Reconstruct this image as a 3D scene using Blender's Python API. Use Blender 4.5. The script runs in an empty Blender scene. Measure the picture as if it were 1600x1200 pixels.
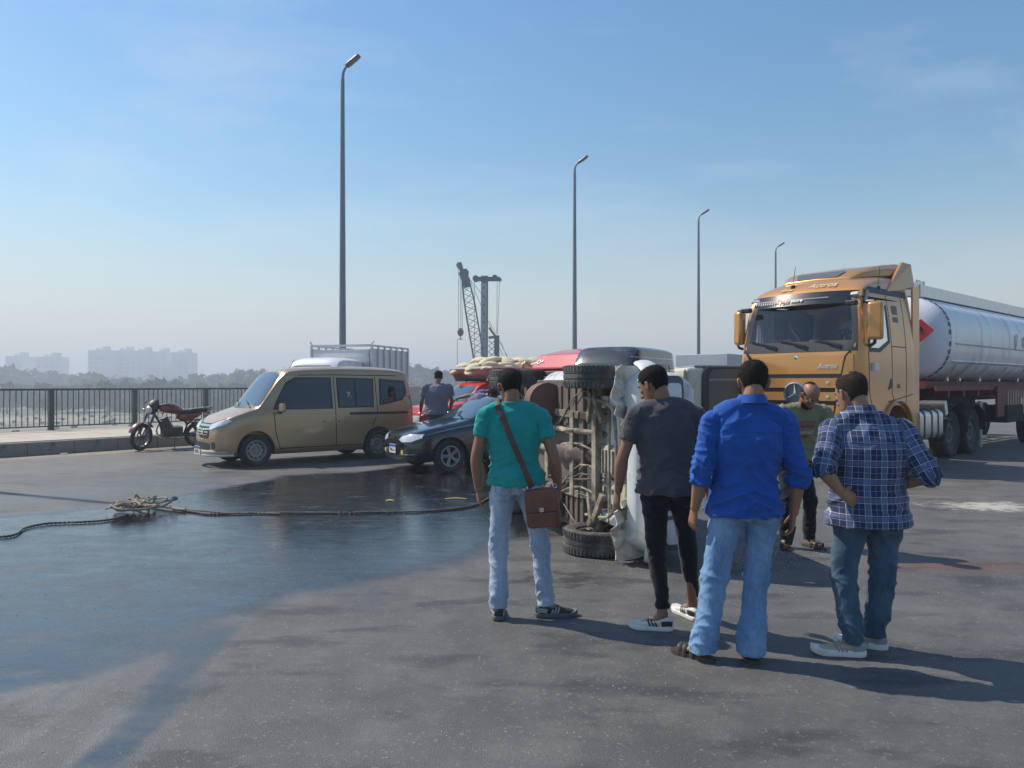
import bpy, bmesh, math, random
import numpy as np
from mathutils import Vector, Matrix, noise, Euler
from mathutils.bvhtree import BVHTree

random.seed(7)
S = bpy.context.scene
C = S.collection

# ---------------------------------------------------------------- camera
cam_d = bpy.data.cameras.new('camera')
cam = bpy.data.objects.new('camera', cam_d)
C.objects.link(cam)
cam.location = (0.0, 0.0, 1.62)
cam.rotation_euler = (math.radians(90.0), 0.0, 0.0)
cam_d.sensor_width = 36.0
cam_d.lens = 27.0
cam_d.clip_start = 0.05
cam_d.clip_end = 12000.0
S.camera = cam

# ---------------------------------------------------------------- sky and sun
SUN_H = Vector((-0.909, 0.416))          # horizontal direction towards the sun
SUN_EL = math.radians(50.0)
world = bpy.data.worlds.new('World')
S.world = world
world.use_nodes = True
wn = world.node_tree.nodes
wl = world.node_tree.links
sky = wn.new('ShaderNodeTexSky')
sky.sky_type = 'NISHITA'
sky.sun_disc = False
sky.sun_elevation = SUN_EL
sky.sun_rotation = math.atan2(SUN_H.x, SUN_H.y)
sky.altitude = 0.0
sky.air_density = 1.6
sky.dust_density = 0.5
sky.ozone_density = 5.0
bg = wn['Background']
hs = wn.new('ShaderNodeHueSaturation')
hs.inputs['Saturation'].default_value = 1.18
wl.new(sky.outputs[0], hs.inputs['Color'])
# summer haze: towards the horizon the sky pales to a milky grey, the same all the way round
gc = wn.new('ShaderNodeTexCoord')
gs = wn.new('ShaderNodeSeparateXYZ')
wl.new(gc.outputs['Generated'], gs.inputs[0])
gr_ = wn.new('ShaderNodeMapRange')
gr_.interpolation_type = 'SMOOTHERSTEP'
gr_.inputs['From Min'].default_value = -0.02
gr_.inputs['From Max'].default_value = 0.27
gr_.inputs['To Min'].default_value = 0.80
gr_.inputs['To Max'].default_value = 0.0
wl.new(gs.outputs['Z'], gr_.inputs['Value'])
gm = wn.new('ShaderNodeMix')
gm.data_type = 'RGBA'
gm.inputs['B'].default_value = (5.3, 5.4, 5.75, 1)
wl.new(gr_.outputs[0], gm.inputs['Factor'])
# thin streaks of high cirrus
cm = wn.new('ShaderNodeMapping')
cm.inputs['Rotation'].default_value = (0.35, 0.25, 0.6)
cm.inputs['Scale'].default_value = (1.2, 7.0, 9.0)
wl.new(gc.outputs['Generated'], cm.inputs[0])
cn = wn.new('ShaderNodeTexNoise')
cn.inputs['Scale'].default_value = 1.1
cn.inputs['Detail'].default_value = 7
cn.inputs['Roughness'].default_value = 0.6
wl.new(cm.outputs[0], cn.inputs['Vector'])
cr_ = wn.new('ShaderNodeMapRange')
cr_.inputs['From Min'].default_value = 0.52
cr_.inputs['From Max'].default_value = 0.80
cr_.inputs['To Max'].default_value = 0.30
wl.new(cn.outputs[0], cr_.inputs[0])
cx = wn.new('ShaderNodeMix')
cx.data_type = 'RGBA'
cx.inputs['B'].default_value = (6.3, 6.7, 7.2, 1)
wl.new(cr_.outputs[0], cx.inputs['Factor'])
wl.new(hs.outputs[0], cx.inputs['A'])
wl.new(cx.outputs['Result'], gm.inputs['A'])
wl.new(gm.outputs['Result'], bg.inputs['Color'])
bg.inputs['Strength'].default_value = 0.12

sun_d = bpy.data.lights.new('sun', 'SUN')
sun_d.energy = 4.7
sun_d.angle = math.radians(0.53)
sun_d.color = (1.0, 0.92, 0.80)
sun = bpy.data.objects.new('sun', sun_d)
C.objects.link(sun)
sv = Vector((SUN_H.x * math.cos(SUN_EL), SUN_H.y * math.cos(SUN_EL), math.sin(SUN_EL)))
sun.rotation_euler = sv.to_track_quat('Z', 'Y').to_euler()
sun.location = (0, 0, 60)

S.view_settings.view_transform = 'Standard'
S.view_settings.look = 'None'
S.view_settings.exposure = 0.08
S.view_settings.gamma = 1.0
S.view_settings.use_curve_mapping = False

# ---------------------------------------------------------------- materials
MATS = {}


def mat(name, col, rough=0.6, metal=0.0, var=0.0, vscale=8.0, bump=0.0, bscale=60.0, coat=0.0,
        dirt=None, dirt_amt=0.0, dscale=3.0, spec=0.5, rvar=0.0, sheen=0.0, stretch=(1, 1, 1)):
    """Principled material whose colour, roughness and relief vary with object-space noise."""
    if name in MATS:
        return MATS[name]
    m = bpy.data.materials.new(name)
    m.use_nodes = True
    nt = m.node_tree
    n, l = nt.nodes, nt.links
    p = n['Principled BSDF']
    p.inputs['Roughness'].default_value = rough
    p.inputs['Metallic'].default_value = metal
    p.inputs['Specular IOR Level'].default_value = spec
    if coat:
        p.inputs['Coat Weight'].default_value = coat
        p.inputs['Coat Roughness'].default_value = 0.06
    if sheen:
        p.inputs['Sheen Weight'].default_value = sheen
    tc = n.new('ShaderNodeTexCoord')
    mp = n.new('ShaderNodeMapping')
    mp.inputs['Scale'].default_value = stretch
    l.new(tc.outputs['Object'], mp.inputs[0])
    co = mp.outputs[0]
    base = None
    if var > 0:
        nz = n.new('ShaderNodeTexNoise')
        nz.inputs['Scale'].default_value = vscale
        nz.inputs['Detail'].default_value = 6
        l.new(co, nz.inputs['Vector'])
        mr = n.new('ShaderNodeMapRange')
        mr.inputs['From Min'].default_value = 0.25
        mr.inputs['From Max'].default_value = 0.75
        mr.inputs['To Min'].default_value = 1 - var
        mr.inputs['To Max'].default_value = 1 + var
        l.new(nz.outputs[0], mr.inputs[0])
        mx = n.new('ShaderNodeMix')
        mx.data_type = 'RGBA'
        mx.blend_type = 'MULTIPLY'
        mx.inputs['Factor'].default_value = 1
        mx.inputs['A'].default_value = (*col, 1)
        l.new(mr.outputs[0], mx.inputs['B'])
        base = mx.outputs['Result']
        if rvar:
            m2 = n.new('ShaderNodeMapRange')
            m2.inputs['To Min'].default_value = max(0.02, rough - rvar)
            m2.inputs['To Max'].default_value = min(1, rough + rvar)
            l.new(nz.outputs[0], m2.inputs[0])
            l.new(m2.outputs[0], p.inputs['Roughness'])
    if dirt is not None:
        nd = n.new('ShaderNodeTexNoise')
        nd.inputs['Scale'].default_value = dscale
        nd.inputs['Detail'].default_value = 8
        nd.inputs['Roughness'].default_value = 0.65
        l.new(co, nd.inputs['Vector'])
        md = n.new('ShaderNodeMapRange')
        md.inputs['From Min'].default_value = 0.62 - dirt_amt * 0.35
        md.inputs['From Max'].default_value = 0.78 - dirt_amt * 0.25
        md.inputs['To Max'].default_value = 0.85
        l.new(nd.outputs[0], md.inputs[0])
        mx2 = n.new('ShaderNodeMix')
        mx2.data_type = 'RGBA'
        mx2.inputs['A'].default_value = (*col, 1)
        if base is not None:
            l.new(base, mx2.inputs['A'])
        mx2.inputs['B'].default_value = (*dirt, 1)
        l.new(md.outputs[0], mx2.inputs['Factor'])
        base = mx2.outputs['Result']
    if base is None:
        p.inputs['Base Color'].default_value = (*col, 1)
    else:
        l.new(base, p.inputs['Base Color'])
    if bump > 0:
        nb = n.new('ShaderNodeTexNoise')
        nb.inputs['Scale'].default_value = bscale
        nb.inputs['Detail'].default_value = 5
        l.new(co, nb.inputs['Vector'])
        bp = n.new('ShaderNodeBump')
        bp.inputs['Strength'].default_value = bump
        bp.inputs['Distance'].default_value = 0.01
        l.new(nb.outputs[0], bp.inputs['Height'])
        l.new(bp.outputs[0], p.inputs['Normal'])
    MATS[name] = m
    return m


def glass_mat(name, tint=(0.8, 0.86, 0.88), clear=0.7):
    """Window glass: mostly clear, mirrored by Fresnel."""
    if name in MATS:
        return MATS[name]
    m = bpy.data.materials.new(name)
    m.use_nodes = True
    n, l = m.node_tree.nodes, m.node_tree.links
    out = n['Material Output']
    n.remove(n['Principled BSDF'])
    tr = n.new('ShaderNodeBsdfTransparent')
    tr.inputs[0].default_value = (*[c * clear for c in tint], 1)
    gl = n.new('ShaderNodeBsdfGlossy')
    gl.inputs['Roughness'].default_value = 0.02
    fr = n.new('ShaderNodeFresnel')
    fr.inputs[0].default_value = 1.55
    mx = n.new('ShaderNodeMixShader')
    l.new(fr.outputs[0], mx.inputs[0])
    l.new(tr.outputs[0], mx.inputs[1])
    l.new(gl.outputs[0], mx.inputs[2])
    l.new(mx.outputs[0], out.inputs['Surface'])
    MATS[name] = m
    return m


# ---------------------------------------------------------------- mesh helpers
def tag(o, label=None, cat=None, group=None, kind=None):
    if label:
        o['label'] = label
    if cat:
        o['category'] = cat
    if group:
        o['group'] = group
    if kind:
        o['kind'] = kind
    return o


def empty(name, loc=(0, 0, 0), rz=0.0, label=None, cat=None, group=None):
    o = bpy.data.objects.new(name, None)
    C.objects.link(o)
    o.location = loc
    o.rotation_euler = (0, 0, rz)
    o.empty_display_size = 0.2
    return tag(o, label, cat, group)


def link(name, me, parent=None):
    o = bpy.data.objects.new(name, me)
    C.objects.link(o)
    if parent is not None:
        o.parent = parent
    return o


def copy_tree(o, parent=None, label=None):
    c = o.copy()
    C.objects.link(c)
    c.parent = parent
    if label:
        c['label'] = label
    for ch in list(o.children):
        copy_tree(ch, c)
    return c


def V(*a):
    return Vector(a)


def crom(pts, k=6):
    """Catmull-Rom through a list of vectors/tuples of any length."""
    P = [np.array(p, float) for p in pts]
    if len(P) < 3 or k <= 1:
        return P
    out = []
    for i in range(len(P) - 1):
        p0 = P[i - 1] if i > 0 else 2 * P[0] - P[1]
        p1, p2 = P[i], P[i + 1]
        p3 = P[i + 2] if i + 2 < len(P) else 2 * P[-1] - P[-2]
        for j in range(k):
            t = j / k
            out.append(0.5 * ((2 * p1) + (-p0 + p2) * t + (2 * p0 - 5 * p1 + 4 * p2 - p3) * t * t + (-p0 + 3 * p1 - 3 * p2 + p3) * t ** 3))
    out.append(P[-1])
    return out


class MB:
    """Collects simple shapes and links them as ONE mesh."""

    def __init__(self):
        self.v = []
        self.f = []
        self.mi = []

    def add(self, verts, faces, mi=0):
        o = len(self.v)
        self.v.extend([tuple(float(c) for c in p) for p in verts])
        self.f.extend([tuple(i + o for i in f) for f in faces])
        self.mi.extend([mi] * len(faces))
        return self

    def box(self, c, s, rot=None, mi=0, taper=(1, 1)):
        hx, hy, hz = s[0] / 2, s[1] / 2, s[2] / 2
        vs = []
        for z in (-1, 1):
            tx, ty = (taper if z > 0 else (1, 1))
            for x, y in ((-1, -1), (1, -1), (1, 1), (-1, 1)):
                vs.append(Vector((x * hx * tx, y * hy * ty, z * hz)))
        if rot is not None:
            M = rot if isinstance(rot, Matrix) else Euler(rot).to_matrix()
            vs = [M @ p for p in vs]
        c = Vector(c)
        self.add([p + c for p in vs], [(3, 2, 1, 0), (4, 5, 6, 7), (0, 1, 5, 4), (1, 2, 6, 5), (2, 3, 7, 6), (3, 0, 4, 7)], mi)
        return self

    def bar(self, a, b, w, h=None, mi=0, up=(0, 0, 1)):
        a, b = Vector(a), Vector(b)
        h = w if h is None else h
        d = (b - a)
        L = d.length
        if L < 1e-6:
            return self
        z = d / L
        u = Vector(up)
        if abs(z.dot(u)) > 0.98:
            u = Vector((1, 0, 0))
        x = u.cross(z).normalized()
        y = z.cross(x)
        M = Matrix((x, y, z)).transposed()
        return self.box((a + b) / 2, (w, h, L), M, mi)

    def loft(self, rings, cap=True, mi=0, closed=True):
        n = len(rings[0])
        vs = [p for r in rings for p in r]
        fs = []
        for i in range(len(rings) - 1):
            for j in range(n if closed else n - 1):
                k = (j + 1) % n
                fs.append((i * n + j, i * n + k, (i + 1) * n + k, (i + 1) * n + j))
        if cap and closed:
            fs.append(tuple(range(n))[::-1])
            fs.append(tuple((len(rings) - 1) * n + j for j in range(n)))
        return self.add(vs, fs, mi)

    def tube(self, pts, r, n=8, k=1, mi=0, cap=True, ref=(1, 0, 0), flat=None):
        """r: one radius, or one per point, or (rx, ry) per point; rx lies along ref."""
        m = len(pts)
        R = []
        for i in range(m):
            ri = r[i] if isinstance(r, (list, tuple)) and len(r) == m and not (m == 2 and flat) else r
            if isinstance(ri, (list, tuple)):
                R.append((float(ri[0]), float(ri[1])))
            else:
                R.append((float(ri), float(ri)))
        rows = [tuple(p) + q for p, q in zip(pts, R)]
        rows = crom(rows, k) if k > 1 else [np.array(q, float) for q in rows]
        P = [Vector(q[:3]) for q in rows]
        rings = []
        rx = Vector(ref)
        for i, q in enumerate(rows):
            t = (P[min(i + 1, len(P) - 1)] - P[max(i - 1, 0)])
            if t.length < 1e-9:
                t = Vector((0, 0, 1))
            t.normalize()
            x = rx - t * rx.dot(t)
            if x.length < 0.05:
                x = Vector((0, 1, 0)) - t * t.y
                if x.length < 0.05:
                    x = Vector((0, 0, 1)) - t * t.z
            x.normalize()
            y = t.cross(x)
            rings.append([P[i] + x * (math.cos(a) * abs(q[3])) + y * (math.sin(a) * abs(q[4])) for a in [2 * math.pi * j / n for j in range(n)]])
        return self.loft(rings, cap, mi)

    def cyl(self, a, b, r, r2=None, n=16, mi=0, cap=True):
        return self.tube([a, b], [r, r if r2 is None else r2], n=n, mi=mi, cap=cap)

    def ell(self, c, r, n=14, m=9, rot=None, mi=0):
        c = Vector(c)
        vs, fs = [], []
        M = Euler(rot).to_matrix() if rot is not None and not isinstance(rot, Matrix) else rot
        for i in range(m + 1):
            ph = math.pi * i / m
            for j in range(n):
                a = 2 * math.pi * j / n
                p = Vector((r[0] * math.sin(ph) * math.cos(a), r[1] * math.sin(ph) * math.sin(a), r[2] * math.cos(ph)))
                if M is not None:
                    p = M @ p
                vs.append(c + p)
        for i in range(m):
            for j in range(n):
                k = (j + 1) % n
                fs.append((i * n + j, (i + 1) * n + j, (i + 1) * n + k, i * n + k))
        o = len(self.v)
        self.add(vs, fs, mi)
        return self

    def lathe(self, prof, c=(0, 0, 0), axis='y', n=28, mi=0):
        """prof: (radius, along-axis) list, closed ring if it ends where it starts."""
        c = Vector(c)
        rings = []
        for j in range(n):
            a = 2 * math.pi * j / n
            ring = []
            for r, h in prof:
                u, w = r * math.cos(a), r * math.sin(a)
                p = {'y': Vector((u, h, w)), 'z': Vector((u, w, h)), 'x': Vector((h, u, w))}[axis]
                ring.append(c + p)
            rings.append(ring)
        rings.append(rings[0])
        m = len(prof)
        vs = [p for r in rings[:-1] for p in r]
        fs = []
        for i in range(n):
            k = (i + 1) % n
            for j in range(m - 1):
                fs.append((i * m + j, i * m + j + 1, k * m + j + 1, k * m + j))
        return self.add(vs, fs, mi)

    def prism(self, poly, h, M=None, mi=0):
        """poly: (x, y) outline extruded from z=0 to z=h, placed by the 4x4 M."""
        n = len(poly)
        vs = [Vector((x, y, 0)) for x, y in poly] + [Vector((x, y, h)) for x, y in poly]
        if M is not None:
            vs = [M @ p for p in vs]
        fs = [tuple(range(n))[::-1], tuple(range(n, 2 * n))] + [(i, (i + 1) % n, n + (i + 1) % n, n + i) for i in range(n)]
        return self.add(vs, fs, mi)

    def mesh(self, name='m', mats=None, smooth=40, weld=True):
        me = bpy.data.meshes.new(name)
        me.from_pydata(self.v, [], self.f)
        me.polygons.foreach_set('material_index', self.mi)
        if mats is not None:
            for m in (mats if isinstance(mats, (list, tuple)) else [mats]):
                me.materials.append(m)
        bm = bmesh.new()
        bm.from_mesh(me)
        if weld:
            bmesh.ops.remove_doubles(bm, verts=bm.verts, dist=1e-5)
        bmesh.ops.recalc_face_normals(bm, faces=bm.faces)
        bm.to_mesh(me)
        bm.free()
        if smooth:
            me.shade_smooth()
            me.set_sharp_from_angle(angle=math.radians(smooth))
        return me

    def build(self, name, mats, parent=None, smooth=40, bevel=0.0, seg=2):
        o = link(name, self.mesh(name, mats, smooth), parent)
        if bevel:
            b = o.modifiers.new('bevel', 'BEVEL')
            b.width = bevel
            b.segments = seg
            b.limit_method = 'ANGLE'
            b.angle_limit = math.radians(35)
        return o


def part(name, mb, m, parent, smooth=40, bevel=0.0):
    return mb.build(name, m, parent, smooth, bevel)


def voxel(mb, size, it=4, fac=0.5):
    """Fuses the shapes of mb into one continuous surface; returns a plain mesh."""
    me = bpy.data.meshes.new('tmp')
    me.from_pydata(mb.v, [], mb.f)
    bm = bmesh.new()
    bm.from_mesh(me)
    bmesh.ops.remove_doubles(bm, verts=bm.verts, dist=1e-5)
    bmesh.ops.recalc_face_normals(bm, faces=bm.faces)
    bm.to_mesh(me)
    bm.free()
    o = bpy.data.objects.new('tmp', me)
    C.objects.link(o)
    r = o.modifiers.new('r', 'REMESH')
    r.mode = 'VOXEL'
    r.voxel_size = size
    if it:
        s = o.modifiers.new('s', 'SMOOTH')
        s.iterations = it
        s.factor = fac
    dg = bpy.context.evaluated_depsgraph_get()
    ev = o.evaluated_get(dg)
    out = bpy.data.meshes.new_from_object(ev)
    bpy.data.objects.remove(o)
    bpy.data.meshes.remove(me)
    out.shade_smooth()
    return out


def get_co(me):
    a = np.empty(len(me.vertices) * 3, np.float32)
    me.vertices.foreach_get('co', a)
    return a.reshape(-1, 3)


def get_no(me):
    a = np.empty(len(me.vertices) * 3, np.float32)
    me.vertices.foreach_get('normal', a)
    return a.reshape(-1, 3)


def set_co(me, a):
    me.vertices.foreach_set('co', a.astype(np.float32).ravel())
    me.update()


def nz(x, y, z):
    return noise.noise(Vector((x, y, z)))


def boolean_cut(me, cutter_mb):
    o = bpy.data.objects.new('tmpa', me)
    C.objects.link(o)
    c = link('tmpc', cutter_mb.mesh('c', None, 0))
    b = o.modifiers.new('b', 'BOOLEAN')
    b.operation = 'DIFFERENCE'
    b.solver = 'EXACT'
    b.object = c
    dg = bpy.context.evaluated_depsgraph_get()
    out = bpy.data.meshes.new_from_object(o.evaluated_get(dg))
    bpy.data.objects.remove(o)
    bpy.data.objects.remove(c)
    return out


def text_mesh(s, size=0.1, depth=0.002, bold=0.0, shear=0.0):
    cu = bpy.data.curves.new('t', 'FONT')
    cu.body = s
    cu.size = size
    cu.extrude = depth
    cu.offset = bold
    cu.shear = shear
    cu.resolution_u = 3
    cu.align_x = 'CENTER'
    cu.align_y = 'CENTER'
    o = bpy.data.objects.new('t', cu)
    C.objects.link(o)
    dg = bpy.context.evaluated_depsgraph_get()
    me = bpy.data.meshes.new_from_object(o.evaluated_get(dg))
    bpy.data.objects.remove(o)
    return me


def lettering(s, m, parent, origin, xdir, ydir, size=0.1, name='lettering', depth=0.002, bold=0.0, shear=0.0):
    me = text_mesh(s, size, depth, bold, shear)
    me.materials.clear()
    me.materials.append(m)
    x, y = Vector(xdir).normalized(), Vector(ydir).normalized()
    zz = x.cross(y)
    M = Matrix((x, y, zz)).transposed().to_4x4()
    M.translation = Vector(origin)
    me.transform(M)
    return link(name, me, parent)
# ================================================================ SETTING
U = Vector((0.612, 0.791, 0.0))          # along the bridge, away from the camera
N = Vector((-0.791, 0.612, 0.0))         # across the bridge, towards its left parapet
KERB, RAIL, EDGE = 19.25, 23.6, 24.0
WALK_Z = 0.29


def bp(u, n, z=0.0):
    return U * u + N * n + Vector((0, 0, z))


def uz(x, y):
    return x * U.x + y * U.y, x * N.x + y * N.y


def px(x, y, z=0.0):
    """World point on the horizontal plane z that the photograph shows at pixel (x, y)."""
    d = (1.62 - z) * 1200.0 / (y - 599.0)
    return ((x - 800.0) / 1200.0 * d, d)


def in_poly(x, y, P):
    c = False
    j = len(P) - 1
    for i in range(len(P)):
        if (P[i][1] > y) != (P[j][1] > y) and x < (P[j][0] - P[i][0]) * (y - P[i][1]) / (P[j][1] - P[i][1]) + P[i][0]:
            c = not c
        j = i
    return c


# -- the river plain below the bridge
def terrain():
    def axis(lim):
        a, s = [0.0], 12.0
        while a[-1] < lim:
            a.append(a[-1] + s)
            s *= 1.07
        return sorted([-q for q in a[1:]] + a)
    xs = axis(4200)
    ys = axis(4200)
    vs = [(x, y, -7.0 + 0.5 * nz(x * .02, y * .02, 0) + 0.25 * nz(x * .09, y * .09, 3)) for y in ys for x in xs]
    W = len(xs)
    fs = [(j * W + i, j * W + i + 1, (j + 1) * W + i + 1, (j + 1) * W + i) for j in range(len(ys) - 1) for i in range(W - 1)]
    m = bpy.data.materials.new('river_plain_soil')
    m.use_nodes = True
    n, l = m.node_tree.nodes, m.node_tree.links
    p = n['Principled BSDF']
    p.inputs['Roughness'].default_value = 0.95
    p.inputs['Specular IOR Level'].default_value = 0.1
    tc = n.new('ShaderNodeTexCoord')
    a = n.new('ShaderNodeTexNoise'); a.inputs['Scale'].default_value = 0.035; a.inputs['Detail'].default_value = 9; a.inputs['Roughness'].default_value = .65
    b = n.new('ShaderNodeTexNoise'); b.inputs['Scale'].default_value = 0.6; b.inputs['Detail'].default_value = 8; b.inputs['Roughness'].default_value = .7
    l.new(tc.outputs['Object'], a.inputs[0]); l.new(tc.outputs['Object'], b.inputs[0])
    ad = n.new('ShaderNodeMath'); ad.operation = 'MULTIPLY_ADD'; ad.inputs[1].default_value = 0.45
    l.new(b.outputs[0], ad.inputs[0]); l.new(a.outputs[0], ad.inputs[2])
    r = n.new('ShaderNodeValToRGB')
    e = r.color_ramp.elements
    e[0].position = 0.58; e[0].color = (.13, .13, .085, 1)
    e[1].position = 0.9; e[1].color = (.42, .37, .30, 1)
    for pos, col in ((.66, (.21, .20, .14, 1)), (.74, (.28, .25, .19, 1))):
        q = e.new(pos); q.color = col
    l.new(ad.outputs[0], r.inputs[0]); l.new(r.outputs[0], p.inputs['Base Color'])
    me = bpy.data.meshes.new('ground')
    me.from_pydata(vs, [], fs)
    me.materials.append(m)
    me.shade_smooth()
    o = link('ground', me)
    tag(o, kind='structure')


terrain()

# -- road surface: one sheet, dense near the camera so that wetness can be stored on it
WET = [px(*q) for q in ((-500, 1215), (0, 1108), (90, 1085), (190, 1052), (300, 1015), (330, 985), (400, 962), (460, 945), (560, 932), (610, 903), (700, 880),
                        (770, 850), (880, 835), (900, 800), (960, 760), (980, 735), (900, 725), (760, 724), (640, 726), (560, 735), (440, 742), (330, 762), (150, 790), (0, 806), (-600, 830))]
WET2 = [px(*q) for q in ((330, 762), (420, 735), (330, 730), (180, 745), (0, 775), (-600, 800), (-600, 840), (0, 800))]
TRACK1 = [px(*q) for q in ((300, 985), (400, 960), (200, 1230), (60, 1230), (150, 1130))]
TRACK2 = [px(*q) for q in ((60, 1060), (160, 1070), (70, 1140), (0, 1260), (-80, 1260), (0, 1180), (50, 1110))]


def seg_dist(x, y, P):
    best = 1e9
    for i in range(len(P)):
        ax, ay = P[i - 1]
        bx, by = P[i]
        dx, dy = bx - ax, by - ay
        t = max(0, min(1, ((x - ax) * dx + (y - ay) * dy) / (dx * dx + dy * dy + 1e-12)))
        best = min(best, math.hypot(x - ax - t * dx, y - ay - t * dy))
    return best


def signed(x, y, P):
    d = seg_dist(x, y, P)
    return d if in_poly(x, y, P) else -d


def sstep(a, b, t):
    t = max(0.0, min(1.0, (t - a) / (b - a)))
    return t * t * (3 - 2 * t)


def road():
    def ax(a, b, lo, hi, s):
        out = [a + s * i for i in range(int((b - a) / s) + 1)]
        t = s
        q = out[-1]
        while q < hi:
            t *= 1.35; q += t; out.append(q)
        t = s
        q = a
        while q > lo:
            t *= 1.35; q -= t; out.insert(0, q)
        return out
    xs = ax(-9.5, 6.2, -260, 260, 0.13)
    ys = ax(1.2, 15.5, -200, 320, 0.13)
    bm = bmesh.new()
    lay = bm.verts.layers.float.new('wet')
    lay2 = bm.verts.layers.float.new('dust_and_glare')
    lay3 = bm.verts.layers.float.new('sand')
    lay4 = bm.verts.layers.float.new('rust')
    lay5 = bm.verts.layers.float.new('oil')
    grid = []
    for y in ys:
        row = []
        for x in xs:
            v = bm.verts.new((x, y, 0))
            w = 0.0
            if -14 < x < 5 and 1 < y < 18:
                d = signed(x, y, WET) + 0.30 * nz(x * .9, y * .9, 1) + .12 * nz(x * 3, y * 3, 2)
                w = sstep(-0.26, 0.32, d) * (.80 + .20 * sstep(5.5, 8.5, y + .25 * x + .8 * nz(x * .6, y * .6, 7)))
                d2 = signed(x, y, WET2) + 0.3 * nz(x * .8, y * .8, 5)
                w = max(w, 0.42 * sstep(-.2, .5, d2))
                if y < 7:
                    for T in (TRACK1, TRACK2):
                        w = max(w, 0.72 * sstep(-.06, .12, signed(x, y, T) + .03 * nz(x * 5, y * 5, 2)))
            v[lay] = w
            uu, nn = uz(x, y)
            v[lay2] = sstep(KERB - 1.1, KERB - 0.1, nn + 0.3 * nz(uu * .7, nn, 0)) + .22 * sstep(KERB - 6.5, KERB - 1.5, nn) + 0.12 * sstep(2.5, 6, x - 0.1 * y) * sstep(5.5, 8, y)  # dust along kerb and at right; the wide faint band paints in sun glare
            if 2 < y < 16:
                def blob(cx, cy, rx, ry):
                    return max(0.0, 1 - math.hypot((x - cx) / rx, (y - cy) / ry))
                v[lay3] = blob(*px(1545, 790), 1.5, .9)
                v[lay4] = blob(*px(1500, 884), 1.25, .55)
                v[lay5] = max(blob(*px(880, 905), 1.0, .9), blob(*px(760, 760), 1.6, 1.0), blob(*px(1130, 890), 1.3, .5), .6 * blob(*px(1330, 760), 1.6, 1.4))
            row.append(v)
        grid.append(row)
    for j in range(len(ys) - 1):
        for i in range(len(xs) - 1):
            bm.faces.new((grid[j][i], grid[j][i + 1], grid[j + 1][i + 1], grid[j + 1][i]))
    for co, no in ((N * KERB, N), (N * -14, -N), (U * 190, U), (U * -70, -U)):
        bmesh.ops.bisect_plane(bm, geom=bm.verts[:] + bm.edges[:] + bm.faces[:], plane_co=co, plane_no=no, clear_outer=True)
    m = bpy.data.materials.new('asphalt_with_wet_patch')
    m.use_nodes = True
    n, l = m.node_tree.nodes, m.node_tree.links
    p = n['Principled BSDF']
    tc = n.new('ShaderNodeTexCoord')

    def noise_n(scale, det=6, rg=.6, sc=(1, 1, 1), rot=0.0):
        mp = n.new('ShaderNodeMapping'); mp.inputs['Scale'].default_value = sc; mp.inputs['Rotation'].default_value = (0, 0, rot)
        l.new(tc.outputs['Object'], mp.inputs[0])
        q = n.new('ShaderNodeTexNoise'); q.inputs['Scale'].default_value = scale; q.inputs['Detail'].default_value = det; q.inputs['Roughness'].default_value = rg
        l.new(mp.outputs[0], q.inputs[0])
        return q.outputs[0]

    def mr(src, a, b, c, d):
        q = n.new('ShaderNodeMapRange'); q.inputs[1].default_value = a; q.inputs[2].default_value = b; q.inputs[3].default_value = c; q.inputs[4].default_value = d
        l.new(src, q.inputs[0])
        return q.outputs[0]

    def mix(f, a, b, mode='MIX'):
        q = n.new('ShaderNodeMix'); q.data_type = 'RGBA'; q.blend_type = mode
        for s, k in ((f, 'Factor'), (a, 'A'), (b, 'B')):
            if isinstance(s, (int, float)):
                q.inputs[k].default_value = s
            elif isinstance(s, tuple):
                q.inputs[k].default_value = (*s, 1)
            else:
                l.new(s, q.inputs[k])
        return q.outputs['Result']

    def math_n(op, a, b):
        q = n.new('ShaderNodeMath'); q.operation = op
        for i, s in enumerate((a, b)):
            if isinstance(s, (int, float)):
                q.inputs[i].default_value = s
            else:
                l.new(s, q.inputs[i])
        return q.outputs[0]
    big = noise_n(0.55, 7, .62)
    mid = noise_n(2.3, 7, .68)
    patch = noise_n(1.1, 4, .6, (1, 2.6, 1), .3)
    vo = n.new('ShaderNodeTexVoronoi'); vo.inputs['Scale'].default_value = 70
    l.new(tc.outputs['Object'], vo.inputs[0])
    grit = noise_n(160, 2, .5)
    base = mix(mr(big, .3, .72, 0, 1), (.068, .066, .065), (.128, .124, .118))
    base = mix(mr(mid, .45, .72, 0, .55), base, (.18, .173, .165))
    # oil and damp stains, soft edged
    base = mix(mr(patch, .53, .64, 0, .62), base, (.034, .034, .037))
    # pale stones in the binder
    base = mix(mr(vo.outputs['Color'], .80, .97, 0, .6), base, (.24, .232, .22))
    base = mix(mr(grit, .56, .72, 0, .75), base, (.022, .022, .024))
    dust_and_glare = n.new('ShaderNodeAttribute'); dust_and_glare.attribute_name = 'dust_and_glare'
    dn = math_n('MULTIPLY', dust_and_glare.outputs['Fac'], mr(noise_n(3.2, 7, .7), .3, .62, .35, 1))
    base = mix(dn, base, (.34, .27, .19))
    brk = noise_n(4.5, 9, .78, (1, 1.5, 1))
    def attr(nm, thr, k):
        a = n.new('ShaderNodeAttribute'); a.attribute_name = nm
        return mr(math_n('ADD', a.outputs['Fac'], math_n('MULTIPLY', math_n('SUBTRACT', brk, .5), 2.6)), thr, thr + .35, 0, k)
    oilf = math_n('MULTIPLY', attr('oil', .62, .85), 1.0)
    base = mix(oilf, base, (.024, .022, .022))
    base = mix(attr('rust', .46, .7), base, (.15, .07, .048))
    base = mix(attr('sand', .50, .85), base, (.50, .48, .42))
    wet = n.new('ShaderNodeAttribute'); wet.attribute_name = 'wet'
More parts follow.
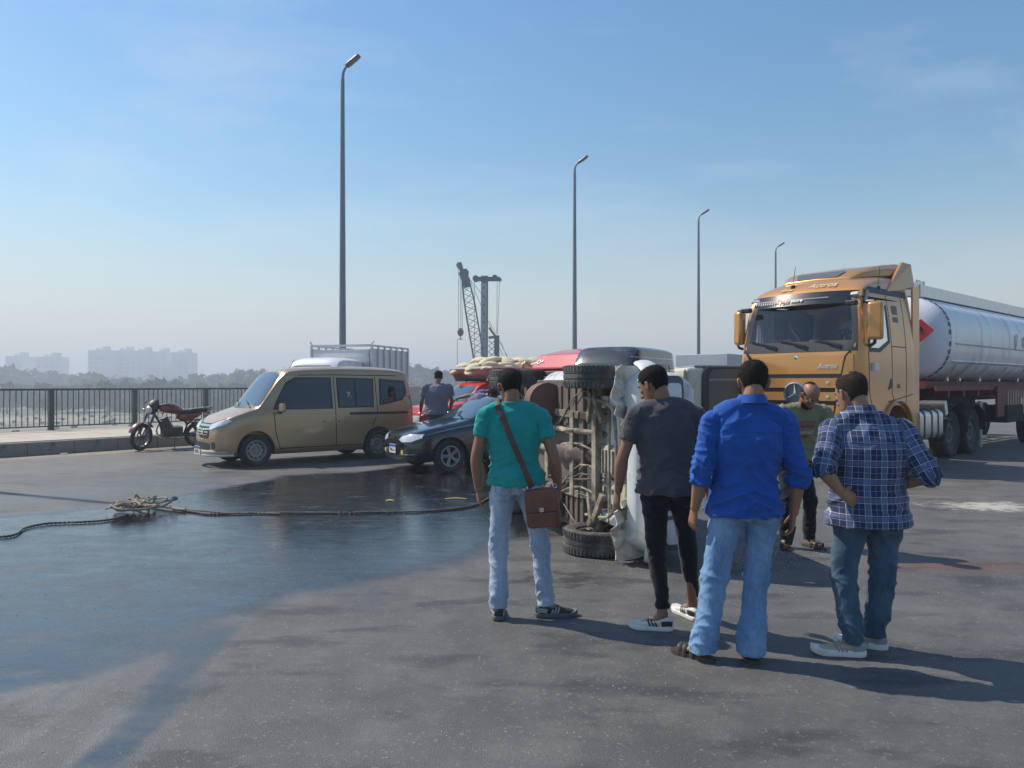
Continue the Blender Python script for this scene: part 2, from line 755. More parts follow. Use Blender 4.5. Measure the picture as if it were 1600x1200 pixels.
    film = noise_n(1.6, 8, .7, (1, 2.2, 1), .5)
    wf = math_n('ADD', wet.outputs['Fac'], math_n('MULTIPLY', math_n('SUBTRACT', film, .5), math_n('MULTIPLY', wet.outputs['Fac'], 1.5)))
    wf = mr(wf, .18, .95, 0, 1)
    damp = mr(mid, .5, .64, 0, .32)
    wall = math_n('MAXIMUM', wf, math_n('MULTIPLY', damp, .0))
    dark = mix(1.0, base, (.10, .11, .13), 'MULTIPLY')
    base = mix(wf, base, dark)
    l.new(base, p.inputs['Base Color'])
    # gloss
    rr = mr(mid, .35, .7, .56, .70)
    rw = mr(noise_n(5.5, 7, .72),   .38, .66, .11, .23)
    rm = n.new('ShaderNodeMix'); rm.data_type = 'FLOAT'
    l.new(wall, rm.inputs['Factor']); l.new(rr, rm.inputs['A']); l.new(rw, rm.inputs['B'])
    l.new(rm.outputs['Result'], p.inputs['Roughness'])
    im = n.new('ShaderNodeMix'); im.data_type = 'FLOAT'; im.inputs['A'].default_value = 1.45; im.inputs['B'].default_value = 2.15
    l.new(wall, im.inputs['Factor']); l.new(im.outputs['Result'], p.inputs['IOR'])
    # relief
    h = math_n('ADD', math_n('MULTIPLY', vo.outputs['Distance'], .12), math_n('MULTIPLY', grit, .7))
    bs = n.new('ShaderNodeBump'); bs.inputs['Distance'].default_value = .006
    l.new(h, bs.inputs['Height'])
    l.new(mr(wf, 0, 1, 1.0, .10), bs.inputs['Strength'])
    b2 = n.new('ShaderNodeBump'); b2.inputs['Distance'].default_value = .03; b2.inputs['Strength'].default_value = .12
    l.new(noise_n(3.5, 5, .6, (1, 2, 1)), b2.inputs['Height']); l.new(bs.outputs[0], b2.inputs['Normal'])
    l.new(b2.outputs[0], p.inputs['Normal'])
    me = bpy.data.meshes.new('road')
    bm.to_mesh(me)
    bm.free()
    me.materials.append(m)
    tag(link('road', me), kind='structure')


road()

concrete = mat('pavement_concrete', (.40, .35, .28), .9, var=.16, vscale=1.6, bump=.3, bscale=40, dirt=(.26, .22, .17), dirt_amt=.25, dscale=.8)
kerbm = mat('kerb_concrete', (.25, .235, .21), .85, var=.2, vscale=3, bump=.4, bscale=30, dirt=(.09, .09, .09), dirt_amt=.3)
parapet_m = mat('parapet_concrete', (.42, .38, .33), .85, var=.12, vscale=2, bump=.25, bscale=25)
deckm = mat('bridge_concrete', (.33, .31, .28), .9, var=.1, vscale=1)
steel = mat('railing_paint', (.045, .062, .065), .5, var=.25, vscale=3, dirt=(.18, .14, .10), dirt_amt=.05)


def ubox(name, u0, u1, n0, n1, z0, z1, m, parent=None, bevel=0):
    b = MB()
    cs = [(u0, n0), (u1, n0), (u1, n1), (u0, n1)]
    vs = [bp(u, q, z0) for u, q in cs] + [bp(u, q, z1) for u, q in cs]
    b.add(vs, [(3, 2, 1, 0), (4, 5, 6, 7), (0, 1, 5, 4), (1, 2, 6, 5), (2, 3, 7, 6), (3, 0, 4, 7)])
    return b.build(name, m, parent, 0, bevel)


tag(ubox('bridge_deck', -70, 190, -14.4, EDGE, -1.4, -0.02, deckm), kind='structure')
pave = ubox('pavement', -70, 190, KERB + .18, EDGE, -0.01, WALK_Z, concrete)
tag(pave, kind='structure')
# pavement slabs laid with open joints where the joints can be told apart
slabm = mat('paving_slab', (.47, .41, .33), .9, var=.14, vscale=2.2, bump=.3, bscale=45, dirt=(.30, .25, .19), dirt_amt=.2, dscale=1.2)
slab_me = {}
for iu in range(12):
    for i_n in range(2):
        u0, n0 = 1.5 + iu * 2.0, KERB + .20 + i_n * 2.08
        if 'a' not in slab_me:
            b = MB(); b.box((1.0, 1.03, .012), (1.985, 2.06, .024))
            slab_me['a'] = b.mesh('slab', slabm, 0)
        s = link('slab', slab_me['a'], pave)
        s.location = bp(u0, n0, WALK_Z)
        s.rotation_euler = (random.uniform(-.001, .001), random.uniform(-.001, .001), math.atan2(U.y, U.x))
kerb = ubox('kerb', -70, 190, KERB, KERB + .18, -0.3, WALK_Z + .004, kerbm)
tag(kerb, kind='structure')
kerb_me = MB().box((.5, .0, 0), (.985, .03, WALK_Z - .02)).mesh('kerb_stone', kerbm, 0)
for iu in range(26):
    s = link('kerb_stone', kerb_me, kerb)
    s.location = bp(-1.0 + iu, KERB - .012 + random.uniform(-.003, .003), WALK_Z / 2 - .004)
    s.rotation_euler = (0, 0, math.atan2(U.y, U.x))
tag(ubox('bridge_edge', -70, 190, -14.4, -14.0, -0.01, .95, parapet_m), 'pale concrete parapet wall along the near edge of the bridge', 'wall')

# -- railing: posts and balusters are parts
ang = math.atan2(U.y, U.x)
PZ = WALK_Z + .02
rail = empty('bridge_railing', bp(-3, RAIL, PZ), ang, 'dark metal bridge railing with thin upright bars beside the pavement', 'railing')
R0, R1 = -3.0, 20.6
b = MB(); b.box(((R1 - R0) / 2, 0, 1.155), (R1 - R0, .075, .055)); part('top_rail', b, steel, rail, 0, .008)
b = MB(); b.box(((R1 - R0) / 2, 0, .115), (R1 - R0, .05, .035)); part('bottom_rail', b, steel, rail, 0)
post_me = MB().box((0, 0, .575), (.13, .13, 1.15)).box((0, 0, .0), (.2, .2, .03)).mesh('post', steel, 0)
bar_me = MB().cyl((0, 0, .13), (0, 0, 1.13), .0135, n=8).mesh('baluster', steel, 50)
SP = 2.36
k = 0
while k * SP < R1 - R0:
    p_ = link('post', post_me, rail); p_.location = (k * SP + .4, 0, 0)
    for j in range(1, 16):
        xx = k * SP + .4 + SP * j / 16
        if xx < R1 - R0:
            q_ = link('baluster', bar_me, rail); q_.location = (xx, 0, 0)
            q_.rotation_euler = (random.uniform(-.006, .006), random.uniform(-.006, .006), 0)
    k += 1

par = empty('concrete_parapet', bp(R1 + .1, RAIL, PZ), ang, 'beige concrete parapet with pale coping beyond the gold minivan', 'wall')
for i in range(30):
    b = MB(); b.box((i * 4 + 2, 0, .58), (3.985, .26, 1.2)); part('panel', b, parapet_m, par, 0, .01)
b = MB(); b.box((60, 0, 1.225), (120, .36, .09)); part('coping', b, mat('coping_paint', (.62, .6, .56), .8, var=.08), par, 0, .01)

# -- lamp columns
galv = mat('galvanised_steel', (.20, .22, .25), .45, metal=.5, var=.12, vscale=2)
lampm = mat('lamp_head_paint', (.10, .12, .15), .4)
LN, LS, LU0 = 20.3, 14.25, 0.0
u1 = uz(-5.68, 25.8)[0]
lab = {0: 'tallest lamp column, rising behind the roof of the gold minivan', 1: 'second tallest lamp column, rising behind the red truck roof',
       2: 'thin lamp column rising above the pale box behind the overturned pickup', 3: 'most distant lamp column, showing left of the gold lorry cab roof'}


def lamp(i):
    u = u1 + i * LS
    t = empty('street_lamp', bp(u, LN, WALK_Z), math.atan2(-U.x, U.y) * 0, lab.get(i, 'grey lamp column outside the left edge of the picture'), 'street lamp', 'lamp columns along the bridge pavement')
    b = MB(); b.tube([(0, 0, 0), (0, 0, 3), (0, 0, 11.55)], [.125, .115, .065], n=14)
    part('pole', b, galv, t)
    b = MB(); b.box((0, 0, .02), (.42, .42, .04)); b.cyl((0, 0, .04), (0, 0, .5), .15, .14, 12)
    part('base_plate', b, galv, t)
    # the arm reaches over the road
    a = Vector((.93, -.36, 0)).normalized()
    pts = [(0, 0, 11.5), tuple(a * .02 + V(0, 0, 11.75)), tuple(a * .09 + V(0, 0, 11.92)), tuple(a * .2 + V(0, 0, 12.02))]
    b = MB(); b.tube(pts, [.058, .05, .045, .042], n=10, k=4)
    part('arm', b, galv, t)
    b = MB()
    p0 = a * .15 + V(0, 0, 11.98)
    p1 = a * .66 + V(0, 0, 12.28)
    b.tube([p0, p0.lerp(p1, .06), p0.lerp(p1, .5), p0.lerp(p1, .93), p1], [(.05, .03), (.12, .06), (.13, .065), (.12, .055), (.06, .03)], n=14, ref=(-a.y, a.x, 0), k=3)
    h = part('lamp_head', b, lampm, t)
    b = MB()
    d = (p1 - p0).normalized()
    dn = Vector((-a.y, a.x, 0)).cross(d).normalized()
    if dn.z > 0:
        dn = -dn
    q = p0.lerp(p1, .6) + dn * .062
    b.bar(q - d * .12, q + d * .12, .13, .012, up=dn)
    part('lens', b, mat('lamp_lens', (.12, .13, .14), .3), h)
    b = MB(); b.box((.118, 0, 1.1), (.02, .12, .34))
    part('hatch', b, lampm, t)


for i in range(-1, 4):
    lamp(i)

# -- far shore: trees, scrub and buildings
leaf = mat('far_foliage', (.055, .08, .03), .9, var=.35, vscale=.35, spec=.1)
leaf2 = mat('scrub_foliage', (.13, .13, .075), .95, var=.35, vscale=.5, spec=.1)
bark = mat('bark', (.10, .075, .05), .9)


def crown_mesh(seed, R, H, n=420, leafsize=.55):
    rnd = random.Random(seed)
    vs, fs = [], []
    lobes = [(Vector((rnd.uniform(-.5, .5) * R, rnd.uniform(-.5, .5) * R, rnd.uniform(.3, .9) * H)), rnd.uniform(.35, .6) * R) for _ in range(7)]
    for i in range(n):
        c, r = rnd.choice(lobes)
        d = Vector((rnd.gauss(0, 1), rnd.gauss(0, 1), rnd.gauss(0, 1))).normalized()
        p = c + d * r * rnd.uniform(.55, 1.05)
        s = leafsize * rnd.uniform(.6, 1.3)
        a = Vector((rnd.gauss(0, 1), rnd.gauss(0, 1), rnd.gauss(0, 1))).normalized()
        bb = a.cross(d).normalized() * s
        a = a * s
        o = len(vs)
        vs += [p - a, p + bb * .7, p + a, p - bb * .7]
        fs.append((o, o + 1, o + 2, o + 3))
    return vs, fs


crowns = []
for sd in range(5):
    vs, fs = crown_mesh(sd, 4.2, 6.5, 520, .75)
    b = MB(); b.add(vs, fs)
    crowns.append(b.mesh('crown', leaf, 0, weld=False))
b = MB(); b.tube([(0, 0, 0), (.1, 0, 1.6), (0, .1, 3.4)], [.34, .24, .12], n=7)
b.tube([(0, .05, 2.4), (1.2, .3, 4.4)], [.12, .05], n=5); b.tube([(0, .05, 2.2), (-1.1, -.4, 4.2)], [.12, .05], n=5)
trunk_me = b.mesh('trunk', bark)
spots = []
rnd = random.Random(3)
for i in range(15):
    d = rnd.uniform(190, 330)
    spots.append((10 + i * 31 + rnd.uniform(-10, 10), d, rnd.uniform(.55, 1.0) * (1.25 if i % 4 == 0 else 1)))
for i in range(3):
    spots.append((640 + i * 34, rnd.uniform(210, 300), rnd.uniform(.9, 1.2)))
ORD = ['first', 'second', 'third', 'fourth', 'fifth', 'sixth', 'seventh', 'eighth', 'ninth', 'tenth', 'eleventh', 'twelfth', 'thirteenth', 'fourteenth', 'fifteenth']
for i, (q, d, s) in enumerate(spots):
    lb = '%s single tree from the left edge on the hazy plain beyond the railing' % ORD[i] if i < 15 else '%s tree right of the silver cage body, beyond the parapet' % ORD[i - 15]
    t = empty('tree', ((q - 800) / 1200 * d, d, -7), rnd.uniform(0, 6), lb, 'tree', 'single trees on the hazy plain beyond the bridge')
    t.scale = (s, s, s * rnd.uniform(.8, 1.1))
    c = link('crown', crowns[i % 5], t); c.location = (0, 0, 1.8)
    link('trunk', trunk_me, t)


def wood(name, d0, d1, x0, x1, cnt, hmin, hmax, sd, m, ls):
    rnd = random.Random(sd)
    vs, fs = [], []
    for i in range(cnt):
        d = rnd.uniform(d0, d1)
        q = rnd.uniform(x0, x1)
        cx = (q - 800) / 1200 * d
        hh = rnd.uniform(hmin, hmax) * (0.75 + .5 * nz(cx * .012, d * .01, sd))
        R = hh * rnd.uniform(.5, .9)
        for j in range(60):
            dd = Vector((rnd.gauss(0, 1), rnd.gauss(0, 1), rnd.gauss(0, 1))).normalized()
            p = Vector((cx, d, -7 + hh * .55)) + Vector((dd.x * R, dd.y * R, dd.z * hh * .45)) * rnd.uniform(.6, 1)
            a = Vector((rnd.gauss(0, 1), rnd.gauss(0, 1), rnd.gauss(0, 1))).normalized()
            bb = a.cross(dd).normalized() * ls * R * rnd.uniform(.12, .26)
            a = a * ls * R * rnd.uniform(.12, .26)
            o = len(vs)
            vs += [p - a, p + bb, p + a, p - bb]
            fs.append((o, o + 1, o + 2, o + 3))
    b = MB(); b.add(vs, fs)
    o = link(name, b.mesh(name, m, 0, weld=False))
    return tag(o, kind='stuff')


tag(wood('far_wood', 330, 480, -120, 1750, 560, 13, 19.5, 5, leaf, 1.1), 'hazy blue belt of trees along the far river bank', 'woodland')
tag(wood('riverside_wood', 230, 320, -160, 760, 300, 6, 9, 9, leaf, 1.3), 'mid distance belt of hazy trees across the plain', 'woodland')
tag(wood('scrub', 120, 330, -200, 760, 420, .5, 1.3, 12, leaf2, 1.2), 'low scrub scattered over the dry plain behind the railing', 'undergrowth')

bm1 = mat('far_block_wall', (.66, .65, .64), .8, var=.1, vscale=.05)
winm = mat('far_window', (.46, .47, .48), .6)


def tower(x0, x1, ytop, d, label):
    w = (x1 - x0) / 1200 * d
    cx = ((x0 + x1) / 2 - 800) / 1200 * d
    h = (599 - ytop) / 1200 * d + 1.62 + 7
    t = empty('apartment_building', (cx, d, -7), 0, label, 'building', 'apartment towers on the hazy skyline')
    b = MB(); b.box((0, 0, h / 2), (w, 16, h))
    b.box((w * .2, 0, h + 1.5), (w * .25, 6, 3)); b.box((-w * .3, 2, h + 1), (w * .15, 5, 2))
    part('wall', b, bm1, t, 0)
    nx, nzz = max(3, int(w / 5)), int((h - 8) / 3.1)
    b = MB()
    for i in range(nx):
        for j in range(nzz):
            b.box((-w / 2 + w * (i + .5) / nx, -8.0, 5 + j * 3.1), (w / nx * .45, .12, 1.5))
    g = part('window', b, winm, t, 0)
    g['kind'] = 'stuff'


tower(147, 175, 547, 560, 'pale tower block at the left end of the skyline group')
tower(184, 212, 547, 575, 'second tower block from the left on the hazy skyline')
tower(213, 240, 548, 565, 'third tower block from the left on the hazy skyline')
tower(247, 266, 549, 585, 'narrow tower block on the hazy skyline, fourth from the left')
tower(276, 302, 550, 580, 'rightmost tower block of the hazy skyline group')
tower(20, 46, 556, 550, 'squat block at the far left of the hazy skyline')
tower(66, 98, 557, 545, 'low wide block at the left, between haze and treetops')
b = MB()
g = empty('greenhouse', (-150, 345, -7), .2, 'long low white shed among the trees right of the towers', 'shed')
b.box((0, 0, 2), (11, 7, 4)); part('wall', b, mat('white_sheet', (.7, .7, .68), .6), g, 0)
b = MB(); b.box((0, 0, 4.2), (12, 8, .4)); part('roof', b, mat('white_roof', (.8, .8, .8), .5), g, 0)

# -- the air
hz = MB().box((0, 300, 9.5), (8800, 8800, 37)).build('haze', None, None, 0)
hm = bpy.data.materials.new('haze_air')
hm.use_nodes = True
hn, hl = hm.node_tree.nodes, hm.node_tree.links
hn.remove(hn['Principled BSDF'])
pv = hn.new('ShaderNodeVolumePrincipled')
pv.inputs['Color'].default_value = (.82, .91, 1.0, 1)
pv.inputs['Density'].default_value = 0.0019
pv.inputs['Anisotropy'].default_value = 0.25
hl.new(pv.outputs[0], hn['Material Output'].inputs['Volume'])
hz.data.materials.append(hm)
tag(hz, 'pale summer haze over the river plain', 'haze', kind='stuff')
# ================================================================ VEHICLES
rubber = mat('tyre_rubber', (.028, .028, .03), .85, var=.25, vscale=6, dirt=(.10, .09, .075), dirt_amt=.25, dscale=4, bump=.2)
dusty_rubber = mat('dusty_tyre_rubber', (.055, .055, .055), .9, var=.25, vscale=6, dirt=(.16, .15, .13), dirt_amt=.5, dscale=5, bump=.3)
black_pl = mat('black_plastic', (.018, .018, .02), .45)
blackgl = mat('dark_window_glass', (.012, .016, .02), .04, spec=.8)
blackgl2 = mat('pale_sky_mirroring_glass', (.035, .06, .075), .03, spec=1.0, coat=.6)
chrome = mat('chrome', (.75, .75, .76), .12, metal=1.0)
rimsteel = mat('wheel_steel', (.32, .31, .30), .45, metal=.6, var=.15)
lampgl = mat('headlamp_glass', (.62, .64, .66), .08, coat=1, var=.1, vscale=20)
amber = mat('amber_lamp', (.75, .28, .03), .2, coat=1)
redlens = mat('red_lamp', (.45, .02, .02), .2, coat=1)
plate_w = mat('plate_white', (.72, .72, .70), .4)
plate_b = mat('plate_blue', (.02, .12, .55), .4)
ink = mat('plate_ink', (.02, .02, .02), .5)
under = mat('underbody_black', (.02, .02, .02), .9)
seam = mat('panel_gap', (.012, .012, .012), .9)


def interp_rows(keys, k):
    """keys: list of (x, [(y, z) ...]) stations; densified along x."""
    flat = [[x] + [c for p in prof for c in p] for x, prof in keys]
    out = []
    for r in crom(flat, k):
        out.append((r[0], [(r[1 + 2 * i], r[2 + 2 * i]) for i in range((len(r) - 1) // 2)]))
    return out


def shell(keys, kx=4, kp=3):
    """Closed car shell lofted along x; each profile runs from the sill up to the roof centre line."""
    rows = interp_rows(keys, kx)
    rings = []
    for x, prof in rows:
        pr = crom(prof, kp)
        half = [(abs(p[0]), p[1]) for p in pr]
        left = [Vector((x, y, z)) for y, z in half]
        right = [Vector((x, -y, z)) for y, z in half[::-1][1:]]
        rings.append(left + right)
    b = MB()
    b.loft(rings, cap=True)
    return b


def bvh_of(mb):
    return BVHTree.FromPolygons([Vector(p) for p in mb.v], mb.f)


def decal(name, poly, view, bvh, m, parent, off=.004, step=.09, thick=.012, smooth=50, hole=None):
    """A thin panel with the outline poly (seen along view), wrapped over the shell. view: 'L','R' side (x,z); 'F','B' front/back (y,z); 'T' top (x,y)."""
    bm = bmesh.new()
    vs = [bm.verts.new((p[0], p[1], 0)) for p in poly]
    bm.faces.new(vs)
    lo = [min(p[i] for p in poly) for i in (0, 1)]
    hi = [max(p[i] for p in poly) for i in (0, 1)]
    for ax in (0, 1):
        c = math.floor(lo[ax] / step) * step + step
        while c < hi[ax]:
            co, no = [0, 0, 0], [0, 0, 0]
            co[ax], no[ax] = c, 1
            bmesh.ops.bisect_plane(bm, geom=bm.verts[:] + bm.edges[:] + bm.faces[:], plane_co=co, plane_no=no)
            c += step
    bmesh.ops.triangulate(bm, faces=[f for f in bm.faces if len(f.verts) > 4])
    bm.verts.ensure_lookup_table()
    pts, bad = [], 0
    for v in bm.verts:
        a, c = v.co.x, v.co.y
        if view == 'L':
            o, d = Vector((a, 6, c)), Vector((0, -1, 0))
        elif view == 'R':
            o, d = Vector((a, -6, c)), Vector((0, 1, 0))
        elif view == 'F':
            o, d = Vector((12, a, c)), Vector((-1, 0, 0))
        elif view == 'B':
            o, d = Vector((-14, a, c)), Vector((1, 0, 0))
        else:
            o, d = Vector((a, c, 9)), Vector((0, 0, -1))
        h = bvh.ray_cast(o, d)
        if h[0] is None:
            pts.append(None)
            bad += 1
        else:
            nn = h[1]
            if nn.dot(d) > 0:
                nn = -nn
            pts.append((h[0] + (nn * .8 - d * .2) * off, h[0] - nn * thick + d * .0))
    me = bpy.data.meshes.new(name)
    idx = {}
    V_, F_ = [], []
    for i, p in enumerate(pts):
        if p is not None:
            idx[i] = len(V_)
            V_.append(p[0])
    top = len(V_)
    for i, p in enumerate(pts):
        if p is not None:
            V_.append(p[1])
    for f in bm.faces:
        ids = [v.index for v in f.verts]
        if all(i in idx for i in ids):
            F_.append(tuple(idx[i] for i in ids))
    for e in bm.edges:
        if len(e.link_faces) == 1:
            i, j = e.verts[0].index, e.verts[1].index
            if i in idx and j in idx:
                F_.append((idx[i], idx[j], idx[j] + top, idx[i] + top))
    bm.free()
    b = MB()
    b.add(V_, F_)
    return b.build(name, m, parent, smooth)


def rrect(x0, x1, y0, y1, r=.05, n=4):
    out = []
    for cx, cy, a0 in ((x1 - r, y1 - r, 0), (x0 + r, y1 - r, 90), (x0 + r, y0 + r, 180), (x1 - r, y0 + r, 270)):
        for i in range(n + 1):
            a = math.radians(a0 + 90 * i / n)
            out.append((cx + r * math.cos(a), cy + r * math.sin(a)))
    return out


def inset(poly, d):
    cx = sum(p[0] for p in poly) / len(poly)
    cy = sum(p[1] for p in poly) / len(poly)
    out = []
    for x, y in poly:
        L = math.hypot(x - cx, y - cy)
        out.append((x + (cx - x) * d / L, y + (cy - y) * d / L))
    return out


def strip(pts, w):
    """Thin outline of given width along a polyline (for panel gaps)."""
    L, R = [], []
    for i, p in enumerate(pts):
        a, b = pts[max(i - 1, 0)], pts[min(i + 1, len(pts) - 1)]
        dx, dy = b[0] - a[0], b[1] - a[1]
        l = math.hypot(dx, dy) or 1
        L.append((p[0] - dy / l * w / 2, p[1] + dx / l * w / 2))
        R.append((p[0] + dy / l * w / 2, p[1] - dx / l * w / 2))
    return L + R[::-1]


def wheel(parent, loc, R=.31, W=.19, kind='steel', side=1, spokes=5, tyre_m=None, rim_m=None, axis_rot=0.0, treads=36):
    """Tyre with tread, a rim sub-part with holes or spokes. side=+1: outer face towards +y."""
    tm = tyre_m or rubber
    b = MB()
    h = W / 2
    rr = R * .64
    prof = [(rr, h * .80), (R * .74, h * .98), (R * .90, h * 1.0), (R * .965, h * .86), (R * .985, h * .72),
            (R * .985, h * .30), (R * .965, h * .27), (R * .965, h * .19), (R * .985, h * .16), (R * .985, -h * .16), (R * .965, -h * .19), (R * .965, -h * .27), (R * .985, -h * .30),
            (R * .985, -h * .72), (R * .965, -h * .86), (R * .90, -h), (R * .74, -h * .98), (rr, -h * .8), (rr, h * .8)]
    b.lathe(prof, n=36)
    for i in range(treads):
        a = 2 * math.pi * i / treads
        for s in (-1, 1):
            p = Vector((math.cos(a) * R * .983, s * h * .68, math.sin(a) * R * .983))
            b.box(p, (R * .035, h * .46, R * 2 * math.pi / treads * .55), Matrix.Rotation(-a, 3, 'Y'))
    w = b.build('wheel', tm, parent, 35)
    w.location = loc
    w.rotation_euler = (0, 0, 0 if side > 0 else math.pi)
    b = MB()
    if kind == 'steel':
        b.lathe([(rr + .004, h * .82), (rr - .012, h * .82), (rr - .02, h * .55), (rr * .88, h * .35), (rr * .80, h * .34), (rr * .62, h * .62), (rr * .42, h * .60), (rr * .34, h * .30),
                 (.001, h * .30)], n=32)
        b.lathe([(rr + .004, -h * .7), (rr - .02, -h * .6), (rr - .02, h * .5)], n=32)
        for i in range(5):
            a = 2 * math.pi * i / 5
            b.cyl((math.cos(a) * rr * .26, h * .30, math.sin(a) * rr * .26), (math.cos(a) * rr * .26, h * .38, math.sin(a) * rr * .26), .012, n=6)
        b.cyl((0, h * .2, 0), (0, h * .55, 0), rr * .18, n=14)
    else:
        b.lathe([(rr + .004, h * .85), (rr - .018, h * .85), (rr - .03, h * .6), (rr - .03, -h * .5)], n=32)
        b.cyl((0, h * .3, 0), (0, h * .72, 0), rr * .2, n=16)
        for i in range(spokes):
            a = 2 * math.pi * i / spokes
            for da in (-.13, .13):
                a0, a1 = a + da * 2.0, a + da
                b.tube([(math.cos(a0) * rr * .15, h * .62, math.sin(a0) * rr * .15), (math.cos(a1) * rr * .6, h * .68, math.sin(a1) * rr * .6), (math.cos(a1) * rr * .97, h * .70, math.sin(a1) * rr * .97)],
                       [.02, .017, .02], n=6)
    r = b.build('rim', rim_m or rimsteel, w, 35)
    b = MB()
    if kind == 'steel':
        for i in range(10):
            a = 2 * math.pi * (i + .5) / 10
            b.ell((math.cos(a) * rr * .74, h * .44, math.sin(a) * rr * .74), (.018, .02, .018), 8, 5)
        part('rim_hole', b, seam, w)['kind'] = 'stuff'
    b = MB()
    b.cyl((0, -h * .3, 0), (0, -h * .1, 0), rr * .93, n=24)
    part('brake_disc', b, mat('brake_dark', (.03, .03, .03), .7), w)
    return w


def arches(xs, R, W, clearance=1.13, y=.78):
    b = MB()
    for x in xs:
        for s in (-1, 1):
            b.cyl((x, s * (y + .4), R), (x, s * (y - .26), R), R * clearance + .01, n=32)
    return b


def mirror_xy(poly):
    return [(-x, y) for x, y in poly][::-1]


def car_body(name, keys, m, root, wheels_x, R, W, half, kx=4, kp=3, clear=1.15):
    sh = shell(keys, kx, kp)
    bvh = bvh_of(sh)
    me = sh.mesh('body', m, 0)
    me = boolean_cut(me, arches(wheels_x, R, W, clear, half))
    me.shade_smooth()
    me.set_sharp_from_angle(angle=math.radians(32))
    me.materials.clear()
    me.materials.append(m)
    link('body', me, root)
    # inner arches and floor, so that nothing shows through
    b = MB()
    x0, x1 = keys[0][0], keys[-1][0]
    b.box(((x0 + x1) / 2, 0, R * .9 + .06), (abs(x1 - x0) - .4, half * 2 - .50, .22))
    part('underbody', b, under, root, 0)
    return bvh


def plate(root, loc, rz, txt, size=(.34, .17), vdir=(0, 0, 1)):
    M = Euler((0, 0, rz)).to_matrix()
    b = MB()
    b.box((0, 0, 0), (.008, size[0], size[1]))
    p = part('number_plate', b, plate_w, root, 0, .002)
    p.location = loc
    p.rotation_euler = (0, 0, rz)
    b = MB(); b.box((.0055, 0, size[1] * .34), (.004, size[0] * .96, size[1] * .26)); part('blue_band', b, plate_b, p, 0)
    lettering(txt, ink, p, (.006, 0, -size[1] * .12), (0, 1, 0), (0, 0, 1), size[1] * .55, depth=.001, bold=.002)
    return p


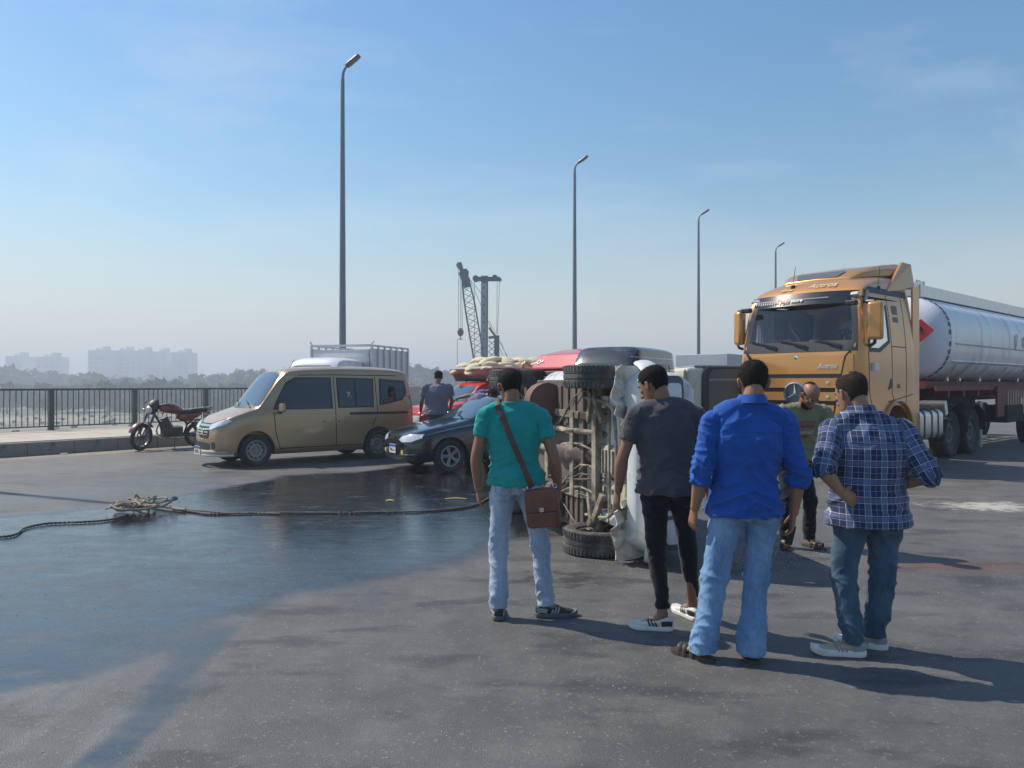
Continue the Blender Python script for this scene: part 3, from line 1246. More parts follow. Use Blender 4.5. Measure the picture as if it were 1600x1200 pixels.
# ---------------------------------------------------------------- gold minivan
def gold_van():
    fwd = Vector((-.78, -.625))
    root = empty('minivan', (-5.50, 15.66, 0), math.atan2(fwd.y, fwd.x), 'gold minivan with steel wheels standing nose left beside the motorcycle', 'minivan')
    paint = mat('gold_paint', (.44, .29, .16), .30, metal=.4, var=.05, vscale=1.5, coat=.6, dirt=(.36, .29, .2), dirt_amt=.12, dscale=2)
    H = .80

    def st(x, w, sill, mid, belt, shoulder, roof, tw, rw=None):
        rw = rw if rw is not None else tw * .93
        return (x, [(w * .90, sill), (w * .99, sill + .10), (w, mid), (w * .975, belt), ((w + tw) / 2 * .985, (belt + shoulder) / 2), (tw, shoulder), (rw, shoulder + (roof - shoulder) * .55), (tw * .6, roof - .012), (0, roof)])
    keys = [
        st(.76, .50, .30, .45, .58, .66, .72, .44),
        st(.70, .66, .25, .45, .66, .76, .82, .60),
        st(.50, .76, .22, .48, .78, .88, .95, .69),
        st(.15, .80, .22, .50, .88, .99, 1.07, .72),
        st(-.08, .81, .22, .52, .93, 1.07, 1.16, .72),
        st(-.34, .815, .22, .54, .96, 1.34, 1.49, .68),
        st(-.58, .82, .22, .55, .98, 1.61, 1.74, .64),
        st(-.84, .82, .22, .55, .99, 1.72, 1.84, .64),
        st(-1.7, .82, .22, .55, 1.0, 1.76, 1.885, .65),
        st(-2.6, .82, .22, .55, 1.0, 1.76, 1.89, .65),
        st(-3.2, .815, .24, .55, 1.0, 1.74, 1.86, .64),
        st(-3.48, .80, .28, .56, 1.0, 1.68, 1.80, .62),
        st(-3.60, .72, .32, .58, 1.0, 1.52, 1.62, .55),
    ]
    bvh = car_body('body', keys, paint, root, (0, -2.68), .315, .19, .81, kx=4)
    D = lambda *a, **k: decal(*a, bvh=bvh, parent=root, **k)
    # windscreen
    ws = [(-.66, 1.13), (-.3, 1.105), (.3, 1.105), (.66, 1.13), (.60, 1.45), (.53, 1.70), (.3, 1.745), (-.3, 1.745), (-.53, 1.70), (-.60, 1.45)]
    D('windscreen_frame', [(x * 1.05, 1.42 + (z - 1.42) * 1.06) for x, z in ws], 'F', m=black_pl, off=.004)
    D('windscreen', ws, 'F', m=blackgl2, off=.009)
    # side glass, both sides
    for v in 'LR':
        fr = [(-.34, 1.06), (-1.62, 1.06), (-1.62, 1.66), (-.84, 1.66), (-.64, 1.56), (-.42, 1.22)]
        D('window_frame', fr, v, m=black_pl, off=.004)
        D('window', inset(fr, .035), v, m=blackgl, off=.008)
        sl = [(-1.74, 1.07), (-2.58, 1.07), (-2.62, 1.64), (-1.74, 1.66)]
        D('window_frame', sl, v, m=black_pl, off=.004)
        w = D('window', inset(sl, .04), v, m=blackgl, off=.009)
        D('window_rail', strip([(-2.16, 1.09), (-2.16, 1.64)], .03), v, m=black_pl, off=.013)
        rr = [(-2.72, 1.10), (-3.30, 1.20), (-3.44, 1.36), (-3.40, 1.60), (-2.76, 1.64)]
        D('window_frame', rr, v, m=black_pl, off=.004)
        D('window', inset(rr, .045), v, m=blackgl, off=.009)
        for pts in ([(-.36, .98), (-.38, .66), (-.47, .34)], [(-1.68, 1.68), (-1.68, .32)], [(-2.66, 1.68), (-2.66, .95), (-2.52, .70)], [(-.47, .335), (-2.3, .335)], [(-.36, .98), (-.36, 1.06)],
                    [(-.90, 1.70), (-1.68, 1.71), (-3.2, 1.70)]):
            D('panel_gap', strip(pts, .014), v, m=seam, off=.003)
        D('slide_rail', strip([(-2.0, .955), (-3.42, .95)], .05), v, m=black_pl, off=.004)
        D('side_moulding', strip([(-.5, .90), (-1.2, .915), (-3.3, .90)], .016), v, m=paint, off=.010)
        for xx in (-1.50, -1.84):
            D('door_handle', rrect(xx - .10, xx + .10, .80, .84, .018), v, m=paint, off=.03)
    # front
    for s in (1, -1):
        hl = [(.30, .70), (.50, .73), (.70, .80), (.715, .87), (.66, .90), (.46, .84), (.33, .80)]
        hl = hl if s > 0 else mirror_xy(hl)
        D('headlight', hl, 'F', m=lampgl, off=.012, step=.06)
        fl = rrect(.46, .60, .36, .50, .05)
        D('fog_lamp_recess', fl if s > 0 else mirror_xy(fl), 'F', m=black_pl, off=.006, step=.05)
    gr = [(-.30, .58), (-.2, .55), (.2, .55), (.30, .58), (.36, .76), (-.36, .76)]
    D('grille', gr, 'F', m=black_pl, off=.006, step=.05)
    for z, w in ((.62, .26), (.67, .29), (.72, .32)):
        D('grille_bar', strip([(-w, z), (0, z - .01), (w, z)], .022), 'F', m=chrome, off=.022, step=.06)
    D('emblem', rrect(-.05, .05, .62, .72, .045, 6), 'F', m=chrome, off=.035, step=.03)
    D('grille_trim', strip([(-.36, .78), (0, .775), (.36, .78)], .02), 'F', m=chrome, off=.012, step=.06)
    D('air_intake', rrect(-.40, .40, .34, .47, .05), 'F', m=black_pl, off=.006, step=.06)
    D('bonnet_gap', strip([(-.62, .92), (-.3, .815), (.3, .815), (.62, .92)], .014), 'F', m=seam, off=.003)
    # chrome nudge bar and plate
    b = MB()
    for z in (.24, .31):
        b.tube([(.42, .74, z), (.66, .64, z), (.83, .3, z), (.85, 0, z), (.83, -.3, z), (.66, -.64, z), (.42, -.74, z)], .028, n=8, k=4, ref=(0, 0, 1))
    part('bumper_bar', b, mat('cream_bumper_bar', (.68, .62, .50), .25, metal=.3), root)
    plate(root, (.885, 0, .32), 0, '٤٢٥١ ع', (.34, .17))
    # wipers, aerial, mirrors
    for y0, y1 in ((.50, .02), (-.05, -.5)):
        b = MB()
        h = bvh.ray_cast(Vector((9, y0, 1.10)), Vector((-1, 0, 0)))[0]
        h2 = bvh.ray_cast(Vector((9, y1, 1.20)), Vector((-1, 0, 0)))[0]
        b.bar(h + V(.03, 0, 0), h2 + V(.035, 0, .01), .018, .012)
        part('wiper', b, black_pl, root)
    b = MB(); b.cyl((-.88, .30, 1.84), (-.98, .30, 2.0), .006, n=6); part('aerial', b, black_pl, root)
    for s in (1, -1):
        b = MB(); b.tube([(-.47, s * .84, 1.02), (-.45, s * .95, 1.06)], [.04, .03], n=8)
        mr_ = part('mirror', b, black_pl, root)
        b = MB(); b.box((-.44, s * 1.0, 1.15), (.10, .19, .17), taper=(.85, .9)); part('mirror_shell', b, paint, mr_, 0, .03)
    # rear
    for s in (1, -1):
        t = rrect(.62, .76, .90, 1.30, .03)
        D('tail_lamp', t if s > 0 else mirror_xy(t), 'B', m=redlens, off=.01)
    D('rear_window', rrect(-.55, .55, 1.05, 1.50, .06), 'B', m=blackgl, off=.008)
    for s in (1, -1):
        for x in (0, -2.68):
            wheel(root, (x, s * .715, .315), .315, .185, 'steel', s)
    # writing on the sliding door glass
    wm = mat('window_sticker', (.75, .75, .75), .6)
    p = bvh.ray_cast(V(-2.0, 6, 1.30), V(0, -1, 0))[0]
    lettering("'F.", wm, root, p + V(0, .016, .02), (-1, 0, 0), (0, 0, 1), .15, name='window_sticker')
    b = MB(); b.box((p.x, p.y + .016, 1.20), (.12, .003, .035)); part('window_sticker', b, wm, root)
    for o in root.children_recursive:
        if o.type == 'MESH' and not any(q.name.startswith('wheel') for q in (o, o.parent) if q) and not o.get('scaled'):
            if o.parent is root:
                if o.data.users > 1:
                    continue
                co = get_co(o.data)
                oz = o.location.z
                z = co[:, 2] + oz
                co[:, 2] = np.where(z > .5, .5 + (z - .5) * 1.085, z) - oz
                set_co(o.data, co)
    return root


gold_van()


# ---------------------------------------------------------------- dark blue hatchback
def blue_car():
    fwd = Vector((-.86, -.51)).normalized()
    root = empty('car', (-1.535, 14.74, 0), math.atan2(fwd.y, fwd.x), 'dark navy hatchback with alloy wheels and yellow fog lamps on the wet road', 'car')
    paint = mat('navy_paint', (.008, .013, .019), .22, metal=.3, var=.1, coat=1.0, dirt=(.06, .06, .06), dirt_amt=.1)

    def st(x, w, sill, mid, belt, shoulder, roof, tw):
        return (x, [(w * .88, sill), (w * .98, sill + .10), (w, mid), (w * .97, belt), ((w + tw) / 2 * .98, (belt + shoulder) / 2), (tw, shoulder), (tw * .9, shoulder + (roof - shoulder) * .55), (tw * .55, roof - .01), (0, roof)])
    keys = [
        st(.78, .42, .30, .44, .52, .58, .62, .36),
        st(.72, .60, .22, .42, .56, .64, .69, .52),
        st(.50, .75, .20, .44, .64, .73, .78, .64),
        st(.05, .81, .19, .46, .74, .82, .88, .68),
        st(-.35, .825, .19, .48, .80, .89, .95, .68),
        st(-.55, .83, .19, .5, .82, .95, 1.02, .66),
        st(-.95, .83, .19, .5, .84, 1.18, 1.26, .60),
        st(-1.25, .83, .19, .5, .85, 1.30, 1.375, .57),
        st(-1.8, .83, .19, .5, .86, 1.34, 1.41, .57),
        st(-2.5, .82, .20, .5, .88, 1.27, 1.35, .55),
        st(-2.95, .80, .24, .52, .88, 1.06, 1.14, .55),
        st(-3.2, .76, .28, .54, .84, .96, 1.0, .58),
        st(-3.3, .66, .34, .56, .80, .88, .92, .5),
    ]
    bvh = car_body('body', keys, paint, root, (0, -2.44), .30, .19, .82)
    D = lambda *a, **k: decal(*a, bvh=bvh, parent=root, **k)
    ws = [(-.64, .965), (0, .95), (.64, .965), (.545, 1.16), (.47, 1.30), (0, 1.345), (-.47, 1.30), (-.545, 1.16)]
    D('windscreen', ws, 'F', m=blackgl2, off=.008)
    for v in 'LR':
        a = [(-.78, .91), (-1.62, .93), (-1.66, 1.27), (-1.32, 1.26), (-1.08, 1.15)]
        c = [(-1.72, .93), (-2.5, .96), (-2.42, 1.2), (-1.76, 1.27)]
        for q in (a, c):
            D('window', q, v, m=blackgl, off=.007)
        for pts in ([(-.62, .86), (-.58, .5), (-.62, .26)], [(-1.69, 1.3), (-1.69, .28)], [(-2.50, .95), (-2.30, .60)]):
            D('panel_gap', strip(pts, .012), v, m=seam, off=.003)
        for xx in (-1.5, -2.2):
            D('door_handle', rrect(xx - .09, xx + .09, .80, .835, .016), v, m=paint, off=.03)
        D('rub_strip', strip([(-.7, .52), (-2.0, .52)], .05), v, m=black_pl, off=.012)
    for s in (1, -1):
        hl = [(.28, .60), (.40, .555), (.62, .57), (.72, .64), (.68, .705), (.5, .70), (.34, .655)]
        D('headlight', hl if s > 0 else mirror_xy(hl), 'F', m=lampgl, off=.012, step=.05)
        fl = [(s * .40 + .042 * math.cos(a), .37 + .042 * math.sin(a)) for a in [2 * math.pi * i / 14 for i in range(14)]]
        D('fog_lamp', fl, 'F', m=mat('yellow_lamp', (.75, .62, .18), .25, coat=1), off=.014, step=.03)
    D('grille', [(-.24, .585), (.24, .585), (.22, .665), (-.22, .665)], 'F', m=black_pl, off=.006, step=.05)
    for z in (.595, .617, .639, .660):
        D('grille_bar', strip([(-.23, z), (.23, z)], .008), 'F', m=chrome, off=.014, step=.06)
    lg = lettering('H', chrome, root, bvh.ray_cast(V(9, 0, .628), V(-1, 0, 0))[0] + V(.022, 0, 0), (0, 1, 0), (0, 0, 1), .075, name='emblem', bold=.004, shear=.4)
    D('lower_grille', rrect(-.62, .62, .245, .31, .03), 'F', m=black_pl, off=.006, step=.07)
    D('bumper_lip', strip([(-.68, .345), (-.3, .33)], .012), 'F', m=chrome, off=.006)
    D('bumper_lip', strip([(.22, .33), (.68, .345)], .012), 'F', m=chrome, off=.006)
    D('bonnet_gap', strip([(-.6, .72), (-.3, .675), (.3, .675), (.6, .72)], .012), 'F', m=seam, off=.003)
    plate(root, (.80, -.02, .42), 0, '٧٥١ ط', (.30, .165))
    for s in (1, -1):
        b = MB(); b.ell((-.80, s * .93, 1.0), (.055, .09, .06)); part('mirror', b, paint, root)
        for x in (0, -2.44):
            wheel(root, (x, s * .73, .30), .30, .185, 'alloy', s)
    for y0, y1 in ((.45, 0), (-.02, -.45)):
        h = bvh.ray_cast(Vector((9, y0, .965)), Vector((-1, 0, 0)))[0]
        h2 = bvh.ray_cast(Vector((9, y1, 1.04)), Vector((-1, 0, 0)))[0]
        b = MB(); b.bar(h + V(.03, 0, .01), h2 + V(.035, 0, .02), .018, .012); part('wiper', b, black_pl, root)
    # folded turquoise cloth behind the glass reads as a bright patch on it
    return root


blue_car()


# ---------------------------------------------------------------- small lorries and vans standing behind
def cab_over(label, name, cat, loc, fwd, paint, Hc=2.1, half=.82, L=1.7, roofc=None, text=None):
    """Forward-control cab with windscreen, doors, mirrors, lamps."""
    root = empty(name, (loc[0], loc[1], 0), math.atan2(fwd[1], fwd[0]), label, cat)

    def st(x, w, sill, mid, belt, shoulder, roof, tw):
        return (x, [(w * .92, sill), (w, sill + .12), (w, mid), (w * .99, belt), ((w + tw) / 2, (belt + shoulder) / 2), (tw, shoulder), (tw * .94, shoulder + (roof - shoulder) * .55), (tw * .6, roof - .01), (0, roof)])
    b0 = .52 * Hc
    keys = [st(.78, half * .90, .42, .7, b0 * .86, b0 * .95, b0, half * .84), st(.72, half * .97, .36, .7, b0 * .9, b0 * 1.0, b0 * 1.06, half * .88),
            st(.56, half, .34, .7, b0, Hc * .70, Hc * .76, half * .86), st(.38, half, .34, .7, b0, Hc * .86, Hc * .92, half * .83), st(.18, half, .34, .7, b0, Hc * .92, Hc * .985, half * .82),
            st(-.3, half, .34, .7, b0, Hc * .93, Hc, half * .82), st(-L + .8, half, .34, .7, b0, Hc * .92, Hc * .99, half * .82), st(-L + .72, half * .97, .36, .7, b0, Hc * .88, Hc * .95, half * .80)]
    bvh = car_body('body', keys, paint, root, (0,), .33, .2, half)
    D = lambda *a, **k: decal(*a, bvh=bvh, parent=root, **k)
    h = half
    ws = [(-h * .86, b0 * 1.08), (h * .86, b0 * 1.08), (h * .78, Hc * .86), (h * .55, Hc * .89), (-h * .55, Hc * .89), (-h * .78, Hc * .86)]
    D('windscreen_frame', [(x * 1.04, Hc * .71 + (z - Hc * .71) * 1.07) for x, z in ws], 'F', m=black_pl, off=.004)
    D('windscreen', ws, 'F', m=blackgl2, off=.009)
    for v in 'LR':
        D('window', [(.44, b0 * 1.06), (-.45, b0 * 1.06), (-.45, Hc * .86), (.16, Hc * .86)], v, m=blackgl, off=.008)
        D('panel_gap', strip([(.5, b0), (.5, .5)], .014), v, m=seam, off=.003)
        D('panel_gap', strip([(-.52, Hc * .9), (-.52, .5)], .014), v, m=seam, off=.003)
        D('door_handle', rrect(-.42, -.25, b0 * .88, b0 * .92, .016), v, m=black_pl, off=.02)
    for s in (1, -1):
        q = rrect(h * .55, h * .86, .62, .76, .04)
        D('headlight', q if s > 0 else mirror_xy(q), 'F', m=lampgl, off=.012, step=.06)
        b = MB(); b.bar((.52, s * h, b0 * 1.1), (.62, s * (h + .16), b0 * 1.2), .02); b.box((.62, s * (h + .17), b0 * 1.38), (.05, .14, .26)); part('mirror', b, black_pl, root)
        wheel(root, (0, s * (h - .12), .33), .33, .19, 'steel', s)
    D('grille', rrect(-h * .5, h * .5, .62, .78, .03), 'F', m=black_pl, off=.006, step=.06)
    D('bumper', rrect(-h * .88, h * .88, .40, .56, .04), 'F', m=mat('grey_bumper', (.22, .22, .22), .5), off=.03, step=.08)
    plate(root, (.80 + .02, 0, .48), 0, '٣٨٢ ن')
    return root, bvh, D


white_p = mat('white_paint', (.72, .73, .73), .3, var=.05, coat=.4, dirt=(.45, .42, .36), dirt_amt=.12)
root, bvh_, D_ = cab_over('white cab lorry with a tall silver cage body behind the gold minivan roof', 'light_truck', 'truck', (-5.05, 20.3), (-.30, -.954), white_p, 2.33, .86)
silver = mat('cage_silver', (.60, .62, .64), .35, metal=.4, var=.05)
cage = MB()
x0, x1, hw = -1.05, -3.35, .90
b = MB(); b.box(((x0 + x1) / 2, 0, .75), (x0 - x1, hw * 2, .12)); part('bed_floor', b, silver, root, 0)
for s in (1, -1):
    b = MB(); b.box(((x0 + x1) / 2, s * hw, 1.70), (x0 - x1, .05, 1.80)); part('side_panel', b, silver, root, 0, .01)
    for i in range(7):
        b = MB(); xx = x0 + (x1 - x0) * i / 6; b.box((xx, s * (hw + .045), 1.72), (.06, .045, 1.95)); part('upright', b, silver, root, 0)
    b = MB(); b.bar((x0, s * hw, 2.68), (x1, s * hw, 2.68), .05); part('top_rail', b, silver, root, 0)
b = MB(); b.box((x0, 0, 1.68), (.05, hw * 2 - .06, 1.78)); b.bar((x0, -hw, 2.68), (x0, hw, 2.68), .06); b.bar((x0 + .02, -hw, 2.5), (x0 + .02, hw, 2.5), .03); part('headboard', b, silver, root, 0)
b = MB(); b.box((x0 + .03, 0, 2.42), (.03, hw * 2 - .1, .12)); part('headboard_sign', b, white_p, root, 0)
for s in (1, -1):
    b = MB(); b.tube([(x0, s * hw, 2.68), (x0 - .02, s * (hw + .10), 2.80)], .02, n=6); part('marker_lamp', b, lampgl, root)
    wheel(root, (-2.5, s * .74, .33), .33, .19, 'steel', s)
b = MB(); b.box((x1, 0, 1.68), (.05, hw * 2 - .06, 1.78)); part('tailgate', b, silver, root, 0)

# red lorry cab seen over the overturned pickup
red_p = mat('red_paint', (.52, .03, .03), .3, var=.08, coat=.5, dirt=(.4, .2, .15), dirt_amt=.08)
root, bvh_, D_ = cab_over('red lorry with white writing above its windscreen, behind the overturned pickup', 'red_truck', 'truck', (1.25, 16.6), (-.80, -.60), red_p, 2.12, .92, 2.2)
wp = mat('white_writing', (.75, .75, .72), .5)
b = MB()
b.loft([[V(.44, -y, z) for y, z in ((.80, 1.93), (.80, 1.97), (-.80, 1.97), (-.80, 1.93))], [V(.2, -y, z) for y, z in ((.78, 2.0), (.78, 2.26), (-.78, 2.26), (-.78, 2.0))],
        [V(-.5, -y, z) for y, z in ((.74, 2.05), (.74, 2.40), (-.74, 2.40), (-.74, 2.05))], [V(-1.2, -y, z) for y, z in ((.72, 2.05), (.72, 2.44), (-.72, 2.44), (-.72, 2.05))]])
part('roof_deflector', b, red_p, root, 30, .02)
sl = Vector((.24, 0, -.29)).normalized()
lettering('-O^', wp, root, (.352, -.62, 2.10), (0, 1, 0), (-sl.x, 0, -sl.z), .17, bold=.004)
lettering(chr(0xFDF2), wp, root, bvh_.ray_cast(V(9, .35, 1.72), V(-1, 0, 0))[0] + V(.02, 0, 0), (0, 1, 0), (-.35, 0, .93), .14, bold=.004)
b = MB(); b.box((.80, -.55, 1.02), (.03, .34, .10)); part('warning_strip', b, mat('yellow_paint', (.75, .55, .03), .4), root, 0)
for s in (1, -1):
    b = MB(); b.tube([(.3, s * .92, 2.0), (.45, s * 1.0, 2.12), (.5, s * 1.02, 2.05)], .025, n=6); b.ell((.5, s * 1.02, 2.0), (.05, .06, .09)); part('marker_lamp', b, amber, root)
b = MB(); b.box((-2.9, 0, .95), (2.9, 1.8, .14)); part('bed_floor', b, under, root, 0)
for s in (1, -1):
    b = MB(); b.box((-2.9, s * .9, 1.25), (2.9, .05, .5)); part('side_panel', b, red_p, root, 0)
    wheel(root, (-3.4, s * .78, .33), .33, .19, 'steel', s)


# red pickup with a flared load bed of sacks
def red_pickup():
    fwd = Vector((-.84, -.54)).normalized()
    root = empty('pickup_truck', (-2.0, 19.3, 0), math.atan2(fwd.y, fwd.x), 'red pickup with a flared white rimmed tray over its back, beyond the navy hatchback', 'pickup truck')

    def st(x, w, sill, mid, belt, shoulder, roof, tw):
        return (x, [(w * .9, sill), (w, sill + .12), (w, mid), (w * .98, belt), ((w + tw) / 2, (belt + shoulder) / 2), (tw, shoulder), (tw * .93, shoulder + (roof - shoulder) * .55), (tw * .6, roof - .01), (0, roof)])
    keys = [st(.74, .6, .42, .6, .74, .80, .84, .54), st(.66, .78, .36, .6, .84, .92, .97, .68), st(.3, .84, .34, .64, .95, 1.02, 1.07, .72), st(-.35, .85, .34, .66, 1.0, 1.08, 1.14, .72),
            st(-.6, .85, .34, .66, 1.02, 1.18, 1.26, .70), st(-1.0, .85, .34, .66, 1.04, 1.52, 1.60, .64), st(-1.3, .85, .34, .66, 1.04, 1.60, 1.68, .63), st(-1.9, .85, .34, .66, 1.04, 1.60, 1.68, .63),
            st(-2.1, .84, .34, .66, 1.04, 1.55, 1.63, .62)]
    bvh = car_body('body', keys, red_p, root, (0,), .34, .2, .84)
    D = lambda *a, **k: decal(*a, bvh=bvh, parent=root, **k)
    D('windscreen', [(-.68, 1.19), (.68, 1.19), (.58, 1.50), (.5, 1.56), (-.5, 1.56), (-.58, 1.50)], 'F', m=blackgl2, off=.008)
    for v in 'LR':
        D('window', [(-.72, 1.12), (-1.85, 1.12), (-1.85, 1.50), (-1.1, 1.50)], v, m=blackgl, off=.008)
        D('panel_gap', strip([(-1.95, 1.5), (-1.95, .45)], .014), v, m=seam, off=.003)
    for s in (1, -1):
        q = rrect(.42, .72, .70, .86, .03)
        D('headlight', q if s > 0 else mirror_xy(q), 'F', m=lampgl, off=.012, step=.06)
        wheel(root, (0, s * .74, .34), .34, .2, 'steel', s)
        wheel(root, (-3.0, s * .74, .34), .34, .2, 'steel', s)
    D('grille', rrect(-.38, .38, .70, .86, .02), 'F', m=black_pl, off=.006, step=.06)
    for z in (.74, .78, .82):
        D('grille_bar', strip([(-.36, z), (.36, z)], .015), 'F', m=chrome, off=.016, step=.08)
    D('bumper', rrect(-.78, .78, .44, .60, .04), 'F', m=black_pl, off=.04, step=.1)
    b = MB(); b.box((-3.05, 0, .72), (1.9, 1.6, .12)); part('bed_floor', b, under, root, 0)
    bedm = mat('bed_red', (.20, .03, .03), .6, dirt=(.10, .07, .05), dirt_amt=.4)
    for s in (1, -1):
        b = MB(); b.box((-3.05, s * .82, 1.0), (1.9, .05, .5)); part('side_panel', b, bedm, root, 0)
        for i in range(5):
            xx = -1.5 - .62 * i
            b = MB(); b.bar((xx, s * .82, 1.2), (xx, s * 1.08, 2.02), .045); part('stay', b, mat('stay_white', (.55, .52, .48), .6), root, 0)
        # flared board with a white rim
        b = MB(); b.loft([[V(-1.1, s * .80, 1.72), V(-1.1, s * 1.10, 2.03), V(-1.1, s * 1.13, 2.0), V(-1.1, s * .83, 1.69)], [V(-4.0, s * .80, 1.72), V(-4.0, s * 1.10, 2.03), V(-4.0, s * 1.13, 2.0), V(-4.0, s * .83, 1.69)]])
        part('flared_board', b, mat('flared_board_paint', (.50, .42, .38), .6, var=.2, vscale=5, dirt=(.25, .1, .08), dirt_amt=.3), root, 0)
        b = MB(); b.bar((-1.05, s * 1.12, 2.04), (-4.05, s * 1.12, 2.04), .05, .05); part('rim', b, white_p, root, 0)
    b = MB(); b.bar((-1.08, -1.12, 2.04), (-1.08, 1.12, 2.04), .06, .05); part('rim', b, white_p, root, 0)
    b = MB(); b.loft([[V(-1.05, y, 2.0) for y in (-1.08, 1.08)] + [V(-1.08, y, 2.0) for y in (1.08, -1.08)], [V(-1.55, y, 1.70) for y in (-.8, .8)] + [V(-1.58, y, 1.70) for y in (.8, -.8)]])
    part('headboard', b, mat('flared_board_paint', (0, 0, 0)), root, 0)
    b = MB(); b.box((-2.7, 0, 1.72), (2.6, 1.64, .04)); part('tray_floor', b, under, root, 0)
    return root


rp = red_pickup()
# sacks: individually laid
sackm = [mat('sack_cream', (.62, .53, .36), .85, var=.15, vscale=6, bump=.5, bscale=30, dirt=(.40, .31, .2), dirt_amt=.2),
         mat('sack_straw', (.52, .43, .27), .85, var=.15, vscale=6, bump=.5, bscale=30, dirt=(.33, .26, .17), dirt_amt=.25)]


def sack_mesh(seed, m):
    b = MB()
    rnd = random.Random(seed)
    b.tube([(-.34, 0, .02), (-.29, 0, .04), (-.15, 0, .07), (.02, .01, .08), (.16, 0, .07), (.29, 0, .04), (.35, 0, .02)],
           [(.05, .015), (.15, .05), (.185, .082), (.19, .09), (.185, .082), (.15, .05), (.05, .015)], n=16, k=3, ref=(0, 1, 0))
    me = b.mesh('sack', m, 60)
    co = get_co(me)
    for i, p in enumerate(co):
        co[i] += np.array([0, .02, .02]) * nz(p[0] * 7 + seed, p[1] * 7, p[2] * 7) + np.array([0, 0, .012]) * nz(p[0] * 20 + seed, p[1] * 20, 0)
    set_co(me, co)
    return me


smes = [sack_mesh(i, sackm[i % 2]) for i in range(4)]
rnd = random.Random(11)
mw = Matrix.Translation(rp.location) @ Matrix.Rotation(rp.rotation_euler.z, 4, 'Z')
for lay, rows, cnt in ((0, 3, 6), (1, 3, 6), (2, 2, 4)):
    for r_ in range(rows):
        for i in range(cnt):
            x = -1.3 - i * .46 - (.25 if lay == 2 else 0) + rnd.uniform(-.05, .05)
            y = ((-.72, 0, .72) if rows == 3 else (-.3, .35))[r_] * (1.12 - .2 * lay) + rnd.uniform(-.06, .06)
            z = 1.76 + lay * .15 + (.17 if abs(y) > .6 and lay == 0 else .12) * .9
            s = link('sack', smes[rnd.randrange(4)])
            s.location = mw @ Vector((x, y, z))
            s.rotation_euler = (rnd.uniform(-.25, .25), rnd.uniform(-.2, .2), rp.rotation_euler.z + rnd.choice((0, 1.57)) + rnd.uniform(-.35, .35))
            tag(s, 'cream sack in the %s layer, %s from the cab end, %s row' % (('bottom', 'middle', 'top')[lay], ORD[i], (('far', 'middle', 'near') if rows == 3 else ('far', 'near'))[r_]), 'sack', 'sacks heaped on the red pickup tray')


# ---------------------------------------------------------------- dark van with long roof, and the cream/brown panel van
def long_van(label, name, loc, fwd, paint, L, Hc, half, tailr=.25, cream=None):
    root = empty(name, (loc[0], loc[1], 0), math.atan2(fwd[1], fwd[0]), label, 'van')

    def st(x, w, sill, belt, shoulder, roof, tw):
        return (x, [(w * .9, sill), (w, sill + .12), (w, .7), (w * .99, belt), ((w + tw) / 2 + .01, (belt + shoulder) / 2), (tw, shoulder), (tw * .96, shoulder + (roof - shoulder) * .6), (tw * .7, roof - .01), (0, roof)])
    b0 = Hc * .52
    keys = [st(.80, half * .7, .4, .7, .78, .84, half * .6), st(.70, half * .95, .34, .85, .95, 1.0, half * .8), st(.35, half, .3, b0, Hc * .72, Hc * .78, half * .85), st(.0, half, .3, b0, Hc * .9, Hc * .96, half * .88),
            st(-.3, half, .3, b0, Hc * .935, Hc, half * .9), st(-L + 1.3, half, .3, b0, Hc * .935, Hc, half * .9), st(-L + .9, half, .32, b0, Hc * .92, Hc * .985, half * .88), st(-L + .8, half * .93, .36, b0, Hc * .85, Hc * .92, half * .80)]
    bvh = car_body('body', keys, paint, root, (0, -L + 1.7), .33, .2, half)
    D = lambda *a, **k: decal(*a, bvh=bvh, parent=root, **k)
    D('windscreen', [(-half * .85, b0 * 1.06), (half * .85, b0 * 1.06), (half * .78, Hc * .86), (-half * .78, Hc * .86)], 'F', m=blackgl2, off=.008)
    for v in 'LR':
        for a, c in ((.2, -.55), (-.65, -1.5), (-1.6, -L + 1.2)):
            if a > c:
                D('window', [(a, b0 * 1.06), (c, b0 * 1.06), (c, Hc * .86), (a - .05, Hc * .86)], v, m=blackgl, off=.008)
        D('roof_gutter', strip([(.1, Hc * .905), (-L + 1.0, Hc * .905)], .02), v, m=mat('gutter_chrome', (.5, .5, .52), .3, metal=.7), off=.012)
    for s in (1, -1):
        q = rrect(half * .5, half * .85, .62, .76, .03)
        D('headlight', q if s > 0 else mirror_xy(q), 'F', m=lampgl, off=.012, step=.06)
        D('tail_lamp', rrect(half * .75, half * .9, .8, 1.1, .02) if s > 0 else mirror_xy(rrect(half * .75, half * .9, .8, 1.1, .02)), 'B', m=redlens, off=.01)
        for x in (0, -L + 1.7):
            wheel(root, (x, s * (half - .12), .33), .33, .19, 'steel', s)
    D('rear_window', rrect(-half * .7, half * .7, b0 * 1.05, Hc * .84, .05), 'B', m=blackgl, off=.008)
    D('bumper', rrect(-half * .85, half * .85, .38, .52, .04), 'F', m=black_pl, off=.03, step=.1)
    return root


dark_p = mat('black_paint', (.016, .02, .024), .25, var=.1, coat=.8, dirt=(.09, .085, .075), dirt_amt=.35, dscale=2.5)
long_van('black van with a chrome roof gutter standing right behind the overturned pickup', 'black_van', (1.78, 14.5), (-.52, -.854), dark_p, 2.9, 2.34, .68)
brown_p = mat('brown_panel_paint', (.085, .07, .06), .35, var=.12, coat=.4, dirt=(.2, .17, .13), dirt_amt=.2)
cr = mat('cream_panel_paint', (.68, .64, .50), .4, var=.06, dirt=(.4, .33, .22), dirt_amt=.2, dscale=4)


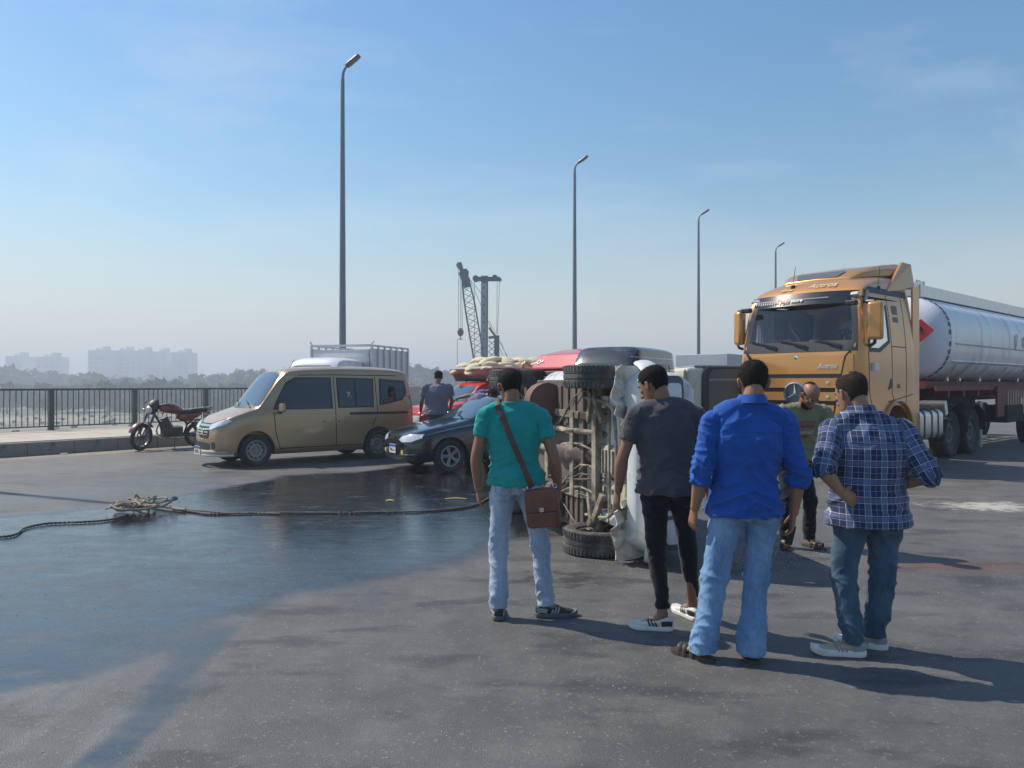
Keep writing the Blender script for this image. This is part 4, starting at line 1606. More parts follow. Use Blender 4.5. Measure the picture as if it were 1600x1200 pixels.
def panel_truck():
    root = empty('panel_truck', (3.95, 16.4, 0), 0, 'small cream and brown box lorry between the overturned pickup and the gold lorry', 'truck')
    b = MB(); b.box((.36, 0, 1.06), (.74, 1.5, 1.62)); part('body', b, brown_p, root, 0, .05)
    b = MB(); b.tube([(-.02, -.80, .35), (-.02, -.80, 1.55), (0, -.79, 1.78), (.06, -.77, 1.86)], [(.06, .02)] * 4, n=8, k=3); part('corner_post', b, black_pl, root)
    b = MB(); b.box((-.17, 0, 1.05), (.30, 1.56, 1.66)); part('cream_panel', b, cr, root, 0, .06)
    b = MB(); b.box((.30, 0, 1.90), (.98, 1.5, .05)); part('roof', b, mat('grey_tarpaulin', (.20, .22, .25), .6, var=.15), root, 0, .02)
    b = MB(); b.box((.37, -.77, 1.64), (.66, .02, .03)); part('trim_strip', b, mat('trim_grey', (.3, .3, .3), .5), root, 0)
    for s in (1, -1):
        for x in (-.05, .45):
            wheel(root, (x, s * .66, .3), .30, .18, 'steel', s)
    for o in root.children:
        if not o.name.startswith('wheel'):
            co = get_co(o.data)
            co[:, 0] *= 1.25
            co[:, 2] = .30 + (co[:, 2] - .3) * 1.05
            set_co(o.data, co)
    return root


panel_truck()

# pale box body of a lorry far behind
root = empty('box_truck', (6.6, 27.5, 0), math.atan2(-.79, -.61), 'pale grey box lorry far up the bridge, seen over the cream panel', 'truck')
greyb = mat('box_grey', (.45, .47, .48), .6, var=.06)
b = MB(); b.box((-2.2, 0, 1.70), (3.6, 2.0, 2.0)); part('box_body', b, greyb, root, 0, .02)
b = MB(); b.box((.55, 0, 1.35), (1.5, 1.8, 1.7), taper=(.8, .92)); part('cab', b, greyb, root, 0, .08)
b = MB(); b.box((1.18, 0, 1.75), (.05, 1.5, .6)); part('windscreen', b, blackgl, root, 0)
for s in (1, -1):
    for x in (.5, -2.8):
        wheel(root, (x, s * .85, .38), .38, .22, 'steel', s)
# ---------------------------------------------------------------- gold lorry with its tank trailer
gold2 = mat('truck_gold_paint', (.62, .285, .07), .28, metal=.35, var=.05, vscale=1.2, coat=.7, dirt=(.36, .24, .12), dirt_amt=.12, dscale=2)
tankm = mat('tank_paint', (.76, .77, .79), .36, metal=.1, var=.07, vscale=2.5, coat=.25, dirt=(.40, .39, .38), dirt_amt=.35, dscale=2.6, stretch=(1, .5, .22))
alu = mat('aluminium', (.60, .61, .62), .3, metal=.85, var=.1)
framered = mat('frame_red', (.16, .02, .025), .6, var=.15, dirt=(.12, .07, .06), dirt_amt=.3)
cabin_dark = mat('cabin_trim', (.035, .035, .04), .8)
grey_tr = mat('grey_trim', (.10, .105, .11), .5)
F2 = Vector((-.74, -.673)).normalized()
TR = math.atan2(F2.y, F2.x)


def gold_truck():
    root = empty('lorry', (5.46, 14.63, 0), TR, 'gold tractor lorry with a star badge and gold mirrors, behind the bending man', 'lorry')

    def st(x, w, sill, z1, z2, belt, mid, sh, roof, tw):
        return (x, [(w * .96, sill), (w, sill + .15), (w, z1), (w, z2), (w, belt), ((w * .5 + tw * .5) + .01, mid), (tw, sh), (tw * .93, sh + (roof - sh) * .55), (tw * .6, roof - .03), (0, roof)])
    keys = [st(.10, .98, .42, .7, 1.2, 1.7, 2.0, 2.10, 2.16, .93), st(.06, 1.14, .36, .8, 1.3, 1.9, 2.15, 2.25, 2.30, 1.08), st(-.02, 1.22, .34, .8, 1.3, 2.0, 2.3, 2.50, 2.58, 1.13), st(-.14, 1.245, .34, .8, 1.3, 2.1, 2.7, 3.02, 3.12, 1.12),
            st(-.27, 1.25, .34, .8, 1.3, 2.2, 2.95, 3.26, 3.36, 1.10), st(-.52, 1.25, .34, .8, 1.3, 2.2, 3.0, 3.36, 3.58, 1.08), st(-1.0, 1.25, .34, .8, 1.3, 2.2, 3.0, 3.42, 3.72, 1.08), st(-1.6, 1.25, .34, .8, 1.3, 2.2, 3.0, 3.48, 3.82, 1.08),
            st(-2.2, 1.25, .60, .9, 1.4, 2.2, 3.0, 3.52, 3.86, 1.09), st(-2.27, 1.23, .62, .9, 1.4, 2.2, 3.0, 3.50, 3.84, 1.07)]
    sh = shell(keys, 4, 3)
    bvh = bvh_of(sh)
    me = sh.mesh('body', gold2, 0)
    cut = MB()
    for s in (1, -1):
        cut.cyl((-1.42, s * 1.6, .56), (-1.42, s * .78, .56), .66, n=36)
    me = boolean_cut(me, cut)
    # windscreen, side window and cabin hollow
    c2 = MB()
    c2.box((-1.06, 0, 2.58), (1.70, 2.28, 1.30))
    me = boolean_cut(me, c2)
    c3 = MB()
    ws = [(-1.02, 2.42), (1.02, 2.42), (.98, 2.8), (.93, 3.10), (-.93, 3.10), (-.98, 2.8)]
    Mx = Matrix(((0, 0, 1, -.6), (1, 0, 0, 0), (0, 1, 0, 0), (0, 0, 0, 1)))
    c3.prism(ws, 1.5, Mx)
    me = boolean_cut(me, c3)
    c4 = MB()
    sw = [(-.24, 2.28), (-.24, 2.62), (-.36, 3.04), (-1.05, 3.04), (-1.05, 2.44), (-.62, 2.28)]
    My = Matrix(((1, 0, 0, 0), (0, 0, 1, -1.5), (0, 1, 0, 0), (0, 0, 0, 1)))
    c4.prism(sw, 3.0, My)
    me = boolean_cut(me, c4)
    me.materials.clear(); me.materials.append(gold2)
    me.shade_smooth(); me.set_sharp_from_angle(angle=math.radians(32))
    link('body', me, root)
    D = lambda *a, **k: decal(*a, bvh=bvh, parent=root, **k)
    gl = glass_mat('cab_window_glass', clear=.72)

    def pane(name, poly, view, off=-.004):
        D(name, poly, view, m=gl, off=off, thick=0.0, step=.2)
    pane('windscreen', [(x * .999, z) for x, z in ws], 'F')
    for v in 'LR':
        pane('side_window', sw, v)
    # black surrounds of the glass
    def ring(name, outer, inner, view, m, off):
        k = len(outer)
        for i in range(k):
            j = (i + 1) % k
            D(name, [outer[i], outer[j], inner[j], inner[i]], view, m=m, off=off, step=.15)
    ring('windscreen_surround', [(-1.14, 2.22), (1.14, 2.22), (1.09, 2.8), (1.02, 3.20), (-1.02, 3.20), (-1.09, 2.8)], ws, 'F', black_pl, .006)
    for v in 'LR':
        ring('window_surround', [(-.17, 2.20), (-.17, 2.64), (-.30, 3.11), (-1.12, 3.11), (-1.12, 2.40), (-.64, 2.20)], sw, v, black_pl, .005)
    # cabin interior
    b = MB(); b.box((-.42, 0, 2.12), (.55, 2.2, .36)); part('dashboard', b, cabin_dark, root, 0, .05)
    for s in (1, -1):
        b = MB(); b.box((-1.05, s * .62, 2.2), (.5, .52, .2)); b.box((-1.28, s * .62, 2.62), (.16, .5, .85), (0, -.15, 0)); b.box((-1.33, s * .62, 3.05), (.1, .28, .2)); part('seat', b, mat('seat_cloth', (.06, .06, .075), .9), root, 0, .04)
    b = MB(); b.lathe([(.22, -.014), (.235, 0), (.22, .014), (.205, 0), (.22, -.014)], n=24, axis='z'); b.bar((-.21, 0, 0), (.21, 0, 0), .03); b.cyl((0, 0, 0), (.0, 0, -.3), .03)
    w = part('steering_wheel', b, cabin_dark, root); w.location = (-.70, .62, 2.47); w.rotation_euler = (0, -.95, 0)
    b = MB()
    for i in range(9):
        b.box((-.60 - .0 * i, -1.08 + .015 * i, 2.75), (.40, .012, .60), (0, 0, .3 * math.sin(i * 2)))
    part('white_curtain', b, mat('curtain_cloth', (.62, .6, .6), .9), root)
    b = MB(); b.box((-.27, .18, 2.40), (.04, .20, .13)); part('dashboard_card', b, mat('card_white', (.75, .78, .70), .6, var=.4, vscale=30), root, 0, .01)
    b = MB(); b.box((-.30, .66, 2.38), (.16, .5, .09)); part('folded_papers', b, mat('paper_white', (.6, .66, .68), .7), root, 0, .02)
    b = MB(); b.box((-.30, -.42, 2.40), (.05, .26, .17)); part('dashboard_box', b, mat('brown_box', (.16, .07, .05), .7), root, 0, .01)
    b = MB(); b.tube([(-.26, -.66, 2.3), (-.26, -.68, 2.42), (-.27, -.67, 2.52)], [.045, .035, .01], n=8); part('dashboard_ornament', b, mat('ornament', (.6, .35, .12), .5, var=.6, vscale=40), root)
    # wipers
    for y0, y1 in ((.85, .30), (.20, -.38), (-.42, -.98)):
        h = bvh.ray_cast(V(9, y0, 2.34), V(-1, 0, 0))[0]; h2 = bvh.ray_cast(V(9, y1, 2.46), V(-1, 0, 0))[0]
        b = MB(); b.bar(h + V(.035, 0, 0), h2 + V(.03, 0, 0), .022, .014); b.bar(h + V(.035, 0, -.06), h.lerp(h2, .5) + V(.045, 0, 0), .03, .02); part('wiper', b, black_pl, root, 0)
    # sun visor with its writing and two marker lamps
    b = MB()
    rings = []
    for i in range(13):
        y = -1.13 + 2.26 * i / 12
        x = -.02 - .22 * (abs(y) / 1.13) ** 2.5
        z = 3.24 - .015 * (abs(y) / 1.13) ** 2
        rings.append([V(x, y, z - .14), V(x + .02, y, z - .12), V(x - .10, y, z + .12), V(x - .20, y, z + .13), V(x - .14, y, z - .1)])
    b.loft(rings)
    vis = part('sun_visor', b, mat('visor_black', (.018, .018, .02), .22, coat=.5), root, 35)
    for s in (1, -1):
        b = MB(); b.box((-.17, s * 1.0, 3.27), (.06, .17, .06), (0, -.4, -s * .35)); part('marker_lamp', b, lampgl, vis, 0, .01)
    vx = Vector((-.12, 0, .24)).normalized()
    rw = mat('visor_red', (.65, .06, .05), .5)
    lettering('Paul', rw, vis, (-.022, -.33, 3.22), (0, 1, 0), vx, .135, bold=.002)
    lettering('store', wp, vis, (-.026, -.06, 3.22), (0, 1, 0), vx, .115, bold=.002, shear=.2)
    b = MB()
    for i in range(9):
        b.box((-.05 - .004 * i, -.52 - .05 * i, 3.20), (.008, .012, .07), (0, -.46, 0))
    part('lettering', b, wp, vis, 0)
    b = MB(); b.bar((-.03, .08, 3.235), (-.06, .55, 3.235), .006, .012); b.bar((-.03, -.46, 3.235), (-.10, -.98, 3.235), .006, .014); part('lettering', b, wp, vis, 0)
    # faded writing on the roof front
    fm = mat('faded_lettering', (.62, .50, .32), .4)
    for txt, y, z, sz in (('Actros', .28, 3.50, .20), ('silver', -.42, 3.46, .12)):
        h = bvh.ray_cast(V(9, y, z), V(-1, 0, 0))
        nn = h[1] if h[1].x > 0 else -h[1]
        yd = Vector((0, 1, 0)); zd = nn.cross(yd).normalized()
        lettering(txt, fm, root, h[0] + nn * .012, (0, 1, 0), zd if zd.z > 0 else -zd, sz, bold=.004, shear=.2)
    # bonnet seam, script, grille
    for z0, z1, w in ((1.55, 1.73, .79), (1.31, 1.47, .76), (1.07, 1.23, .73), (.86, 1.00, .70)):
        D('grille_slat', [(-w, z0), (w, z0), (w + .02, z1), (-w - .02, z1)], 'F', m=gold2, off=.035, step=.12)
    D('grille', [(-.70, .84), (.70, .84), (.85, 1.79), (-.85, 1.79)], 'F', m=black_pl, off=.004, step=.14)
    D('panel_gap', strip([(-.87, 1.80), (.87, 1.80)], .014), 'F', m=seam, off=.008)
    D('bumper', [(-1.04, .42), (1.04, .42), (1.08, .78), (-1.08, .78)], 'F', m=mat('bumper_grey', (.10, .10, .10), .5), off=.03, step=.15)
    for s in (1, -1):
        q = [(.72, .50), (1.0, .52), (1.04, .74), (.78, .72)]
        D('headlight', q if s > 0 else mirror_xy(q), 'F', m=lampgl, off=.045, step=.08)
        sp = [(.72, .84), (1.02, .84), (1.10, 1.5), (1.08, 2.16), (1.02, 2.18), (.96, 2.1)]
        D('corner_panel', sp if s > 0 else mirror_xy(sp), 'F', m=gold2, off=.05, step=.1)
        gp = strip([(.70, .84), (.955, 2.13), (1.03, 2.21)], .022)
        D('panel_gap', gp if s > 0 else mirror_xy(gp), 'F', m=seam, off=.053)
        for z in (1.65, 1.39, 1.15):
            q = rrect(.60, .66, z - .02, z + .02, .015)
            D('washer_jet', q if s > 0 else mirror_xy(q), 'F', m=chrome, off=.05, step=.05)
    # star badge
    hp = bvh.ray_cast(V(9, 0, 1.44), V(-1, 0, 0))[0]
    b = MB(); b.cyl((hp.x - .02, 0, 1.44), (hp.x + .055, 0, 1.44), .205, n=36)
    em = part('badge', b, mat('badge_dark', (.03, .035, .05), .15, coat=1), root, 30)
    b = MB(); b.lathe([(.205, .04), (.215, .075), (.195, .085), (.185, .06), (.205, .04)], c=(hp.x, 0, 1.44), axis='x', n=40)
    part('badge_ring', b, chrome, em)
    b = MB()
    for a in (90, 210, 330):
        a = math.radians(a)
        tip = V(hp.x + .075, .19 * math.cos(a), 1.44 + .19 * math.sin(a))
        lft = V(hp.x + .06, .028 * math.cos(a + 1.57), 1.44 + .028 * math.sin(a + 1.57)); rgt = V(hp.x + .06, .028 * math.cos(a - 1.57), 1.44 + .028 * math.sin(a - 1.57))
        b.add([tip, lft, V(hp.x + .095, 0, 1.44), rgt, V(hp.x + .055, 0, 1.44)], [(0, 1, 2), (0, 2, 3), (0, 3, 4), (0, 4, 1)])
    part('badge_star', b, chrome, em, 20)
    b = MB(); b.lathe([(.001, .0), (.035, .0), (.04, .02), (.001, .025)], c=(hp.x - .02, 0, 2.12), axis='x', n=18); part('round_badge', b, chrome, root)
    lettering('Actros', chrome, root, bvh.ray_cast(V(9, .60, 1.95), V(-1, 0, 0))[0] + V(.012, 0, 0), (0, 1, 0), (0, 0, 1), .13, shear=.35, bold=.001)
    # mirrors
    for s, my in ((1, 1.40), (-1, 1.31)):
        b = MB(); b.tube([(-.25, s * 1.22, 2.30), (-.14, s * 1.36, 2.36), (-.12, s * 1.38, 2.45)], .03, n=8)
        part('mirror_arm', b, black_pl, root)
        b = MB(); b.tube([(-.22, s * 1.14, 3.12), (-.12, s * 1.36, 3.10), (-.10, s * 1.38, 3.02)], .035, n=8)
        arm = part('mirror_arm', b, black_pl, root)
        b = MB(); b.box((-.08, s * my, 2.75), (.16, .26 if s > 0 else .20, .68), (0, 0, s * .25)); part('mirror_shell', b, gold2, arm, 30, .05)
        b = MB(); b.box((-.165, s * my, 2.75), (.01, .20, .60), (0, 0, s * .25)); part('mirror_glass', b, blackgl, arm, 0)
        b = MB(); b.box((.09, s * 1.05, 3.08), (.12, .2, .09)); part('kerb_mirror', b, black_pl, arm, 0, .02)
    # roof equipment
    b = MB()
    prof_ = [(-.70, .70, 3.60, 3.66), (-.95, .80, 3.66, 3.80), (-1.3, .88, 3.70, 3.89), (-1.8, .98, 3.74, 3.98), (-2.3, 1.06, 3.76, 4.04)]
    b.loft([[V(x, -w, za), V(x, w, za), V(x, w * .97, za + (zb - za) * .6), V(x, w * .86, zb), V(x, 0, zb + .02), V(x, -w * .86, zb), V(x, -w * .97, za + (zb - za) * .6)] for x, w, za, zb in prof_])
    part('roof_deflector', b, gold2, root, 30, .03)
    b = MB(); b.add([(-.71, -.40, 3.675), (-.71, .40, 3.675), (-.93, .50, 3.815), (-.93, -.50, 3.815)], [(0, 1, 2, 3)]); b.v = [(x, y, z + .012) for x, y, z in b.v]
    part('roof_hatch', b, grey_tr, root, 0)
    for s in (1, -1):
        b = MB(); b.add([(-1.35, s * 1.10, 3.40), (-2.27, s * 1.16, 3.50), (-2.50, s * 1.17, 3.55), (-2.50, s * 1.10, 4.03), (-2.2, s * 1.05, 4.05), (-1.35, s * 1.10, 3.42)], [(0, 1, 2, 3, 4, 5)])
        b.v += [(x, y - s * .05, z) for x, y, z in b.v]; b.f = [tuple(range(6)), tuple(range(6, 12))] + [(i, (i + 1) % 6, 6 + (i + 1) % 6, 6 + i) for i in range(6)]; b.mi = [0] * 8
        part('roof_side_fin', b, gold2, root, 0)
        b = MB(); b.box((-2.42, s * 1.21, 2.1), (.34, .04, 2.9)); part('side_deflector', b, gold2, root, 0, .01)
    for x, y, z in ((-.45, -.35, 3.52), (-1.0, 1.06, 3.42)):
        b = MB(); b.cyl((x, y, z), (x, y, z + .05), .05, .04, 10); b.cyl((x, y, z + .04), (x - .1, y, z + .42), .006, n=5); part('aerial', b, black_pl, root)
    # near side: door seams, lower pocket, arch lip, steps, sticker
    for v in 'LR':
        for pts in ([(-.16, 2.2), (-.18, 1.5), (-.35, 1.1), (-.62, 1.02)], [(-1.18, 3.3), (-1.18, 1.45), (-1.30, 1.28)], [(-1.18, 2.33), (-1.86, 2.33)], [(-1.86, 3.4), (-1.86, .9)], [(-.2, 3.34), (-1.9, 3.34)], [(-1.0, 1.28), (-2.2, 1.42)]):
            D('panel_gap', strip(pts, .016), v, m=seam, off=.003, step=.14)
        D('black_band', strip([(-.35, 3.37), (-2.15, 3.37)], .12), v, m=black_pl, off=.004, step=.14)
        D('lock_pocket', [(-.98, 1.50), (-1.20, 1.56), (-1.20, 1.72), (-1.10, 1.72)], v, m=black_pl, off=.004, step=.1)
        D('door_handle', rrect(-1.62, -1.48, 1.54, 1.62, .03), v, m=gold2, off=.03, step=.05)
        D('badge_plate', rrect(-1.60, -1.36, 2.95, 3.12, .02), v, m=grey_tr, off=.006)
        D('badge_plate', rrect(-1.60, -1.36, 2.80, 2.90, .02), v, m=grey_tr, off=.006)
        D('sticker', rrect(-.30, -.45, 1.86, 2.0, .01), v, m=mat('sticker_white', (.7, .74, .72), .5), off=.055)
        D('step', [(-.30, .48), (-.80, .48), (-.80, .56), (-.30, .56)], v, m=black_pl, off=.03)
    for s in (1, -1):
        b = MB()
        arc = [(-1.42 + .70 * math.cos(a), s * 1.265, .60 + .70 * math.sin(a)) for a in [math.radians(q) for q in range(-10, 191, 10)]]
        b.tube(arc, [(.05, .035)] * len(arc), n=8, ref=(0, 1, 0)); part('arch_lip', b, gold2, root)
        wheel(root, (-1.42, s * 1.03, .52), .52, .30, 'steel', s, treads=48)
    # chassis
    b = MB()
    for s in (1, -1):
        b.box((-4.6, s * .42, .92), (4.8, .09, .26))
    b.box((-3.0, 0, .92), (.2, .9, .2)); b.box((-5.3, 0, 1.12), (1.0, 1.0, .12))
    part('chassis', b, under, root, 0)
    b = MB(); b.box((-2.9, 0, 1.16), (1.0, 2.3, .05)); part('deck_plate', b, mat('deck_grey', (.10, .09, .085), .8), root, 0)
    for s in (1, -1):
        b = MB(); b.prism(rrect(-.36, .36, -.30, .30, .12), 1.25, Matrix(((0, 0, 1, -3.75), (s, 0, 0, s * .92), (0, 1, 0, .78), (0, 0, 0, 1)))); tank = part('fuel_tank', b, alu, root, 40)
        for x in (-2.75, -3.15, -3.5):
            b = MB(); b.prism(rrect(-.37, .37, -.31, .31, .12), .05, Matrix(((0, 0, 1, x), (s, 0, 0, s * .92), (0, 1, 0, .78), (0, 0, 0, 1)))); part('tank_strap', b, black_pl, tank, 40)
        for x in (-4.72, -6.07):
            wheel(root, (x, s * .98, .52), .52, .34, 'steel', s, treads=48, rim_m=mat('dark_rim', (.10, .10, .10), .6))
            b = MB()
            arc = [(x + .62 * math.cos(a), s * .97, .54 + .62 * math.sin(a)) for a in [math.radians(q) for q in range(0, 181, 12)]]
            b.tube(arc, [(.26, .02)] * len(arc), n=8, ref=(0, 1, 0)); part('mudguard', b, black_pl, root)
        b = MB(); b.box((-4.02, s * .98, 1.10), (.16, .55, .30), (0, .3, 0)); part('mudguard_bracket', b, alu, root, 0, .01)
    return root


gold_truck()


def trailer():
    root = empty('tank_trailer', (5.46, 14.63, 0), TR, 'white tank trailer with a red hazard diamond behind the gold cab', 'trailer')
    cz, a, c = 2.62, 1.25, .98
    def ringp(x, s, n=40):
        out = []
        for i in range(n):
            t = 2 * math.pi * i / n
            e = 2.6
            ct, st_ = math.cos(t), math.sin(t)
            out.append(V(x, s * a * math.copysign(abs(ct) ** (2 / e), ct), cz + s * c * math.copysign(abs(st_) ** (2 / e), st_)))
        return out
    b = MB()
    b.loft([ringp(-4.35, 1), ringp(-14.5, 1)])
    part('tank', b, tankm, root, 40)
    b = MB()
    b.loft([ringp(x, s) for x, s in ((-4.34, .995), (-4.22, .975), (-4.06, .90), (-3.93, .75), (-3.86, .5), (-3.83, .2), (-3.825, .02))], cap=True)
    part('tank_head', b, mat('tank_head_paint', (.66, .67, .74), .42, var=.04, coat=.2), root, 60)
    for x in (-6.4, -8.5, -10.6, -12.7):
        b = MB(); b.loft([ringp(x, 1.004), ringp(x - .05, 1.004)]); part('hoop', b, tankm, root, 40)
    # stitched edge band
    me_ = None
    for i in range(44):
        t = 2 * math.pi * (i + .5) / 44
        e = 2.6
        y = a * 1.0 * math.copysign(abs(math.cos(t)) ** (2 / e), math.cos(t)); z = cz + c * math.copysign(abs(math.sin(t)) ** (2 / e), math.sin(t))
        if me_ is None:
            me_ = MB().box((0, 0, 0), (.05, .10, .012)).mesh('weld_patch', grey_tr, 0)
        o = link('weld_patch', me_, root); o.location = (-4.30, y * 1.002, cz + (z - cz) * 1.002)
        tn = Vector((0, -a * math.sin(t), c * math.cos(t)))
        o.rotation_euler = (math.atan2(tn.z, tn.y), 0, 0)
    # top walkway and rail
    b = MB()
    for s in (1, -1):
        b.box((-9.4, s * .55, 3.72), (10.2, .05, .26))
    b.box((-9.4, 0, 3.60), (10.2, 1.1, .03)); b.box((-4.45, 0, 3.74), (.08, 1.2, .36))
    part('walkway', b, alu, root, 0)
    b = MB()
    for x in (-4.6, -4.75, -5.0):
        b.lathe([(.05, -.015), (.07, 0), (.05, .015), (.035, 0), (.05, -.015)], c=(x, .45, 3.92), axis='y', n=14)
    part('valve_wheels', b, alu, root)
    for x in (-6.2, -8.6, -11.0):
        b = MB(); b.cyl((x, 0, 3.58), (x, 0, 3.76), .26, n=20); part('manhole', b, alu, root)
    # brackets, stripe and weathered print on the flank
    for s in (1, -1):
        for x in (-4.9, -5.7, -7.1, -8.6, -10.2):
            b = MB(); b.tube([(x, s * 1.16, 2.05), (x, s * 1.02, 1.82), (x - .0, s * .90, 1.62)], .022, n=6); b.box((x, s * .98, 1.74), (.12, .03, .10)); part('bracket', b, alu, root)
        b = MB(); b.box((-9.4, s * 1.243, 2.50), (9.6, .012, .035)); part('stripe', b, mat('stripe_tan', (.50, .34, .26), .6, var=.3, vscale=5), root, 0)
        b = MB(); b.loft([[V(-4.6, s * 1.03, 1.98), V(-4.6, s * 1.19, 2.12), V(-4.6, s * 1.17, 2.15)], [V(-14.2, s * 1.03, 1.98), V(-14.2, s * 1.19, 2.12), V(-14.2, s * 1.17, 2.15)]]); part('hose_tray', b, tankm, root, 0)
    dk = mat('faded_print', (.36, .38, .44), .6, var=.4, vscale=8)
    lettering('(/', dk, root, (-9.0, 1.262, 2.72), (-1, 0, 0), (0, 0, 1), .42, bold=.01)
    lettering('/\\_ =', dk, root, (-9.9, 1.262, 2.70), (-1, 0, 0), (0, 0, 1), .36, bold=.01)
    # hazard diamond on the head
    hx, hy, hz_ = -3.90, .80, 2.78
    nrm = Vector((1, .42, .10)).normalized()
    R_ = nrm.to_track_quat('Z', 'Y').to_matrix()
    b = MB(); b.box((0, 0, 0), (.36, .36, .008), Matrix.Rotation(math.radians(45), 3, 'Z'))
    hd = part('hazard_diamond', b, mat('hazard_red', (.62, .04, .06), .5), root, 0)
    M4 = (Matrix((Vector((0, 0, 1)).cross(nrm).normalized(), nrm.cross(Vector((0, 0, 1)).cross(nrm).normalized()), nrm)).transposed()).to_4x4()
    M4.translation = (hx + .035, hy, hz_)
    hd.matrix_local = M4
    b = MB(); b.prism([(0, -.05), (.035, -.03), (.04, .01), (.018, .05), (.012, .02), (-.005, .075), (-.03, .03), (-.04, -.01), (-.03, -.035)], .003, Matrix.Translation((0, .02, .005))); b.box((0, -.055, .0065), (.10, .012, .003))
    part('flame_sign', b, mat('sign_dark', (.06, .01, .01), .5), hd, 0)
    # red frame
    b = MB()
    for s in (1, -1):
        b.box((-9.2, s * .48, 1.36), (10.6, .14, .30)); b.box((-9.0, s * 1.05, 1.52), (10.0, .06, .10))
    for x in range(-14, -4):
        b.box((x + .2, 0, 1.42), (.10, 2.1, .18))
    b.box((-9.2, 0, 1.60), (10.4, 1.7, .16))
    part('frame', b, framered, root, 0)
    for s in (1, -1):
        b = MB(); b.box((-6.2, s * .62, 1.22), (3.4, .05, .62)); part('dark_fill_panel', b, under, root, 0)  # added dark sheet, stands in for the darkness in the gap under the frame
        b = MB(); b.box((-8.9, s * 1.12, 1.18), (2.0, .05, .75)); part('side_guard', b, framered, root, 0)
        for i in range(8):
            b = MB(); b.box((-8.72 - i * .22, s * 1.155, 1.15), (.07, .02, .62)); part('guard_board', b, mat('board_beige', (.5, .36, .26), .7, var=.2), root, 0)
        b = MB(); b.box((-7.25, s * .95, .52), (.05, .06, .9)); b.box((-7.25, s * 1.0, .34), (.55, .08, .05)); b.cyl((-7.25, s * .95, 1.2), (-7.25, s * .95, .1), .05, n=8); part('landing_leg', b, mat('leg_pale', (.45, .45, .38), .6), root, 0)
        b = MB(); b.box((-9.2, s * .95, .86), (1.4, .5, .45)); part('tool_box', b, under, root, 0, .03)
        for x in (-11.2, -12.5, -13.8):
            wheel(root, (x, s * .98, .52), .52, .34, 'steel', s, treads=40)
    return root


trailer()


